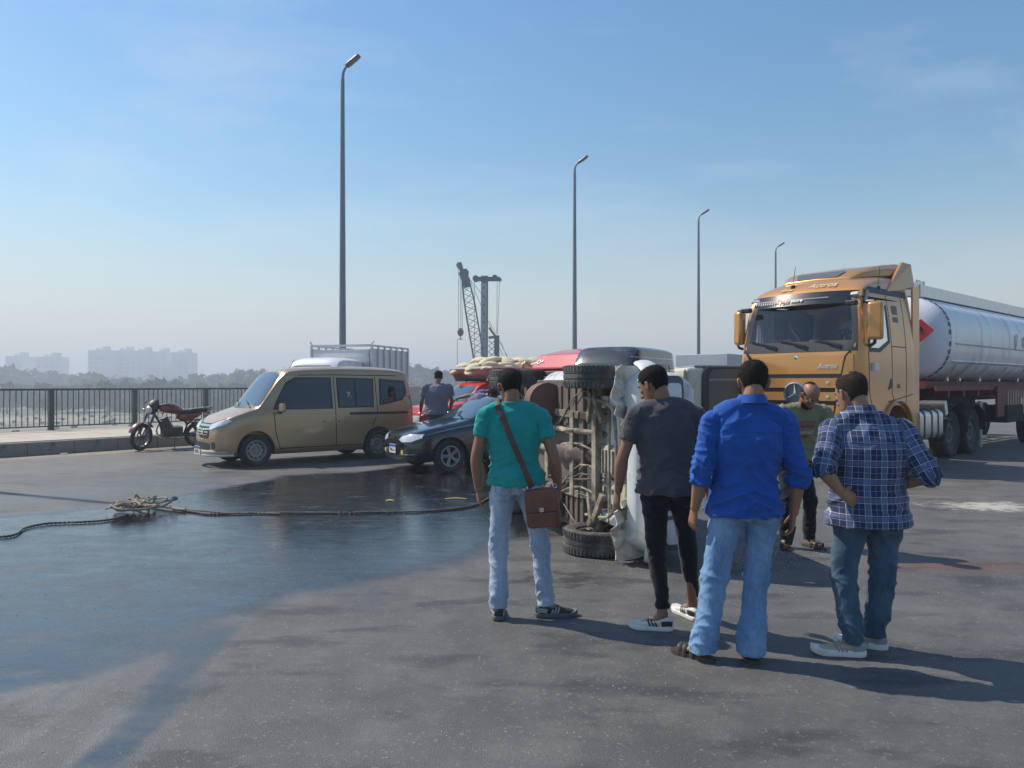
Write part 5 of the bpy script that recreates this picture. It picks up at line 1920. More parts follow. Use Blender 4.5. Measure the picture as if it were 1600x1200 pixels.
# ---------------------------------------------------------------- pickup lying on its left side
def overturned():
    root = bpy.data.objects.new('overturned_pickup', None)
    C.objects.link(root)
    X = Vector((.30, -.954, 0)); Z = Vector((.954, .30, 0)); Y = Z.cross(X)
    M = Matrix((X, Y, Z)).transposed().to_4x4()
    M.translation = Vector((.508, 7.342, .905))
    root.matrix_world = M
    tag(root, 'white pickup lying on its left side with its dusty underside and wheels showing', 'pickup truck')
    wpnt = mat('pickup_white', (.66, .67, .66), .38, var=.06, coat=.3, dirt=(.30, .25, .18), dirt_amt=.32, dscale=3.5, bump=.05, bscale=4)
    mud = mat('chassis_dust', (.40, .36, .26), .85, var=.3, vscale=9, bump=.35, bscale=40, dirt=(.09, .06, .05), dirt_amt=.75, dscale=5)
    mud2 = mat('oily_metal', (.09, .065, .05), .6, var=.4, vscale=10, dirt=(.34, .28, .21), dirt_amt=.3, dscale=5)
    rust = mat('rusty_brown', (.17, .085, .06), .75, var=.3, vscale=8, dirt=(.36, .27, .2), dirt_amt=.35)

    def st(x, w, sill, mid, belt, shoulder, roof, tw):
        return (x, [(w * .86, sill), (w * .97, sill + .12), (w, mid), (w * .98, belt), ((w + tw) / 2, (belt + shoulder) / 2), (tw, shoulder), (tw * .93, shoulder + (roof - shoulder) * .55), (tw * .6, roof - .01), (0, roof)])
    keys = [st(.70, .66, .46, .6, .80, .92, .97, .60), st(.64, .80, .40, .6, .86, .98, 1.03, .70), st(.3, .855, .36, .64, .92, 1.04, 1.09, .72), st(-.25, .865, .36, .66, .98, 1.08, 1.13, .72), st(-.5, .87, .36, .66, 1.0, 1.18, 1.25, .70),
            st(-.9, .87, .36, .66, 1.0, 1.50, 1.57, .64), st(-1.15, .87, .36, .66, 1.0, 1.56, 1.63, .63), st(-1.6, .87, .36, .66, 1.0, 1.56, 1.63, .63), st(-1.75, .86, .38, .66, 1.0, 1.52, 1.59, .62)]
    sh = shell(keys)
    bvh = bvh_of(sh)
    me = sh.mesh('body', wpnt, 0)
    me = boolean_cut(me, arches((0,), .36, .2, 1.22, .86))
    # engine bay and footwell hollows, open to below
    c = MB(); c.box((.12, 0, .55), (.86, 1.02, .62)); c.box((-.02, 0, .6), (.80, 1.5, .36))
    me = boolean_cut(me, c)
    me.materials.clear(); me.materials.append(wpnt)
    me.shade_smooth(); me.set_sharp_from_angle(angle=math.radians(30))
    co = get_co(me)
    # crash dents in the wings
    for i, p in enumerate(co):
        if p[0] > -.3:
            k = .022 * nz(p[0] * 3.2, p[1] * 3.2, p[2] * 3.2) + .012 * nz(p[0] * 9, p[1] * 9, p[2] * 9)
            co[i] += np.array([k, k * (1 if p[1] > 0 else -1), -abs(k)])
    set_co(me, co)
    link('body', me, root)
    D = lambda *a, **k: decal(*a, bvh=bvh, parent=root, **k)
    D('grille', rrect(-.42, .42, .68, .86, .03), 'F', m=black_pl, off=.02, step=.08)
    for z in (.71, .75, .79, .83):
        D('grille_bar', strip([(-.40, z), (.40, z)], .012), 'F', m=mat('grey_plastic', (.25, .26, .27), .5), off=.035, step=.1)
    for s in (1, -1):
        q = rrect(.46, .76, .66, .86, .04)
        D('headlight_frame', [(y * 1.02, z) for y, z in (q if s > 0 else mirror_xy(q))], 'F', m=grey_tr, off=.025, step=.08)
        q = rrect(.50, .72, .69, .83, .03)
        D('headlight', q if s > 0 else mirror_xy(q), 'F', m=lampgl, off=.04, step=.06)
    b = MB()
    bp_ = [(.60, -.90, .52), (.78, -.80, .52), (.84, -.4, .52), (.85, 0, .52), (.84, .4, .52), (.78, .78, .54), (.66, .86, .60)]
    b.tube(bp_, [(.10, .035)] * 7, n=10, k=3, ref=(0, 0, 1)); part('bumper', b, wpnt, root)
    D('windscreen', [(-.70, 1.17), (.70, 1.17), (.60, 1.50), (-.60, 1.50)], 'F', m=blackgl, off=.008)
    for v in 'LR':
        D('side_window', [(-.55, 1.10), (-1.45, 1.10), (-1.45, 1.46), (-.98, 1.46)], v, m=blackgl, off=.008)
        D('panel_gap', strip([(-.42, 1.05), (-.42, .42)], .014), v, m=seam, off=.003)
        D('panel_gap', strip([(-1.52, 1.5), (-1.52, .42)], .014), v, m=seam, off=.003)
    # cab floor seen from below
    fl = mat('floor_pan', (.13, .095, .075), .8, var=.2, vscale=6, bump=.4, bscale=20, dirt=(.16, .14, .11), dirt_amt=.4)
    b = MB(); b.box((-1.0, 0, .335), (1.40, 1.52, .05)); floor = part('floor_pan', b, fl, root, 0, .01)
    for i in range(9):
        b = MB(); b.box((-.42 - i * .14, .52, .30), (.05, .36, .02)); part('floor_rib', b, fl, floor, 0, .005)
    for i in range(5):
        b = MB(); b.box((-.5 - i * .2, -.5, .30), (.08, .40, .02)); part('floor_rib', b, fl, floor, 0, .005)
    # ladder frame
    for s in (1, -1):
        b = MB()
        pts = [(.68, s * .36, .50), (.35, s * .37, .52), (.05, s * .38, .58), (-.35, s * .40, .34), (-1.6, s * .42, .34), (-2.1, s * .42, .58), (-2.9, s * .42, .58), (-3.5, s * .42, .54)]
        for p, q in zip(pts[:-1], pts[1:]):
            b.bar(p, q, .075, .13)
        part('frame_rail', b, mud, root, 0, .006)
    for x, z in ((.60, .48), (-.02, .34), (-.50, .30), (-1.25, .30), (-1.9, .5), (-2.35, .56), (-3.2, .54)):
        b = MB(); b.box((x, 0, z), (.10, .86, .08)); part('cross_member', b, mud, root, 0, .008)
    # suspension: lower arms, torsion bars, anti-roll bar, knuckles
    for s in (1, -1):
        b = MB()
        b.bar((.12, s * .34, .34), (.0, s * .66, .28), .07, .05); b.bar((-.22, s * .34, .34), (.0, s * .66, .28), .06, .05); b.bar((.05, s * .40, .52), (.0, s * .64, .46), .05, .04)
        part('suspension_arm', b, mud, root, 0, .006)
        b = MB(); b.cyl((.0, s * .62, .24), (.0, s * .66, .50), .045, n=10); b.cyl((0, s * .60, .36), (0, s * .72, .36), .07, n=12); part('knuckle', b, mud2, root)
        b = MB(); b.cyl((-.1, s * .36, .36), (-1.2, s * .38, .40), .018, n=8); part('torsion_bar', b, mud, root)
        b = MB(); b.cyl((.05, s * .45, .30), (.12, s * .44, .66), .035, n=10); part('damper', b, mud2, root)
    b = MB(); b.tube([(-.2, -.58, .30), (.30, -.52, .32), (.40, -.3, .34), (.40, .3, .34), (.30, .52, .32), (-.2, .58, .30)], .016, n=8, k=4); part('anti_roll_bar', b, mud, root)
    b = MB(); b.cyl((.22, -.60, .36), (.22, .60, .36), .016, n=8); part('track_rod', b, mud, root)
    # engine sump, gearbox, radiator shield
    b = MB(); b.box((.18, .02, .52), (.44, .30, .30), taper=(1.2, 1.2)); b.box((.20, .02, .38), (.30, .24, .06)); part('engine_sump', b, mat('engine_alloy', (.48, .45, .38), .55, metal=.3, var=.3, vscale=12, dirt=(.15, .12, .08), dirt_amt=.35), root, 0, .03)
    for i in range(7):
        b = MB(); b.box((.40 - i * .075, .02, .345), (.014, .22, .02)); part('sump_rib', b, mud, root, 0)
    b = MB(); b.tube([(-.06, 0, .54), (-.25, 0, .52), (-.55, 0, .34), (-.88, 0, .28)], [.18, .15, .13, .08], n=14); b.box((-.3, .14, .5), (.2, .12, .16)); part('gearbox', b, mud2, root, 30, .01)
    b = MB(); b.cyl((-.85, 0, .27), (-2.55, 0, .34), .045, n=12); b.ell((-.88, 0, .27), (.06, .06, .06)); b.ell((-1.7, 0, .30), (.065, .06, .06)); part('propeller_shaft', b, mud, root)
    b = MB(); b.box((.52, .42, .44), (.30, .42, .02), (0, -.25, 0)); b.box((.50, -.30, .44), (.28, .36, .02), (0, -.3, 0)); part('splash_shield', b, mat('shield_cream', (.55, .48, .30), .7, var=.2, dirt=(.2, .15, .1), dirt_amt=.3), root, 0)
    # exhaust
    b = MB(); b.tube([(.1, -.22, .46), (-.4, -.24, .27), (-1.3, -.24, .25), (-1.6, -.25, .27), (-2.3, -.3, .44), (-2.8, -.55, .52), (-3.5, -.58, .46)], .028, n=8, k=3); part('exhaust_pipe', b, mud, root)
    b = MB(); b.cyl((-1.25, -.26, .22), (-1.8, -.28, .25), .095, n=16); part('silencer', b, rust, root)
    # air tank and fuel tanks between the rails
    b = MB(); b.tube([(-1.0, -.52, .20), (-1.03, -.52, .20), (-1.22, -.52, .20), (-1.25, -.52, .20)], [.06, .21, .21, .06], n=20); part('round_tank', b, rust, root)
    b = MB(); b.box((-1.15, .52, .24), (.70, .38, .22)); t_ = part('fuel_tank', b, mat('tank_brown', (.12, .085, .07), .5, var=.25, dirt=(.28, .21, .16), dirt_amt=.3), root, 0, .06)
    for x in (-.95, -1.35):
        b = MB(); b.box((x, .52, .24), (.045, .395, .235)); part('tank_strap', b, mud2, t_, 0, .02)
    b = MB(); b.box((-.72, .60, .42), (.30, .26, .2)); part('battery_box', b, mud2, root, 0, .02)
    # pipes, hoses and a chain
    rnd = random.Random(5)
    for i in range(9):
        y0 = rnd.uniform(-.6, .6)
        b = MB(); b.tube([(.3, y0, .42), (-.3, y0 + rnd.uniform(-.2, .2), .29), (-1.0, y0 + rnd.uniform(-.25, .25), .27), (-1.7, y0 + rnd.uniform(-.2, .2), .30)], rnd.uniform(.006, .012), n=6, k=4)
        part('hose', b, mud if i % 2 else mud2, root)
    b = MB()
    for i in range(22):
        b.lathe([(.012, -.004), (.017, 0), (.012, .004), (.007, 0), (.012, -.004)], c=(-1.0 - .01 * math.sin(i), .30 + i * .024, .33), axis='y' if i % 2 else 'z', n=8)
    part('chain', b, mud2, root)['kind'] = 'stuff'
    # leaf springs and rear axle
    b = MB(); b.cyl((-2.62, -.72, .36), (-2.62, .72, .36), .05, n=12); b.ell((-2.62, 0, .36), (.17, .15, .17)); part('rear_axle', b, mud2, root)
    for s in (1, -1):
        b = MB()
        for k in range(4):
            L = .62 - .12 * k
            b.tube([(-2.62 - L, s * .50, .47 - k * .0), (-2.62, s * .50, .40 - k * .014), (-2.62 + L, s * .50, .47)], [(.03, .006)] * 3, n=6, k=4, ref=(0, 1, 0))
        part('leaf_spring', b, mud, root)
        b = MB(); b.bar((-1.9, s * .48, .5), (-2.6, s * .60, .34), .03); part('damper', b, mud2, root)
    # wheels; the lower front one lies flat on the road
    for s in (1, -1):
        for x in (0, -2.62):
            w_ = wheel(root, (x, s * .785, .36), .36, .225, 'steel', s, tyre_m=dusty_rubber, rim_m=mat('dusty_rim', (.30, .27, .21), .8, var=.3), treads=54)
    # load bed
    bedm = mat('bed_panel_brown', (.13, .06, .055), .6, var=.3, vscale=4, dirt=(.30, .24, .2), dirt_amt=.35)
    b = MB(); b.box((-2.75, 0, .70), (1.95, 1.6, .06)); part('bed_floor', b, bedm, root, 0, .01)
    for i in range(7):
        b = MB(); b.box((-1.92 - i * .28, 0, .65), (.06, 1.56, .05)); part('bed_joist', b, bedm, root, 0)
    for s in (1, -1):
        b = MB(); b.box((-2.75, s * .85, .90), (1.95, .05, .44)); part('side_board', b, bedm, root, 0, .01)
    b = MB(); b.box((-3.74, 0, .92), (.05, 1.62, .42)); part('tailboard', b, bedm, root, 0, .01)
    b = MB(); b.box((-3.80, -.45, .62), (.03, .34, .17)); pl = part('number_plate', b, plate_w, root, 0)
    for s in (1, -1):
        b = MB(); b.box((-3.78, s * .74, .72), (.03, .12, .2)); part('tail_lamp', b, redlens, root, 0)
    # dirty inner wing liner standing off the right wing
    lin = mat('liner_white', (.60, .58, .52), .6, var=.12, dirt=(.25, .2, .15), dirt_amt=.35, dscale=6)
    for s in (-1, 1):
        b = MB()
        rings = []
        for q in range(-8, 150, 12):
            a_ = math.radians(q)
            rr_ = .50 + .02 * math.sin(q * .4)
            rings.append([V(rr_ * math.cos(a_), s * .88, .36 + rr_ * math.sin(a_)), V(rr_ * math.cos(a_), s * .60, .38 + rr_ * math.sin(a_)), V((rr_ + .015) * math.cos(a_), s * .60, .38 + (rr_ + .015) * math.sin(a_)), V((rr_ + .015) * math.cos(a_), s * .88, .36 + (rr_ + .015) * math.sin(a_))])
        b.loft(rings)
        for k in range(5):
            a_ = math.radians(15 + k * 25)
            b.ell((.51 * math.cos(a_), s * .74, .36 + .51 * math.sin(a_)), (.016, .016, .016), 8, 5)
        part('wing_liner', b, lin, root, 50)
        # crumpled skirt hanging below the bumper
        b = MB()
        n_ = 12
        top = [V(.46 + .02 * math.sin(i), s * (.30 + .05 * i), .46 + .02 * math.cos(i * 1.7)) for i in range(n_)]
        bot = [V(.56 + .05 * math.sin(i * 1.9), s * (.34 + .05 * i), .22 + .09 * abs(i - 6) / 6 + .02 * math.sin(i * 2.3)) for i in range(n_)]
        rings = [[t, q, q + V(.008, 0, 0), t + V(.008, 0, 0)] for t, q in zip(top, bot)]
        b.loft(rings); part('torn_valance', b, lin, root, 40)
    return root


overturned()


# ---------------------------------------------------------------- motorcycle
def motorcycle():
    f = Vector((-.76, -.65)).normalized()
    root = empty('motorcycle', (-8.62, 19.25, 0), math.atan2(f.y, f.x), 'dark red motorcycle on its side stand beside the kerb', 'motorcycle')
    tilt = Matrix.Rotation(math.radians(-7), 3, 'X')
    rd = mat('motorcycle_red', (.17, .02, .022), .3, coat=.8, var=.1)
    blk = mat('motorcycle_black', (.02, .022, .025), .5)
    al = mat('motorcycle_alloy', (.14, .14, .145), .4, metal=.7, var=.2)
    hold = []

    def P(name, b, m, parent=None, smooth=40):
        b.v = [tuple(tilt @ Vector(p)) for p in b.v]
        return part(name, b, m, parent or root, smooth)
    for x, R in ((.63, .30), (-.63, .30)):
        b = MB(); b.lathe([(R - .065, .02), (R - .03, .045), (R, .02), (R, -.02), (R - .03, -.045), (R - .065, -.02), (R - .065, .02)], c=(x, 0, R), n=32); w = P('wheel', b, rubber)
        b = MB(); b.lathe([(R - .062, .022), (R - .085, .02), (R - .085, -.02), (R - .062, -.022)], c=(x, 0, R), n=32); b.cyl((x, -.05, R), (x, .05, R), .06, n=14)
        for k in range(6):
            a = math.pi * 2 * k / 6
            b.bar((x, 0, R), (x + (R - .08) * math.cos(a), 0, R + (R - .08) * math.sin(a)), .03, .02, up=(0, 1, 0))
        P('rim', b, al, w)
    b = MB()
    for s in (1, -1):
        b.cyl((.63, s * .09, .30), (.38, s * .09, .95), .024, n=10); b.cyl((.63, s * .09, .30), (.55, s * .09, .52), .034, n=10)
    P('fork', b, al)
    b = MB()
    arc = [(.63 + .335 * math.cos(a), 0, .30 + .335 * math.sin(a)) for a in [math.radians(q) for q in range(20, 141, 12)]]
    b.tube(arc, [(.065, .012)] * len(arc), n=8, ref=(0, 1, 0)); P('front_mudguard', b, rd)
    arc = [(-.63 + .36 * math.cos(a), 0, .30 + .36 * math.sin(a)) for a in [math.radians(q) for q in range(40, 175, 12)]]
    b = MB(); b.tube(arc, [(.075, .012)] * len(arc), n=8, ref=(0, 1, 0)); P('rear_mudguard', b, blk)
    b = MB(); b.tube([(.22, 0, .90), (.14, 0, .93), (-.02, 0, .93), (-.20, 0, .86), (-.27, 0, .82)], [(.05, .04), (.13, .10), (.15, .125), (.10, .09), (.05, .05)], n=16, k=4, ref=(0, 1, 0)); P('fuel_tank', b, rd)
    b = MB()
    pts = []
    L = 26
    for i in range(L):
        t = i / (L - 1)
        x = -.18 - .58 * t
        z = .84 + .02 * t + .05 * max(0, t - .4) + (.010 if i % 2 else 0)
        pts.append((x, 0, z))
    b.tube(pts, [(.10 + .02 * math.sin(i * .3), .055 + (.006 if i % 2 else 0)) for i in range(L)], n=12, ref=(0, 1, 0)); P('seat', b, blk, smooth=60)
    for s in (1, -1):
        b = MB(); b.tube([(-.18, s * .10, .74), (-.32, s * .13, .72), (-.50, s * .11, .76), (-.66, s * .07, .82)], [(.02, .07), (.02, .09), (.02, .06), (.01, .02)], n=10, k=3, ref=(0, 1, 0)); P('side_panel', b, rd)
        b = MB(); b.cyl((-.63, s * .13, .30), (-.50, s * .14, .66), .022, n=8); b.cyl((-.60, s * .13, .40), (-.51, s * .14, .62), .036, n=10); P('shock_absorber', b, al)
        b = MB(); b.ell((.36, s * .24, .86), (.03, .035, .03)); P('indicator', b, amber)
        b = MB(); b.ell((-.72, s * .16, .80), (.03, .035, .03)); P('indicator', b, amber)
    b = MB(); b.tube([(.44, 0, .80), (.42, 0, .92), (.36, 0, 1.05), (.30, 0, 1.13)], [(.09, .05), (.14, .10), (.12, .08), (.06, .02)], n=14, k=3, ref=(0, 1, 0)); P('headlamp_cowl', b, blk)
    b = MB(); b.lathe([(.001, .04), (.06, .03), (.085, 0), (.07, -.03)], c=(.50, 0, .90), axis='x', n=20); P('headlamp', b, lampgl)
    b = MB(); b.tube([(.22, .36, 1.02), (.28, .26, 1.06), (.33, .08, 1.0), (.33, -.08, 1.0), (.28, -.26, 1.06), (.22, -.36, 1.02)], .013, n=8, k=4); hb = P('handlebar', b, al)
    for s in (1, -1):
        b = MB(); b.cyl((.20, s * .38, 1.01), (.26, s * .27, 1.055), .02, n=8); P('grip', b, blk, hb)
    b = MB(); b.tube([(.36, 0, .90), (.20, 0, .62), (.12, 0, .34), (-.30, 0, .30), (-.38, 0, .55), (-.20, 0, .80)], .024, n=8); b.tube([(-.30, .1, .32), (-.63, .11, .30)], .022, n=8); b.tube([(-.30, -.1, .32), (-.63, -.11, .30)], .022, n=8); P('frame', b, blk)
    b = MB(); b.box((-.06, 0, .40), (.40, .24, .22)); b.tube([(.02, 0, .48), (.12, 0, .72)], [.10, .085], n=12); P('engine', b, mat('engine_dark', (.07, .07, .07), .55, metal=.4, var=.3), smooth=30)
    for k in range(6):
        b = MB(); b.box((.03 + k * .017, 0, .52 + k * .032), (.19, .20, .010), (0, .4, 0)); P('cooling_fin', b, al, smooth=0)
    b = MB(); b.tube([(.16, -.10, .60), (.22, -.12, .40), (.10, -.14, .25), (-.30, -.15, .26), (-.75, -.17, .36)], [.02, .02, .022, .035, .045], n=10, k=3); P('exhaust', b, chrome)
    b = MB(); b.tube([(-.10, .12, .28), (-.06, .26, .03)], .012, n=6); b.box((-.05, .27, .012), (.07, .05, .012)); part('side_stand', b, al, root)
    b = MB(); b.tube([(-.62, 0, .90), (-.80, 0, .93), (-.92, 0, .97)], [(.08, .02), (.09, .02), (.07, .01)], n=8, ref=(0, 1, 0)); b.tube([(-.6, .1, .86), (-.85, .11, .90), (-.9, 0, .92), (-.85, -.11, .90), (-.6, -.1, .86)], .01, n=6); P('tail_rack', b, blk)
    b = MB(); b.box((-.80, 0, .82), (.05, .12, .07)); P('tail_lamp', b, redlens)
    b = MB(); b.box((.02, 0, .86), (.02, .18, .05)); b.cyl((.10, .19, .28), (-.02, -.19, .28), .014, n=6); P('footpeg', b, blk)
    piv = Vector((.42, 0, 0))
    SM = Matrix.Translation(piv) @ Matrix.Rotation(math.radians(34), 4, 'Z') @ Matrix.Translation(-piv)
    kids = list(root.children)
    for o in kids:
        k = o.name.split('.')[0]
        if k in ('fork', 'front_mudguard', 'headlamp_cowl', 'headlamp', 'handlebar', 'mirror') or (k == 'indicator' and o.data.vertices[0].co.x > 0) or (k == 'wheel' and o.data.vertices[0].co.x > 0):
            o.matrix_local = SM
    root.scale = (1.16, 1.10, 1.10)
    return root


motorcycle()


# ---------------------------------------------------------------- crane with a piling leader, standing below the bridge
def crane():
    D0 = 92.0
    g = -7.0
    root = empty('piling_crane', (0, D0, g), 0, 'crawler crane with a lattice jib and a tall piling leader beyond the parapet', 'crane')
    steelb = mat('crane_steel', (.06, .085, .115), .6, var=.2, vscale=.4)
    leadm = mat('leader_grey', (.30, .34, .38), .6, var=.1, vscale=.3)
    def Q(x, y, dy=0.0):
        return Vector(((x - 800) / 1200 * D0, dy, (599 - y) / 1200 * D0 + 1.62 - g))
    # lattice jib
    foot, tip = Q(762, 640), Q(726, 428)
    d = (tip - foot).normalized(); side = Vector((0, 1, 0)); up = side.cross(d).normalized()
    L = (tip - foot).length
    def corner(t, a, b_):
        w = .62 * min(1, .35 + t * 4) * (1 if t < .8 else 1 - (t - .8) * 2.2)
        return foot + d * (L * t) + up * a * w + side * b_ * w
    b = MB()
    for a, c in ((1, 1), (1, -1), (-1, -1), (-1, 1)):
        for i in range(12):
            b.bar(corner(i / 12, a, c), corner((i + 1) / 12, a, c), .13)
    part('jib_chord', b, steelb, root, 0)
    b = MB()
    N_ = 22
    for i in range(N_):
        t0, t1 = i / N_, (i + 1) / N_
        for (a, c), (a2, c2) in (((1, 1), (-1, 1)), ((-1, -1), (1, -1)), ((1, 1), (1, -1)), ((-1, 1), (-1, -1))):
            b.bar(corner(t0, a, c), corner(t1, a2, c2), .06) if i % 2 else b.bar(corner(t0, a2, c2), corner(t1, a, c), .06)
    part('jib_lacing', b, steelb, root, 0)
    b = MB(); b.bar(Q(731, 447), Q(722, 424), .9, .9); b.bar(Q(723, 427), Q(718, 410), .55, .5); b.cyl(Q(718, 414, -.4), Q(718, 414, .4), .36, n=14); b.cyl(Q(727, 425, -.5), Q(727, 425, .5), .42, n=14); part('jib_head', b, steelb, root, 0)
    b = MB()
    for x0, y0, x1, y1 in ((716.5, 412, 716.5, 515), (721, 420, 722.5, 515), (719, 430, 720, 512)):
        b.bar(Q(x0, y0), Q(x1, y1), .05)
    b.bar(Q(726, 426), Q(763, 470), .05); b.bar(Q(729, 424), Q(788, 560), .05)
    part('hoist_rope', b, steelb, root, 0)
    b = MB(); b.ell(Q(719.5, 518), (.38, .22, .5)); b.bar(Q(719.5, 523), Q(719.5, 528), .12); b.bar(Q(716.5, 529), Q(723, 529), .1); part('hook_block', b, steelb, root)
    b = MB(); b.bar(Q(714.5, 528), Q(714.5, 592), .05); b.ell(Q(714.5, 588), (.08, .08, .35)); part('weight_line', b, steelb, root)
    # leader
    b = MB(); b.bar(Q(755.5, 660, .9), Q(756.5, 440, .9), .80, .80, up=(0, 1, 0)); ld = part('leader', b, leadm, root, 0)
    for i in range(9):
        b = MB(); b.cyl(Q(755.8, 448 + i * 13.5, .45), Q(755.8, 448 + i * 13.5, .52), .11, n=8); part('leader_bolt', b, steelb, ld, 0)
    b = MB(); b.bar(Q(760.5, 660, .9), Q(761.5, 440, .9), .12, .9, up=(0, 1, 0)); part('leader_guide', b, steelb, ld, 0)
    b = MB(); b.bar(Q(741, 433.5, .9), Q(781, 433.5, .9), .42, .5); b.cyl(Q(743, 433, .5), Q(743, 433, 1.3), .38, n=14); b.cyl(Q(773, 431.5, .5), Q(773, 431.5, 1.3), .34, n=14); b.cyl(Q(781, 434.5, .5), Q(781, 434.5, 1.3), .2, n=10); b.bar(Q(757, 440, .9), Q(757, 429, .9), 1.0, .8); part('head_beam', b, steelb, root, 0)
    b = MB()
    for x0, y0, x1, y1 in ((741, 436, 741, 560), (776.5, 438, 776, 520), (780.5, 438, 777, 520), (764, 500, 800, 570), (782, 532, 796, 566)):
        b.bar(Q(x0, y0, .9), Q(x1, y1, .9), .05)
    part('leader_rope', b, steelb, root, 0)
    b = MB(); b.bar(Q(776, 660, .9), Q(776, 523, .9), .62, .7, up=(0, 1, 0)); b.bar(Q(763, 526, .9), Q(780, 524, .9), .3); b.bar(Q(764, 510, .9), Q(778, 530, .9), .25); part('hammer', b, steelb, root, 0)
    b = MB()
    for i in range(12):
        y = 530 + i * 9
        b.bar(Q(763, y, .9), Q(773, y + 9, .9), .07); b.bar(Q(773, y, .9), Q(763, y + 9, .9), .07)
    part('leader_lacing', b, steelb, root, 0)
    # machine body on crawlers
    b = MB(); b.box((-1.6, 0, 2.2), (5.2, 3.0, 2.0)); b.box((-3.9, 0, 2.0), (1.2, 3.2, 2.2)); part('machine_body', b, mat('crane_body', (.35, .22, .05), .5), root, 0, .1)
    for s in (1, -1):
        b = MB(); b.tube([(-4.2, s * 1.7, .6), (-3.6, s * 1.7, .6), (.8, s * 1.7, .6), (1.4, s * 1.7, .6)], [(.4, .2), (.4, .55), (.4, .55), (.4, .2)], n=10, ref=(0, 1, 0)); part('crawler', b, under, root)
    b = MB(); b.box((.4, -1.1, 2.4), (1.1, .9, 1.5)); part('cab', b, blackgl, root, 0, .06)
    return root


crane()
# ================================================================ PEOPLE
def skin_mat(name, col):
    m = mat(name, col, .5, var=.10, vscale=14, bump=.08, bscale=120)
    p = m.node_tree.nodes['Principled BSDF']
    p.inputs['Subsurface Weight'].default_value = .08
    p.inputs['Subsurface Radius'].default_value = (.012, .005, .003)
    return m


SK = skin_mat('skin_brown', (.28, .135, .08))
SK2 = skin_mat('skin_tan', (.33, .17, .10))
hairm = mat('hair_black', (.010, .008, .007), .7, spec=.15, var=.4, vscale=60, bump=.8, bscale=240, stretch=(1, 1, .35))
hair2 = mat('hair_brown', (.020, .014, .011), .7, spec=.15, var=.4, vscale=60, bump=.8, bscale=240, stretch=(1, 1, .35))


def cloth(name, col, rough=.85, var=.1, weave=420, folds=0.0, sheen=.15, wash=None):
    """Woven cloth; 'wash' adds worn paler areas that belong to the cloth."""
    m = bpy.data.materials.new(name)
    m.use_nodes = True
    n, l = m.node_tree.nodes, m.node_tree.links
    p = n['Principled BSDF']
    p.inputs['Roughness'].default_value = rough
    p.inputs['Specular IOR Level'].default_value = .2
    p.inputs['Sheen Weight'].default_value = sheen
    tc = n.new('ShaderNodeTexCoord')
    a = n.new('ShaderNodeTexNoise'); a.inputs['Scale'].default_value = 9; a.inputs['Detail'].default_value = 7; a.inputs['Roughness'].default_value = .65
    l.new(tc.outputs['Object'], a.inputs[0])
    r = n.new('ShaderNodeMapRange'); r.inputs[1].default_value = .3; r.inputs[2].default_value = .7; r.inputs[3].default_value = 1 - var; r.inputs[4].default_value = 1 + var
    l.new(a.outputs[0], r.inputs[0])
    x = n.new('ShaderNodeMix'); x.data_type = 'RGBA'; x.blend_type = 'MULTIPLY'; x.inputs['Factor'].default_value = 1; x.inputs['A'].default_value = (*col, 1)
    l.new(r.outputs[0], x.inputs['B'])
    out = x.outputs['Result']
    if wash:
        w = n.new('ShaderNodeTexNoise'); w.inputs['Scale'].default_value = 4.5; w.inputs['Detail'].default_value = 5
        mp = n.new('ShaderNodeMapping'); mp.inputs['Scale'].default_value = (1.6, 1.6, .8)
        l.new(tc.outputs['Object'], mp.inputs[0]); l.new(mp.outputs[0], w.inputs[0])
        wr = n.new('ShaderNodeMapRange'); wr.inputs[1].default_value = .42; wr.inputs[2].default_value = .66; wr.inputs[4].default_value = .75
        l.new(w.outputs[0], wr.inputs[0])
        y = n.new('ShaderNodeMix'); y.data_type = 'RGBA'; y.inputs['B'].default_value = (*wash, 1)
        l.new(wr.outputs[0], y.inputs['Factor']); l.new(out, y.inputs['A'])
        out = y.outputs['Result']
        # slubby vertical threads
        s = n.new('ShaderNodeTexNoise'); s.inputs['Scale'].default_value = 90
        m2 = n.new('ShaderNodeMapping'); m2.inputs['Scale'].default_value = (2.2, 2.2, .12)
        l.new(tc.outputs['Object'], m2.inputs[0]); l.new(m2.outputs[0], s.inputs[0])
        sr = n.new('ShaderNodeMapRange'); sr.inputs[1].default_value = .3; sr.inputs[2].default_value = .7; sr.inputs[3].default_value = .84; sr.inputs[4].default_value = 1.16
        l.new(s.outputs[0], sr.inputs[0])
        z = n.new('ShaderNodeMix'); z.data_type = 'RGBA'; z.blend_type = 'MULTIPLY'; z.inputs['Factor'].default_value = 1
        l.new(out, z.inputs['A']); l.new(sr.outputs[0], z.inputs['B'])
        out = z.outputs['Result']
    l.new(out, p.inputs['Base Color'])
    f = n.new('ShaderNodeTexNoise'); f.inputs['Scale'].default_value = 26; f.inputs['Detail'].default_value = 6
    l.new(tc.outputs['Object'], f.inputs[0])
    b1 = n.new('ShaderNodeBump'); b1.inputs['Strength'].default_value = .35; b1.inputs['Distance'].default_value = .012
    l.new(f.outputs[0], b1.inputs['Height'])
    g = n.new('ShaderNodeTexNoise'); g.inputs['Scale'].default_value = weave
    l.new(tc.outputs['Object'], g.inputs[0])
    b2 = n.new('ShaderNodeBump'); b2.inputs['Strength'].default_value = .25; b2.inputs['Distance'].default_value = .002
    l.new(g.outputs[0], b2.inputs['Height']); l.new(b1.outputs[0], b2.inputs['Normal'])
    l.new(b2.outputs[0], p.inputs['Normal'])
    MATS[name] = m
    return m


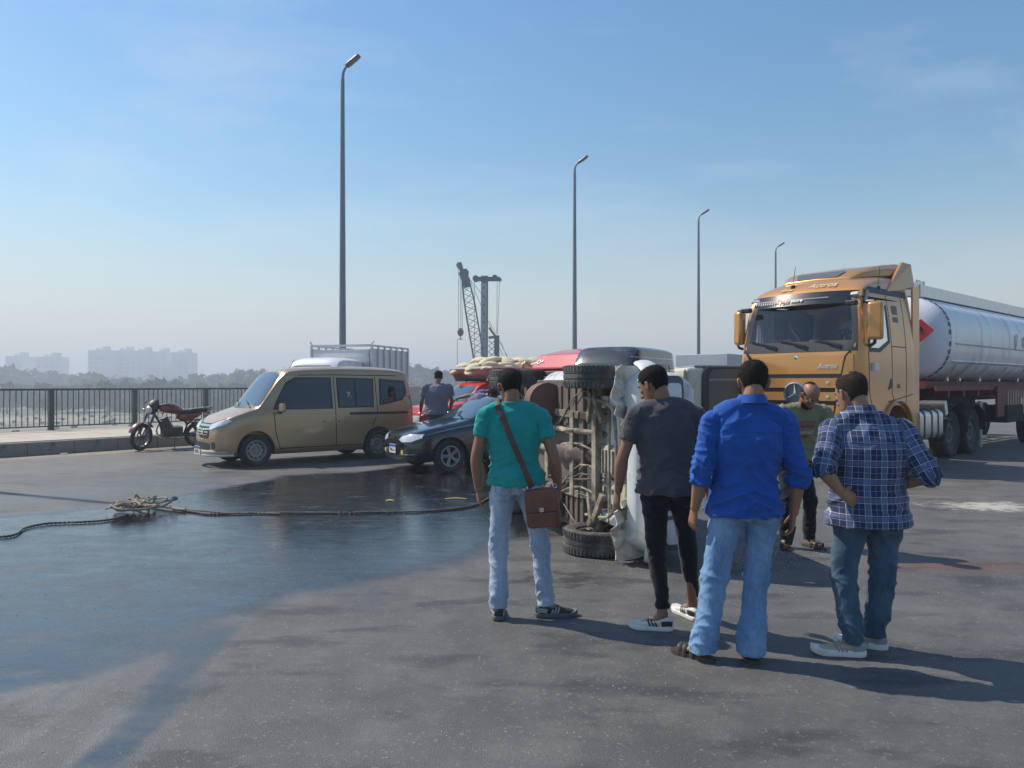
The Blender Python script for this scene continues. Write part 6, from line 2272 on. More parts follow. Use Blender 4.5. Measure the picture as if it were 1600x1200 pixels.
def plaid(name):
    """Navy check with white and pale blue lines; the check follows body and sleeves through the stored cloth_uv."""
    m = cloth(name, (.022, .035, .095), .8, .12)
    n, l = m.node_tree.nodes, m.node_tree.links
    p = n['Principled BSDF']
    src = p.inputs['Base Color'].links[0].from_socket
    at = n.new('ShaderNodeAttribute'); at.attribute_name = 'cloth_uv'
    sp = n.new('ShaderNodeSeparateXYZ'); l.new(at.outputs['Vector'], sp.inputs[0])

    def lines(sock, period, off, width):
        a = n.new('ShaderNodeMath'); a.operation = 'ADD'; a.inputs[1].default_value = off; l.new(sock, a.inputs[0])
        b = n.new('ShaderNodeMath'); b.operation = 'PINGPONG'; b.inputs[1].default_value = period / 2; l.new(a.outputs[0], b.inputs[0])
        c = n.new('ShaderNodeMapRange'); c.inputs[1].default_value = width; c.inputs[2].default_value = width * .72; c.inputs[3].default_value = 0; c.inputs[4].default_value = 1
        l.new(b.outputs[0], c.inputs[0])
        return c.outputs[0]
    cur = src
    for sock, per in ((sp.outputs[0], .092), (sp.outputs[1], .105)):
        for off, wd, col, k in ((0.0, .0135, (.12, .16, .30), .6), (per * .17, .0019, (.60, .63, .70), .62), (per * .83, .0019, (.60, .63, .70), .62), (per * .5, .0013, (.40, .45, .56), .5)):
            x = n.new('ShaderNodeMath'); x.operation = 'MULTIPLY'; x.inputs[1].default_value = k; l.new(lines(sock, per, off, wd), x.inputs[0])
            y = n.new('ShaderNodeMix'); y.data_type = 'RGBA'; y.inputs['B'].default_value = (*col, 1)
            l.new(x.outputs[0], y.inputs['Factor']); l.new(cur, y.inputs['A'])
            cur = y.outputs['Result']
    l.new(cur, p.inputs['Base Color'])
    return m


def hand(b, w, d, pn, ts, s=1.0, curl=.5, thumb=.5):
    """Palm, four fingers and a thumb. w wrist, d along the hand, pn towards the palm side, ts towards the thumb."""
    d = Vector(d).normalized(); pn = Vector(pn); pn = (pn - d * pn.dot(d)).normalized()
    ts_ = d.cross(pn); ts = ts_ if ts_.dot(Vector(ts)) > 0 else -ts_
    w = Vector(w)
    b.tube([w - d * .03 * s, w + d * .01 * s, w + d * .045 * s, w + d * .08 * s, w + d * .094 * s], [(.026 * s, .019 * s), (.028 * s, .018 * s), (.038 * s, .0165 * s), (.041 * s, .014 * s), (.034 * s, .010 * s)], n=12, k=3, ref=ts)
    L = (.070, .079, .073, .058)
    for i in range(4):
        off = (.031, .0105, -.0105, -.031)[i] * s
        p = w + d * (.084 - (.004 if i in (0, 3) else 0)) * s + ts * off
        dd = (d + ts * (.12, .03, -.05, -.14)[i]).normalized()
        pts = [p - dd * .02 * s, p]
        ang = curl * (.55 + .12 * i)
        for k_, f in enumerate((.44, .32, .24)):
            c, s2 = math.cos(ang * (k_ + .7)), math.sin(ang * (k_ + .7))
            p = p + (dd * c + pn * s2).normalized() * L[i] * f * s
            pts.append(p)
        b.tube(pts, [.0098 * s, .0095 * s, .0090 * s, .0083 * s, .0068 * s], n=8, k=2, ref=ts)
        b.ell(pts[-1], (.0068 * s,) * 3, 8, 6)
    p = w + d * .018 * s + ts * .024 * s + pn * .004 * s
    q = p + (d * .55 + ts * .6 + pn * .25).normalized() * .035 * s
    r = q + (d * .85 + ts * .25 + pn * (.25 + thumb * .4)).normalized() * .030 * s
    t = r + (d * .9 + pn * (.25 + thumb * .5)).normalized() * .024 * s
    b.tube([w + d * .0 * s + ts * .01 * s, p, q, r, t], [.014 * s, .0135 * s, .0120 * s, .0112 * s, .0085 * s], n=8, k=2, ref=pn)
    b.ell(t, (.0085 * s,) * 3, 8, 6)


HEAD = [(-.120, .022, .020, .062), (-.112, .036, .038, .052), (-.090, .050, .056, .036), (-.060, .060, .078, .016), (-.030, .068, .090, .004), (0, .0735, .097, -.002), (.030, .0755, .100, -.006), (.060, .073, .096, -.010),
        (.085, .063, .083, -.012), (.103, .047, .062, -.012), (.114, .028, .036, -.012), (.118, .008, .010, -.012)]


def frame_from(yaw, pitch, roll=0):
    return (Matrix.Rotation(yaw, 3, 'Z') @ Matrix.Rotation(pitch, 3, 'X') @ Matrix.Rotation(roll, 3, 'Y'))


def head(b, c, M, s=1.0, jaw=True):
    n = 22
    rings = []
    for z, rx, ry, cy in HEAD:
        ring = []
        for j in range(n):
            a = 2 * math.pi * j / n
            x, y = rx * math.cos(a), ry * math.sin(a) + cy
            ring.append(c + M @ Vector((x * s, y * s, z * s)))
        rings.append(ring)
    b.loft(rings)
    T = lambda x, y, z: c + M @ (Vector((x, y, z)) * s)
    # nose, brow, lips, cheekbones
    b.tube([T(0, .088, .012), T(0, .102, -.012), T(0, .116, -.036), T(0, .106, -.046)], [.008 * s, .010 * s, .0145 * s, .010 * s], n=8, k=2)
    b.ell(T(.011, .103, -.041), (.008 * s,) * 3, 8, 6); b.ell(T(-.011, .103, -.041), (.008 * s,) * 3, 8, 6)
    for sg in (1, -1):
        b.ell(T(sg * .030, .084, .022), (.024 * s, .012 * s, .0075 * s), 10, 6, M)
        b.ell(T(sg * .042, .066, -.018), (.020 * s, .020 * s, .016 * s), 10, 6, M)
    b.ell(T(0, .094, -.066), (.023 * s, .009 * s, .0055 * s), 10, 6, M); b.ell(T(0, .092, -.076), (.020 * s, .010 * s, .006 * s), 10, 6, M)
    b.ell(T(0, .078, -.103), (.022 * s, .018 * s, .014 * s), 10, 6, M)
    for sg in (1, -1):
        E = M @ Matrix.Rotation(sg * .35, 3, 'Z')
        b.ell(T(sg * .079, -.006, -.010), (.0085 * s, .019 * s, .031 * s), 12, 8, E)
        b.tube([T(sg * .084, .004, .012), T(sg * .090, -.012, .014), T(sg * .092, -.022, -.004), T(sg * .086, -.016, -.028), T(sg * .080, -.002, -.038)], .0048 * s, n=6, k=3)


def hair(c, M, s, m, parent, nape=-.075, front=.055, side=-.002, thick=.009, bald=None, name='hair', tuft=.0055, seed=0):
    """A cap of hair over the skull down to a hairline; bald=z cuts the crown away."""
    n, K = 44, 26
    vs, fs = [], []
    rows = crom([(z, rx, ry, cy) for z, rx, ry, cy in HEAD[2:]], 3)
    rings = []
    for r in rows:
        z, rx, ry, cy = r
        ring = []
        for j in range(n):
            a = 2 * math.pi * j / n
            k = 1.0
            p = Vector((rx * math.cos(a), ry * math.sin(a) + cy, z))
            nrm = Vector((math.cos(a) / max(rx, .02), math.sin(a) / max(ry, .02), (z - .01) * 70 if z > .01 else 0)).normalized()
            # height of the hairline at this bearing (a = 90 deg is the face)
            f = math.sin(a)
            if f > .25:
                t = (f - .25) / .75
                zl = side + (front - side) * min(1, t * 1.7)
            elif f > -.25:
                zl = side
            else:
                t = (-f - .25) / .75
                zl = side + (nape - side) * min(1, t * 1.9)
            fade = sstep(zl - .004, zl + .045, z)
            th = (.002 + (thick - .002) * fade)
            p = p + nrm * (th + tuft * nz(p.x * 55 + seed, p.y * 55, p.z * 55) * fade)
            ring.append((p, z >= zl and (bald is None or not (z > bald and f > -.75 + (z - bald) * 3))))
        rings.append(ring)
    b = MB()
    idx = {}
    for i, ring in enumerate(rings):
        for j, (p, ok) in enumerate(ring):
            b.v.append(tuple(c + M @ (p * s)))
    for i in range(len(rings) - 1):
        for j in range(n):
            k = (j + 1) % n
            if rings[i][j][1] and rings[i][k][1] and rings[i + 1][j][1] and rings[i + 1][k][1]:
                b.f.append((i * n + j, i * n + k, (i + 1) * n + k, (i + 1) * n + j))
    if bald is None:
        b.f.append(tuple((len(rings) - 1) * n + j for j in range(n)))
    b.mi = [0] * len(b.f)
    me = b.mesh(name, m, 60)
    if thick > .0042 or tuft > .0015:
        # short strands over the cap, lying back and down
        rnd = random.Random(seed + 5)
        fs_ = [f for f in b.f if len(f) == 4]
        sb_ = MB()
        up_ = M @ Vector((0, 0, 1)); bk = M @ Vector((0, -1, 0))
        for q in range(2600):
            f = fs_[rnd.randrange(len(fs_))]
            P_ = [Vector(b.v[i]) for i in f]
            a1, a2 = rnd.random(), rnd.random()
            p = P_[0].lerp(P_[1], a1).lerp(P_[3].lerp(P_[2], a1), a2)
            nrm = (P_[1] - P_[0]).cross(P_[3] - P_[0])
            if nrm.length < 1e-9:
                continue
            nrm.normalize()
            if nrm.dot(p - c) < 0:
                nrm = -nrm
            d = (nrm * rnd.uniform(.25, .7) + bk * rnd.uniform(-.1, .5) - up_ * rnd.uniform(.1, .7) + Vector((rnd.gauss(0, .3), rnd.gauss(0, .3), 0))).normalized()
            L_ = thick * rnd.uniform(.8, 1.7) + .003
            w_ = nrm.cross(d).normalized() * .0011
            o_ = len(sb_.v)
            sb_.v += [tuple(p - w_ - nrm * .002), tuple(p + w_ - nrm * .002), tuple(p + d * L_)]
            sb_.f.append((o_, o_ + 1, o_ + 2))
        sb_.mi = [0] * len(sb_.f)
        sm_ = sb_.mesh('strands', m, 0, weld=False)
    else:
        sm_ = None
    o = link(name, me, parent)
    if sm_ is not None:
        link('hair_strands', sm_, o)['kind'] = 'stuff'
    sd = o.modifiers.new('s', 'SOLIDIFY'); sd.thickness = .007; sd.offset = -1
    return o


def seg_coord(P, chains):
    """For every point: nearest chain, distance along it and the angle around it."""
    best = np.full(len(P), 1e9)
    u = np.zeros(len(P)); v = np.zeros(len(P)); which = np.zeros(len(P), int)
    for ci, (pts, refx, rad) in enumerate(chains):
        acc = 0.0
        for a, b_ in zip(pts[:-1], pts[1:]):
            a = np.array(a, float); b_ = np.array(b_, float)
            d = b_ - a; L = np.linalg.norm(d); dn = d / L
            t = np.clip(((P - a) @ dn), 0, L)
            q = a + np.outer(t, dn)
            dist = np.linalg.norm(P - q, axis=1) / rad
            x = np.array(refx, float); x = x - dn * x.dot(dn); x /= np.linalg.norm(x) + 1e-9
            y = np.cross(dn, x)
            ang_ = np.arctan2((P - q) @ y, (P - q) @ x)
            m = dist < best
            best[m] = dist[m]; u[m] = (ang_ * rad)[m]; v[m] = (acc + t)[m]; which[m] = ci
            acc += L
    return u, v, which, best


def wrinkle(me, fn, sm=1):
    co, no = get_co(me), get_no(me)
    d = np.array([fn(p, q) for p, q in zip(co.tolist(), no.tolist())])
    set_co(me, co + no * d[:, None])


def person(label, loc, rz, pose, top, bottom, shoes, skin=SK, hair_kw=None, s=1.0, girth=1.0, group=None, hands=None, vox=.0052, name_cat='man'):
    """pose gives joints in the person's own frame: x to the right, y ahead, z up (metres)."""
    root = empty('person', loc, rz, label, name_cat, group)
    J = {k: Vector(v) if not isinstance(v, (int, float)) else v for k, v in pose.items()}
    pel, wai, che, nec, hd = J['pelvis'], J['waist'], J['chest'], J['neck'], J['head']
    M = frame_from(J.get('yaw', 0), J.get('pitch', 0), J.get('roll', 0))
    sx = (J['shR'] - J['shL']).normalized()
    hx = J.get('hipx', Vector((1, 0, 0)))
    g = girth
    # --- the body: one continuous surface
    b = MB()
    head(b, hd, M, s)
    nb = nec + (hd - nec) * .75 + M @ Vector((0, -.028, -.03))
    b.tube([nec - (hd - nec).normalized() * .06, nec, nb, hd + M @ Vector((0, -.03, .01))], [(.045, .042), (.056, .054), (.054, .056), (.05, .055)], n=14, k=3, ref=sx)
    b.tube([pel - V(0, 0, .02), wai, che, nec - V(0, 0, .03)], [(.12, .085), (.125, .085), (.14, .085), (.06, .05)], n=16, k=4, ref=sx)
    hands = hands or {}
    for sd in 'LR':
        sh, el, wr = J['sh' + sd], J['el' + sd], J['wr' + sd]
        sg = 1 if sd == 'R' else -1
        b.tube([nec.lerp(sh, .35) - V(0, 0, .06), sh - V(0, 0, .012), sh.lerp(el, .5), el, el.lerp(wr, .35), el.lerp(wr, .8), wr], [.03, .036, .042, .040, .043, .031, .027], n=12, k=4)
        hd_ = hands.get(sd, {})
        hand(b, wr, hd_.get('d', (wr - el).normalized()), hd_.get('pn', (-sg * .9, .3, 0)), hd_.get('ts', (0, 1, 0)), .97 * s, hd_.get('curl', .55), hd_.get('thumb', .5))
        hp, kn, an, toe = J['hip' + sd], J['kn' + sd], J['an' + sd], J['toe' + sd]
        fd = (toe - an); fd.z = 0; fd.normalize()
        b.tube([pel.lerp(hp, .6), hp, hp.lerp(kn, .5), kn, kn.lerp(an, .3), an], [.05, .052, .044, .034, .034, .034], n=12, k=3)
        b.tube([an + V(0, 0, .02), an, an + fd * .06 - V(0, 0, .045), an + fd * .14 - V(0, 0, .062)], [(.034, .036), (.034, .038), (.036, .024), (.034, .014)], n=10, k=3, ref=fd.cross(V(0, 0, 1)))
    bm_ = voxel(b, vox, 3, .45)
    bm_.materials.append(skin)
    body = link('body', bm_, root)
    body_bvh = None
    if hair_kw is not None:
        hair(hd, M, s, hair_kw.get('m', hairm), root, **{k: v for k, v in hair_kw.items() if k != 'm'})
    T = lambda x, y, z: hd + M @ (Vector((x, y, z)) * s)
    for sg in (1, -1):
        e = MB(); e.ell(T(sg * .030, .083, .004), (.0125 * s, .0105 * s, .0085 * s), 10, 6, M)
        eye = part('eye', e, mat('eye_white', (.55, .52, .48), .2), body)
        e = MB(); e.ell(T(sg * .030, .0915, .003), (.0055 * s, .003 * s, .0055 * s), 8, 5, M); part('iris', e, mat('iris_brown', (.03, .015, .01), .2), eye)
        e = MB(); e.tube([T(sg * .014, .099, .021), T(sg * .032, .097, .027), T(sg * .048, .083, .022)], [.003, .0042, .002], n=6, k=3); part('eyebrow', e, hairm, body)
    # --- trousers
    b = MB()
    tw = bottom.get('w', 1.0) * g
    hem = bottom.get('hem', .055)
    kneer = bottom.get('knee', .066)
    up = (wai - pel).normalized()
    b.tube([pel + up * .13, pel + up * .06, pel, pel - V(0, 0, .07)], [(.140 * g, .098 * g), (.152 * g, .108 * g), (.166 * g, .120 * g), (.15 * g, .11 * g)], n=24, k=3, ref=hx)
    fy = hx.cross(V(0, 0, 1)) * -1
    for sd in 'LR':
        hp, kn, an = J['hip' + sd], J['kn' + sd], J['an' + sd]
        b.ell(hp + fy * -.045 + V(0, 0, .01), (.088 * g, .085 * g, .10), 14, 10)
        low = an + V(0, 0, bottom.get('len', -.02))
        b.tube([hp + V(0, 0, .04), hp - V(0, 0, .03), hp.lerp(kn, .45), kn + V(0, 0, .02), kn.lerp(low, .45), low + V(0, 0, .06), low], [.094 * g, .096 * g, .083 * tw, kneer * tw, bottom.get('calf', (kneer + hem) / 2 + .004) * tw, hem * tw, hem * 1.03 * tw], n=18, k=4)
    tm = voxel(b, .008, 4, .5)
    chains = [([tuple(J['hip' + sd]), tuple(J['kn' + sd]), tuple(J['an' + sd])], tuple(hx), .08) for sd in 'LR']
    kz = (J['knL'].z + J['knR'].z) / 2
    az = J['anL'].z
    amp = bottom.get('amp', 1.0)
    sd0 = hash_seed(label)

    def tf(p, q):
        x, y, z = p
        side_ = 3.1 if x > pel.x else 0
        low_ = max(0, 1 - abs(z - (az + .07)) / .17)
        kn_ = max(0, 1 - abs(z - kz) / .17)
        cr_ = max(0, 1 - abs(z - (pel.z - .10)) / .15)
        r1 = 1 - abs(nz(x * 5 + side_ + sd0, y * 5, z * 16 + x * 9 + 2 * math.sin(y * 12)))
        r2 = 1 - abs(nz(x * 7 + side_ + sd0, y * 7, z * 11 + x * 9))
        r3 = nz(x * 4 + sd0, y * 4, z * 3)
        return amp * ((r1 ** 4) * (.014 * low_ + .009 * kn_) + (r2 ** 4) * (.006 + .009 * kn_ + .009 * cr_ + .004 * low_) - .007 + r3 * .010)
    wrinkle(tm, tf)
    tm.materials.append(bottom['m'])
    tr = link('trousers', tm, root)
    # seams, pockets, belt, hems
    tb = BVHTree.FromPolygons([v.co for v in tm.vertices], [tuple(pp.vertices) for pp in tm.polygons])
    st_m = bottom.get('seam', bottom['m'])
    if bottom.get('jeans'):
        for sd in 'LR':
            hp = J['hip' + sd]
            cx = hp + V(0, 0, .035)
            pk = [(-.055, .055), (.055, .055), (.052, -.035), (0, -.065), (-.052, -.035), (-.055, .055)]
            pts = []
            for (a, c), (a2, c2) in zip(pk[:-1], pk[1:]):
                for k in range(5):
                    t = k / 5
                    o_ = cx + hx * (a + (a2 - a) * t) + V(0, 0, c + (c2 - c) * t) - fy * .35
                    h = tb.ray_cast(o_, fy)
                    if h[0] is not None:
                        pts.append(h[0] + h[1] * .001)
            if len(pts) > 4:
                b2 = MB(); b2.tube(pts + [pts[0]], .0026, n=5); part('pocket_seam', b2, st_m, tr)
        b2 = MB()
        pts = []
        for k in range(33):
            a = 2 * math.pi * k / 32
            dd = hx * math.cos(a) + fy * math.sin(a)
            o_ = pel + up * .085 + dd * .5
            h = tb.ray_cast(o_, -dd)
            if h[0] is not None:
                pts.append(h[0] + dd * .003)
        if len(pts) > 20:
            b2.tube(pts, [(.004, .020)] * len(pts), n=8, ref=(0, 0, 1)) if False else b2.tube(pts, [(.019, .004)] * len(pts), n=8, ref=(0, 0, 1)); part('waistband', b2, st_m if not bottom.get('belt') else bottom['belt'], tr)
    # --- shirt
    b = MB()
    bel = top.get('belly', 0)
    hemz = top['hem']
    ax = (che - wai).normalized()
    hc = Vector((pel.x + (wai.x - pel.x) * .4, pel.y + (wai.y - pel.y) * .4, hemz))
    tg = top.get('w', 1.0) * g
    yd = sx.cross(V(0, 0, 1)) * -1
    shm = (J['shL'] + J['shR']) / 2
    hw = (J['shR'] - J['shL']).length / 2
    b.tube([hc, hc + V(0, 0, .05), wai + yd * bel * .5, che - ax * .06 + yd * bel * .2, che + ax * .05, shm + V(0, 0, .0), shm + (nec - shm) * .55 + V(0, 0, .012), nec + V(0, 0, .018)],
           [(.210 * tg, .165 * tg + bel * .3), (.203 * tg, .158 * tg + bel * .5), (.176 * tg, .128 * tg + bel), (.182 * tg, .125 * tg + bel * .5), (.190 * tg, .122 * tg), (hw * .92, .092 * tg), (hw * .55, .078), (.070, .064)], n=30, k=4, ref=sx)
    for sd in 'LR':
        sh, el, wr = J['sh' + sd], J['el' + sd], J['wr' + sd]
        sg = 1 if sd == 'R' else -1
        b.tube([nec - sx * sg * .02 - V(0, 0, .035), nec.lerp(sh, .45) + V(0, 0, .004) - yd * .006, sh - V(0, 0, .008)], [.066, .062, .060 * tg], n=14, k=4)
        # shoulder blade and deltoid masses
        b.ell(che + sx * sg * hw * .42 - yd * .055 + V(0, 0, .06), (.085, .055, .11), 12, 8)
        b.ell(sh - sx * sg * .022 - V(0, 0, .020), (.060, .062, .060), 12, 8)
        sl = top.get('sleeve', .55)
        ar = top.get('arm', .066) * g
        if sl <= 1:
            e = sh.lerp(el, sl)
            b.tube([sh - sx * sg * .05, sh, sh.lerp(el, sl * .5), e - (e - sh).normalized() * .02, e], [.062 * g, ar * 1.05, ar, ar * .99, ar * 1.04], n=16, k=3)
        else:
            e = el.lerp(wr, sl - 1)
            b.tube([sh - sx * sg * .05, sh, sh.lerp(el, .5), el, e - (e - el).normalized() * .03, e], [.062 * g, ar * 1.02, ar * .96, ar * .90, ar * .84, ar * .86], n=16, k=4)
            b.tube([e - (e - el).normalized() * .045, e - (e - el).normalized() * .02, e + (e - el).normalized() * .004], [ar * .93, ar * .98, ar * .93], n=16, k=3)
    tm = voxel(b, .0085, 9, .5)
    wamp = top.get('amp', 1.0)
    pin = [np.array(J['shL']), np.array(J['shR'])]
    elb = [np.array(J['elL']), np.array(J['elR'])]
    wz = wai.z
    achain = [([tuple(J['sh' + q]), tuple(J['el' + q]), tuple(J['wr' + q])], tuple(yd), .06) for q in 'LR']
    co = get_co(tm)
    chain = [([(hc.x, hc.y, hc.z), (che.x, che.y, che.z), (nec.x, nec.y, nec.z + .05)], tuple(sx), .155)] + achain
    cu, cv, wh, bd = seg_coord(co, chain)
    fold_w = np.zeros(len(co))
    for e in elb:
        fold_w = np.maximum(fold_w, np.clip(1 - np.linalg.norm(co - e, axis=1) / .17, 0, 1))
    armpit = np.zeros(len(co))
    for sgn, e in zip((-1, 1), pin):
        c_ = e + np.array(-np.array(sx) * sgn * .03) + np.array([0, 0, -.10])
        armpit = np.maximum(armpit, np.clip(1 - np.linalg.norm(co - c_, axis=1) / .16, 0, 1))
    no = get_no(tm)
    dd = np.zeros(len(co))
    for i in range(len(co)):
        x, y, z = co[i]
        if wh[i] == 0:
            lowp = max(0, min(1, (wz + .16 - z) / .26))
            r1 = 1 - abs(nz(x * 7 + sd0 + z * 5, y * 5, z * 4.0 - x * 2))          # long hanging folds
            r2 = 1 - abs(nz(x * 4.5 + sd0 + 9, y * 4.5, z * 17 + 7 * abs(x - che.x)))   # cross folds gathered at the waist
            r3 = nz(x * 5 + sd0, y * 5, z * 4)
            dd[i] = (r1 ** 4) * .009 + (r2 ** 5) * (.004 + .013 * lowp * (1 if z > hemz + .05 else .25)) + armpit[i] * ((1 - abs(nz(x * 16, y * 8, z * 16 + sd0))) ** 4) * .010 + r3 * .010 - .008
        else:
            t = cv[i]
            r1 = 1 - abs(nz(t * 26 + sd0, cu[i] * 9, wh[i] * 4.0))
            r2 = 1 - abs(nz(t * 9 + sd0 + 5, cu[i] * 16, wh[i] * 4.0))
            dd[i] = (r1 ** 5) * (.004 + .013 * fold_w[i]) + (r2 ** 4) * .006 - .005 + .006 * nz(x * 8, y * 8, z * 8)
    set_co(tm, co + no * (dd * wamp)[:, None])
    at = tm.attributes.new('cloth_uv', 'FLOAT_VECTOR', 'POINT')
    arr = np.zeros((len(co), 3), np.float32)
    body_m = wh == 0
    arr[:, 0] = np.where(body_m, (co - np.array(che)) @ np.array(sx) + 10.0, cu + 10.0 + wh * .01)
    arr[:, 1] = np.where(body_m, co[:, 2], cv + 5)
    at.data.foreach_set('vector', arr.ravel())
    tm.materials.append(top['m'])
    shirt = link(top.get('name', 'shirt'), tm, root)
    sb = BVHTree.FromPolygons([v.co for v in tm.vertices], [tuple(pp.vertices) for pp in tm.polygons])
    if top.get('collar'):
        b = MB()
        n_ = 22
        rings = []
        for k in range(n_ + 1):
            a = math.radians(-115 - 310 * (k / n_ - .5) + 0) if False else math.radians(90 + 25 + 310 * k / n_)
            dr = sx * math.cos(a) + yd * math.sin(a)
            c0 = nec + V(0, 0, .012)
            rings.append([c0 + dr * .070 + V(0, 0, -.012), c0 + dr * .068 + V(0, 0, .030), c0 + dr * .074 + V(0, 0, .033), c0 + dr * .094 + V(0, 0, -.016), c0 + dr * .088 + V(0, 0, -.020), c0 + dr * .072 + V(0, 0, .02)])
        b.loft(rings)
        co_ = part('collar', b, top['m'], shirt, 60)
        at2 = co_.data.attributes.new('cloth_uv', 'FLOAT_VECTOR', 'POINT')
        c2 = get_co(co_.data).copy(); c2[:, 0] += 10.02; c2[:, 1] = c2[:, 2] * 1.3 + .01
        at2.data.foreach_set('vector', c2.ravel())
    elif top.get('neckband', True):
        b = MB()
        pts = [nec + V(0, 0, .014) + (sx * math.cos(a) * .068 + yd * math.sin(a) * .064) for a in [2 * math.pi * k / 24 for k in range(25)]]
        b.tube(pts, [(.009, .004)] * 25, n=8, ref=(0, 0, 1)); part('neckband', b, top['m'], shirt, 60)
    # yoke and hem stitching
    def on_shirt(o_, d_):
        h = sb.ray_cast(o_, d_)
        return None if h[0] is None else h[0] + h[1] * .0012
    if top.get('yoke'):
        pts = []
        for k in range(25):
            t = -1 + 2 * k / 24
            p_ = on_shirt(che + sx * t * hw * .86 + V(0, 0, .085 - .012 * abs(t)) - yd * .5, yd)
            if p_ is not None:
                pts.append(p_)
        if len(pts) > 10:
            b = MB(); b.tube(pts, .0022, n=5); part('yoke_seam', b, top['m'], shirt)
    # --- footwear
    for sd in 'LR':
        an, toe = J['an' + sd], J['toe' + sd]
        fd = (toe - an); fd.z = 0; fd.normalize()
        rt = fd.cross(V(0, 0, 1))
        base = Vector((an.x, an.y, 0)) - fd * .075
        kind = shoes.get('kind', 'trainer')
        Ls = shoes.get('L', .295)
        def F(u, v, z):
            return base + fd * (u * Ls) + rt * v + V(0, 0, z + (shoes.get('tilt', {}).get(sd, 0)) * max(0, .45 - u))
        outl = [(0, .018), (.03, .030), (.12, .037), (.30, .038), (.50, .040), (.70, .050), (.82, .050), (.93, .038), (1.0, .016)]
        if kind == 'sandal':
            rings = [[F(u, -w, 0), F(u, w, 0), F(u, w * .98, .022), F(u, -w * .98, .022)] for u, w in outl]
            b = MB(); b.loft(rings); sh_ = part('sandal', b, shoes['m'], root, 50)
            for u0 in (.45, .62, .74):
                b = MB(); b.tube([F(u0, -.047, .01), F(u0 + .02, -.036, .055), F(u0 + .03, 0, .075 - .03 * (u0 - .4)), F(u0 + .02, .038, .055), F(u0, .048, .01)], [(.012, .004)] * 5, n=6, k=3, ref=fd); part('strap', b, shoes['m'], sh_)
            continue
        b = MB()
        zs = shoes.get('sole', .030)
        rings = []
        for u, w in outl:
            tz = .018 * max(0, (u - .75) / .25) ** 2 + .006 * max(0, (.08 - u) / .08)
            w2 = w + .003
            rings.append([F(u, -w2, tz), F(u, -w2 - .003, tz + zs * .5), F(u, -w2, tz + zs), F(u, w2, tz + zs), F(u, w2 + .003, tz + zs * .5), F(u, w2, tz)])
        b.loft(rings)
        so_name = 'shoe_sole'
        b2 = MB()
        prof = [(.01, .020, .070), (.04, .030, .082), (.12, .036, .092), (.24, .038, .094), (.36, .038, .085), (.50, .040, .068), (.65, .047, .055), (.80, .047, .048), (.92, .036, .040), (.99, .014, .028)]
        rings = []
        for u, w, h in prof:
            ring = []
            for k in range(14):
                a = 2 * math.pi * k / 14
                cx_, sz_ = math.cos(a), math.sin(a)
                ring.append(F(u, w * math.copysign(abs(cx_) ** .8, cx_), zs * .5 + (h - zs * .5) * .5 * (1 + math.copysign(abs(sz_) ** .75, sz_))))
            rings.append(ring)
        b2.loft([r for r in rings])
        um = b2.mesh('shoe', shoes['m'], 60)
        sh_ = link('shoe', um, root)
        sbz = sh_.modifiers.new('sub', 'SUBSURF'); sbz.levels = 1; sbz.render_levels = 1
        part(so_name, b, shoes.get('sole_m', shoes['m']), sh_, 50, .004)
        for k in range(5):
            u0 = .40 + k * .055
            b = MB(); b.tube([F(u0, -.022, .086 - k * .007), F(u0 + .02, 0, .092 - k * .0078), F(u0 + .04, .022, .084 - k * .007)], .0028, n=5, k=2); part('lace', b, shoes.get('lace', shoes['m']), sh_)
        if 'accent' in shoes:
            for sgn in (1, -1):
                for k in range(3):
                    u0 = .36 + k * .07
                    b = MB(); b.tube([F(u0, sgn * .0445, .032), F(u0 + .035, sgn * .038, .052), F(u0 + .06, sgn * .027, .070)], [(.006, .002)] * 3, n=6, k=2, ref=fd); part('stripe', b, shoes['accent'], sh_)
                b = MB(); b.tube([F(.03, sgn * .030, .050), F(.12, sgn * .0405, .055), F(.26, sgn * .0405, .048)], [(.016, .002)] * 3, n=6, k=2, ref=(0, 0, 1)); part('heel_panel', b, shoes['accent'], sh_)
    return root, J


def hash_seed(s):
    return (sum(ord(c) * (i + 3) for i, c in enumerate(s)) % 97) * .61


def stand(**kw):
    """A plain standing pose facing +y; keys override joints."""
    P = dict(pelvis=(0, 0, .93), waist=(0, .0, 1.07), chest=(0, -.01, 1.27), neck=(0, -.03, 1.475), head=(0, .0, 1.635),
             shL=(-.195, -.02, 1.425), shR=(.195, -.02, 1.425), elL=(-.255, -.04, 1.13), elR=(.255, -.04, 1.13), wrL=(-.27, .06, .885), wrR=(.27, .06, .885),
             hipL=(-.092, 0, .89), hipR=(.092, 0, .89), knL=(-.10, .02, .49), knR=(.10, .02, .49), anL=(-.11, 0, .095), anR=(.11, 0, .095), toeL=(-.14, .2, 0), toeR=(.14, .2, 0))
    P.update(kw)
    return P


denim_pale = cloth('denim_pale', (.30, .38, .50), .85, .10, wash=(.46, .53, .63))
denim_mid = cloth('denim_mid_blue', (.13, .25, .43), .85, .12, wash=(.25, .40, .60))
denim_dark = cloth('denim_dark_blue', (.045, .085, .135), .85, .12, wash=(.09, .15, .22))
denim_black = cloth('denim_black', (.010, .011, .014), .85, .2)
seam_l = cloth('denim_seam_pale', (.22, .29, .40), .8)
seam_d = cloth('denim_seam_dark', (.03, .055, .10), .8)
teal = cloth('teal_jersey', (.010, .29, .265), .8, .06)
greyt = cloth('charcoal_jersey', (.075, .068, .080), .85, .08)
royal = cloth('royal_blue_cotton', (.014, .085, .36), .75, .10)
check = plaid('navy_check_cotton')
olive = cloth('olive_jersey', (.20, .215, .13), .85, .1)
purple = cloth('mauve_cotton', (.16, .13, .22), .85, .1)
greyshirt = cloth('grey_blue_cotton', (.17, .17, .21), .85, .1)
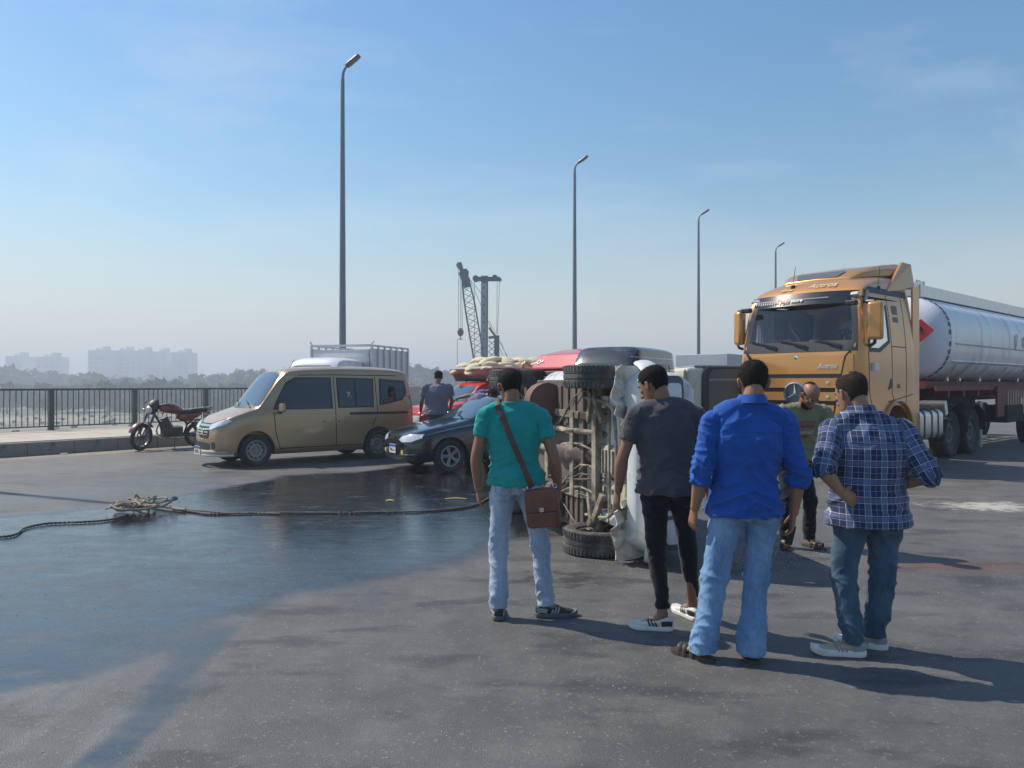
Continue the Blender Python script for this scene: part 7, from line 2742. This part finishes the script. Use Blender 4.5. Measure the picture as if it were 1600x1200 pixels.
black_shoe = mat('shoe_black', (.015, .017, .02), .6, bump=.2, bscale=90)
white_shoe = mat('shoe_white', (.62, .60, .54), .6, var=.08, vscale=20, dirt=(.42, .38, .30), dirt_amt=.2, dscale=12)
sole_w = mat('sole_white', (.70, .69, .64), .6, dirt=(.40, .36, .3), dirt_amt=.15, dscale=15)
tan_shoe = mat('shoe_tan', (.42, .36, .26), .7, var=.1, vscale=25)
grey_shoe = mat('shoe_grey', (.26, .28, .30), .75, var=.1, vscale=25)
grey_sole = mat('sole_grey', (.30, .32, .33), .7)
sandal_m = mat('sandal_leather', (.06, .045, .035), .6)

# ---- the man in the teal T-shirt
P1 = stand(pelvis=(.005, 0, .925), waist=(-.01, 0, 1.06), chest=(-.02, -.01, 1.25), neck=(-.03, -.015, 1.475), head=(-.045, .035, 1.605), yaw=.30, pitch=-.18,
           shL=(-.21, -.03, 1.405), shR=(.17, -.02, 1.395), elL=(-.275, -.03, 1.12), elR=(.26, -.06, 1.11), wrL=(-.265, .05, .875), wrR=(.295, .05, .885),
           hipL=(-.09, 0, .885), hipR=(.10, 0, .885), knL=(-.125, .03, .49), knR=(.165, .03, .49), anL=(-.125, -.02, .095), anR=(.205, .02, .095), toeL=(-.14, .2, 0), toeR=(.45, .06, 0))
p1, J1 = person('man in a teal T-shirt and pale jeans with a brown bag across his back', (.03, 5.33, 0), 0, P1,
                dict(m=teal, hem=.925, w=1.0, sleeve=.52, arm=.063, amp=1.3), dict(m=denim_pale, jeans=True, seam=seam_l, hem=.058, knee=.066, amp=1.0),
                dict(m=black_shoe, sole_m=mat('sole_dark', (.10, .11, .11), .7), L=.30, accent=mat('shoe_grey_trim', (.30, .31, .30), .6)), SK, dict(m=hair2, nape=-.075, thick=.006, front=.07, side=.01), s=1.0)

# ---- the man in the grey T-shirt, looking down to the left
P2 = stand(pelvis=(.02, 0, .94), waist=(.01, 0, 1.07), chest=(.0, 0, 1.27), neck=(-.02, .015, 1.50), head=(-.075, .055, 1.615), yaw=.75, pitch=-.42, roll=0,
           shL=(-.20, -.02, 1.415), shR=(.185, .0, 1.42), elL=(-.29, -.02, 1.14), elR=(.26, .0, 1.13), wrL=(-.31, .06, .90), wrR=(.30, .1, .90),
           hipL=(-.075, 0, .90), hipR=(.105, 0, .90), knL=(-.06, .03, .50), knR=(.165, .12, .50), anL=(-.03, -.02, .10), anR=(.225, .22, .10), toeL=(-.28, .04, 0), toeR=(.12, .5, 0))
p2, J2 = person('man in a charcoal T-shirt, black ankle jeans and white trainers, looking down', (1.02, 5.08, 0), 0, P2,
                dict(m=greyt, hem=.895, w=1.06, sleeve=.62, arm=.068, amp=1.3), dict(m=denim_black, w=.95, hem=.047, knee=.068, calf=.060, len=.05, amp=.7),
                dict(m=white_shoe, sole_m=sole_w, L=.30, accent=mat('stripe_black', (.02, .02, .02), .6)), SK, dict(m=hairm, nape=-.08, thick=.006, side=.0, front=.05), s=1.03)

# ---- the man in the royal blue shirt
P3 = stand(pelvis=(.0, 0, .90), waist=(.0, 0, 1.05), chest=(.01, -.01, 1.26), neck=(.04, -.005, 1.515), head=(.065, .045, 1.635), yaw=-.15, pitch=-.25,
           shL=(-.20, -.01, 1.40), shR=(.222, -.02, 1.405), elL=(-.265, -.05, 1.11), elR=(.30, -.05, 1.11), wrL=(-.29, .02, .88), wrR=(.295, .02, .85),
           hipL=(-.10, 0, .865), hipR=(.10, 0, .865), knL=(-.165, .03, .48), knR=(.075, .02, .48), anL=(-.245, .0, .095), anR=(.03, -.02, .095), toeL=(-.42, .16, 0), toeR=(.05, .2, 0))
p3, J3 = person('broad man in a royal blue shirt with rolled sleeves and pale loose jeans', (1.37, 4.52, 0), 0, P3,
                dict(m=royal, hem=.855, w=1.04, sleeve=1.28, arm=.062, collar=True, yoke=True, amp=1.7), dict(m=denim_mid, jeans=True, seam=seam_l, hem=.077, knee=.073, calf=.071, len=-.05, amp=1.0),
                dict(m=sandal_m, kind='sandal', L=.285), SK2, dict(m=hair2, nape=-.088, thick=.007, side=-.008), s=1.02, girth=1.06)

# ---- the man in the check shirt, hands on hips
P4 = stand(pelvis=(0, 0, .86), waist=(.0, -.01, 1.01), chest=(.0, -.02, 1.20), neck=(-.04, -.0, 1.45), head=(-.075, .055, 1.565), yaw=.35, pitch=-.30,
           shL=(-.215, .0, 1.345), shR=(.190, -.03, 1.34), elL=(-.315, -.12, 1.12), elR=(.285, -.15, 1.09), wrL=(-.225, -.15, .99), wrR=(.19, .02, 1.0),
           hipL=(-.10, 0, .83), hipR=(.10, 0, .83), knL=(-.13, .02, .46), knR=(.10, .03, .46), anL=(-.11, -.04, .095), anR=(.085, .09, .095), toeL=(-.38, .02, 0), toeR=(-.14, .20, 0))
p4, J4 = person('stout balding man in a navy check shirt with hands on his hips', (2.14, 4.62, 0), 0, P4,
                dict(m=check, hem=.775, w=1.08, sleeve=1.12, arm=.066, collar=True, yoke=True, amp=1.0, belly=.02), dict(m=denim_dark, jeans=True, seam=seam_d, hem=.054, knee=.068, w=1.0, amp=1.0),
                dict(m=tan_shoe, sole_m=sole_w, L=.31, sole=.040, accent=grey_shoe), SK2, dict(m=mat('hair_cropped_brown', (.045, .030, .024), .75, spec=.15, var=.45, vscale=45, bump=.8, bscale=260), nape=-.085, thick=.0045, front=.082, side=.004, tuft=.002, bald=.107), s=1.03, girth=1.12,
                hands={'L': dict(d=(.70, .10, -.42), pn=(.0, .95, -.1), ts=(0, 0, 1), curl=.22), 'R': dict(d=(-.7, .3, -.4), pn=(-.3, -.8, 0), ts=(0, 0, 1), curl=.4)})

# ---- the bending man in the olive T-shirt, facing the camera
P5 = stand(pelvis=(0, -.08, .90), waist=(0, -.03, 1.03), chest=(0, .06, 1.22), neck=(0, .15, 1.405), head=(0, .27, 1.515), yaw=0.10, pitch=-.80,
           shL=(-.21, .12, 1.355), shR=(.21, .12, 1.355), elL=(-.30, .12, 1.07), elR=(.28, .20, 1.08), wrL=(-.26, .28, .86), wrR=(.20, .40, .94),
           hipL=(-.09, -.08, .85), hipR=(.09, -.08, .85), knL=(-.12, .02, .47), knR=(.12, .05, .47), anL=(-.13, -.02, .095), anR=(.13, .0, .095), toeL=(-.22, .2, 0), toeR=(.20, .2, 0))
p5, J5 = person('man in a printed olive T-shirt bending down in front of the gold lorry', (2.83, 7.62, 0), math.pi + .08, P5,
                dict(m=olive, hem=.86, w=1.02, sleeve=.6, arm=.072), dict(m=denim_black, hem=.060, knee=.07, jeans=False, w=.95), dict(m=sandal_m, kind='sandal', L=.28), SK,
                dict(m=hairm, nape=-.07, thick=.003, bald=.045, side=.01, tuft=.001), s=1.0)
# beard
b = MB()
Mh = frame_from(.10, -.80)
hc_ = Vector(P5['head'])
TT = lambda x, y, z: hc_ + Mh @ Vector((x, y, z))
rings = []
for a in range(-80, 81, 10):
    r = math.radians(a)
    x, y = .066 * math.sin(r), .018 + .068 * math.cos(r)
    rings.append([TT(x * .98, y * .98, -.052 - .02 * math.cos(r)), TT(x * 1.12, y * 1.10, -.075 - .01 * math.cos(r)), TT(x * .90, y * 1.0, -.122), TT(x * .6, y * .75, -.118)])
b.loft(rings)
bo = part('beard', b, hairm, p5, 60)
# the print on his chest: flat, on the cloth
for (z0, wd, col) in ((1.25, .20, (.26, .10, .06)), (1.21, .17, (.20, .07, .05)), (1.15, .18, (.34, .34, .27)), (1.11, .12, (.20, .08, .06))):
    sb5 = [o for o in p5.children if o.name.startswith('shirt')][0]
    bv = BVHTree.FromPolygons([v.co for v in sb5.data.vertices], [tuple(q.vertices) for q in sb5.data.polygons])
    b = MB()
    rows = []
    for k in range(9):
        x = -wd / 2 + wd * k / 8
        col_ = []
        for zz in (z0 - .016, z0 + .016):
            h = bv.ray_cast(V(x, 1.2, zz + .004 * math.sin(k * 2.1)), V(0, -1, 0))
            col_.append(h[0] + h[1] * .003 if h[0] is not None else V(x, .3, zz))
        rows.append(col_)
    vs = [p for r in rows for p in r]
    b.add(vs, [(2 * k, 2 * k + 1, 2 * k + 3, 2 * k + 2) for k in range(8)])
    part('shirt_print', b, mat('print_%d' % int(z0 * 1000), col, .8, var=.5, vscale=60), sb5)

# ---- three men by the cars
P6 = stand(neck=(0, .02, 1.50), head=(.03, .06, 1.66), shL=(-.22, 0, 1.44), shR=(.22, 0, 1.44), elL=(-.31, .03, 1.17), elR=(.30, .06, 1.18), wrL=(-.33, .16, .95), wrR=(.27, .22, 1.0), pitch=-.2)
person('man in a grey blue shirt with his back turned between the minivan and the hatchback', (-1.62, 16.6, .0), .1, P6,
       dict(m=greyshirt, hem=.90, w=1.14, sleeve=.65, arm=.08, amp=1), dict(m=denim_dark), dict(m=black_shoe), SK, dict(m=hairm), s=1.0, girth=1.15, vox=.009)[0].scale = (1.07, 1.07, 1.07)
P7 = stand(pelvis=(0, -.1, .95), waist=(0, -.02, 1.06), chest=(0, .14, 1.20), neck=(0, .33, 1.30), head=(0, .46, 1.33), shL=(-.2, .27, 1.28), shR=(.2, .27, 1.28), elL=(-.3, .40, 1.10), elR=(.3, .42, 1.10), wrL=(-.2, .6, 1.1), wrR=(.2, .6, 1.1), pitch=-.7)
person('man in a mauve shirt leaning over the far side of the navy hatchback', (-.86, 15.85, .0), -1.9, P7,
       dict(m=purple, hem=.92, w=1.08, sleeve=.65, arm=.08), dict(m=denim_dark), dict(m=black_shoe), SK, dict(m=hairm), s=1.0, girth=1.1, vox=.009)[0].scale = (1.05, 1.05, 1.05)
P8 = stand(elL=(-.50, .05, 1.38), wrL=(-.74, .08, 1.33), shL=(-.2, 0, 1.44), elR=(.27, 0, 1.15), wrR=(.27, .1, .9), head=(0, .04, 1.65))
person('man in a violet shirt stretching his arm out beside the navy hatchback', (-.38, 14.0 + 2.0, .0), .05, P8,
       dict(m=cloth('violet_cotton', (.13, .11, .26), .85, .1), hem=.90, w=1.05, sleeve=.6, arm=.075), dict(m=denim_black), dict(m=black_shoe), SK, dict(m=hairm), vox=.009, hands={'L': dict(d=(-.8, .1, -.5), pn=(0, -.3, -.9), ts=(0, 1, 0), curl=.8)})
# driver seen through the side window of the gold lorry
mwt = Matrix.Translation((5.46, 14.63, 0)) @ Matrix.Rotation(TR, 4, 'Z')
P9 = stand(pelvis=(0, 0, .30), waist=(0, -.02, .45), chest=(0, -.02, .64), neck=(0, 0, .85), head=(0, .03, 1.0), shL=(-.19, 0, .80), shR=(.19, 0, .80), elL=(-.24, .12, .55), elR=(.24, .12, .55), wrL=(-.14, .36, .60), wrR=(.14, .36, .60),
           hipL=(-.09, 0, .27), hipR=(.09, 0, .27), knL=(-.12, .42, .32), knR=(.12, .42, .32), anL=(-.12, .46, .0), anR=(.12, .46, .0), toeL=(-.12, .6, 0), toeR=(.12, .6, 0))
pd = person('driver in a pale shirt sitting behind the side window of the gold lorry', mwt @ Vector((-1.10, .62, 1.98)), TR - math.pi / 2, P9,
            dict(m=cloth('pale_blue_cotton', (.45, .50, .55), .85, .05), hem=.26, sleeve=.7), dict(m=denim_dark, len=.02), dict(m=black_shoe), SK, dict(m=hairm), vox=.01)

# ================================================================ THINGS CARRIED AND LYING ABOUT
def on_body(root, fr, dr):
    best = None
    M_ = root.matrix_world if False else (Matrix.Translation(root.location) @ Matrix.Rotation(root.rotation_euler.z, 4, 'Z') @ Matrix.Diagonal((*root.scale, 1)))
    for o in root.children:
        if o.type != 'MESH' or len(o.data.vertices) < 3000:
            continue
        bv = BVHTree.FromPolygons([M_ @ v.co for v in o.data.vertices], [tuple(q.vertices) for q in o.data.polygons])
        h = bv.ray_cast(Vector(fr), Vector(dr))
        if h[0] is not None and (best is None or h[3] < best[3]):
            best = h
    return best


# shoulder bag of the man in teal: strap over the left shoulder, bag on the right hip
leather = mat('bag_leather', (.20, .075, .045), .5, var=.2, vscale=10, bump=.4, bscale=70, dirt=(.07, .03, .02), dirt_amt=.3)
strapm = mat('bag_strap', (.10, .055, .04), .7, var=.1, bump=.4, bscale=200)
bag = empty('shoulder_bag', (.205, 5.22, .80), 0, 'brown leather shoulder bag hanging at the right hip of the man in teal', 'bag')
b = MB(); b.box((0, 0, -.02), (.235, .10, .27), taper=(.94, .8)); bb = part('bag_body', b, leather, bag, 30, .03)
b = MB(); b.box((0, -.056, .035), (.225, .018, .15), taper=(.96, 1)); part('flap', b, leather, bag, 30, .008)
b = MB(); b.box((.0, -.062, -.09), (.18, .02, .10)); part('front_pocket', b, leather, bag, 30, .01)
b = MB(); b.box((.0, -.070, -.02), (.03, .008, .03)); part('clasp', b, chrome, bag, 0, .003)
for s_ in (1, -1):
    b = MB(); b.lathe([(.014, -.002), (.017, 0), (.014, .002), (.011, 0), (.014, -.002)], c=(s_ * .10, -.02, .125), axis='y', n=12); part('ring', b, chrome, bag)
bag.rotation_euler = (.08, -.10, -.12)
sp = []
o1 = Vector((-.115 + .03 - .02, 0, 1.50)); o2 = Vector((.14, 0, .93))
for k in range(18):
    t = k / 17
    x = -.10 + (.135 + .10) * t + .0
    z = 1.475 + (.92 - 1.475) * t
    h = on_body(p1, (x, 3.8, z), (0, 1, 0))
    if h:
        sp.append(h[0] + Vector((0, -.007, 0)))
if len(sp) > 6:
    top_ = sp[0] + V(-.012, .07, .045)
    pts = [sp[0] + V(-.02, .16, .0), top_] + sp
    b = MB(); b.tube([tuple(p - Vector(bag.location)) for p in pts], [(.020, .003)] * len(pts), n=8, ref=(.9, 0, .4))
    st_o = part('strap', b, strapm, bag)
    st_o.matrix_parent_inverse = Matrix.Identity(4)
    st_o.matrix_basis = (Matrix.Rotation(-.12, 4, 'Z') @ Matrix.Rotation(-.10, 4, 'Y') @ Matrix.Rotation(.08, 4, 'X')).inverted()
# phone in the right hand of the man in royal blue
wr = Vector(P3['wrR'])
ph = empty('mobile_phone', Vector((1.37, 4.52, 0)) + wr + V(.0, .05, -.135), 0, 'black mobile phone in the right hand of the man in royal blue', 'phone')
b = MB(); b.box((0, 0, 0), (.05, .010, .12)); part('case', b, black_pl, ph, 0, .006)
b = MB(); b.box((0, .006, 0), (.044, .002, .108)); part('screen', b, blackgl, ph, 0)
ph.rotation_euler = (.2, .12, .3)

# rope: long run from the left edge, a tangled heap, then across the wet road to the teal man's feet
ropem = mat('rope_fibre', (.40, .34, .25), .95, var=.3, vscale=40, bump=.8, bscale=160, dirt=(.16, .14, .12), dirt_amt=.4, dscale=10)
rope_dark = mat('rope_wet', (.12, .11, .095), .7, var=.3, vscale=40, bump=.8, bscale=160)


def rope_part(name, pts, r, m, parent, twist=True):
    P_ = [Vector(q[:3]) for q in crom(pts, 7)]
    b = MB()
    if twist:
        acc = 0
        for st_ in range(3):
            q_ = []
            acc = 0
            for i, p in enumerate(P_):
                if i:
                    acc += (P_[i] - P_[i - 1]).length
                a = acc / .05 * 2 * math.pi / 3 + st_ * 2.094
                t = (P_[min(i + 1, len(P_) - 1)] - P_[max(i - 1, 0)]).normalized()
                x = Vector((0, 0, 1)).cross(t).normalized() if abs(t.z) < .9 else Vector((1, 0, 0))
                y = t.cross(x)
                q_.append(p + x * math.cos(a) * r * .5 + y * math.sin(a) * r * .5)
            b.tube(q_, r * .62, n=6)
    else:
        b.tube(P_, r, n=8)
    return part(name, b, m, parent, 60)


rope = empty('rope', (0, 0, 0), 0, 'long dirty tow rope with a tangled heap lying across the wet road', 'rope')
seg1 = [(-8.2, 7.3), px(-60, 838), px(0, 840), px(25, 836), px(40, 826), px(75, 819), px(120, 817), px(165, 814), px(200, 806)]
rope_part('rope_run', [(x, y, .016) for x, y in seg1], .014, rope_dark, rope)
seg2 = [px(270, 797), px(300, 800), px(330, 804), px(372, 803), px(420, 802), px(480, 802), px(540, 802), px(600, 801), px(660, 800), px(700, 797), px(725, 794), px(748, 788), px(765, 778)]
rope_part('rope_run', [(x, y, .016) for x, y in seg2], .015, rope_dark, rope)
rope_part('rope_run', [(x, y + .05 * math.sin(i), .018) for i, (x, y) in enumerate([px(285, 797), px(320, 801), px(360, 804), px(400, 803), px(440, 803)])], .012, rope_dark, rope)
rnd = random.Random(21)
cx_, cy_ = px(222, 799)
for k in range(15):
    a0 = rnd.uniform(0, 6.28)
    rr_ = rnd.uniform(.08, .26)
    ox, oy = cx_ + rnd.uniform(-.20, .14), cy_ + rnd.uniform(-.34, .26)
    pts = []
    L_ = rnd.randint(6, 9)
    for i in range(L_):
        a = a0 + i * rnd.uniform(.6, 1.0)
        pts.append((ox + math.cos(a) * rr_ * rnd.uniform(.3, 1.5), oy + math.sin(a) * rr_ * 1.1 * rnd.uniform(.5, 1.1), .018 + rnd.uniform(0, .05) + .006 * k + (.05 if i % 3 == 1 else 0)))
    rope_part('rope_coil', pts, rnd.uniform(.012, .017), ropem, rope)
pts = [px(238, 792), px(262, 795), px(278, 798), px(290, 799)]
rope_part('rope_coil', [(x, y, .03) for x, y in pts], .02, ropem, rope)
a_, b_ = px(207, 790), px(222, 789)
rope_part('rope_coil', [(a_[0], a_[1], .03), (a_[0] * .6 + b_[0] * .4, a_[1], .14), (a_[0] * .3 + b_[0] * .7, a_[1], .13), (b_[0], b_[1], .03)], .012, ropem, rope)

# broken glass, chips and stains on the road
chip = mat('glass_chip', (.35, .45, .48), .1, spec=.8)
b = MB()
rnd = random.Random(8)
for i in range(420):
    x, y = px(rnd.gauss(1215, 45), rnd.gauss(862, 15))
    s_ = rnd.uniform(.003, .009)
    b.box((x, y, s_ * .4), (s_, s_ * rnd.uniform(.5, 1.4), s_ * .6), (rnd.uniform(-.5, .5), rnd.uniform(-.5, .5), rnd.uniform(0, 3)))
tag(part('broken_glass', b, chip, None, 0), 'crumbs of broken window glass beside the overturned pickup', 'glass', kind='stuff')
b = MB()
for i in range(1300):
    y = rnd.uniform(1.8, 14)
    x = rnd.uniform(-.75, .75) * y
    s_ = rnd.uniform(.0015, .0045) * (1 + y * .08)
    b.box((x, y, s_ * .3), (s_, s_ * rnd.uniform(.6, 1.5), s_ * .5), (rnd.uniform(-.3, .3), rnd.uniform(-.3, .3), rnd.uniform(0, 3)))
tag(part('road_grit', b, mat('grit_pale', (.42, .40, .36), .9, var=.4, vscale=3), None, 0), 'pale grit and chips strewn over the asphalt', 'grit', kind='stuff')


# yellow leaf and wrapper floating on the wet patch
lm = mat('yellow_leaf', (.50, .42, .10), .7)
for i, (qx, qy, lab_) in enumerate(((609, 782, 'small yellow scrap on the dark wet road below the hatchback'), (712, 779, 'pale thin strip on the wet road left of the teal man'))):
    x, y = px(qx, qy)
    b = MB(); b.tube([(x - .06 - .09 * i, y, .008), (x, y + .01, .016), (x + .06 + .09 * i, y, .008)], [(.004, .012), (.006, .03 - .015 * i), (.004, .012)], n=8, k=3, ref=(0, 0, 1))
    tag(part('scrap', b, lm, None), lab_, 'litter')
x, y = px(100, 709)
b = MB(); b.box((x, y, .015), (.14, .06, .03), (0, 0, .3)); tag(part('litter', b, mat('litter_white', (.7, .68, .62), .8), None, 0), 'small white wrapper on the road by the kerb', 'litter')
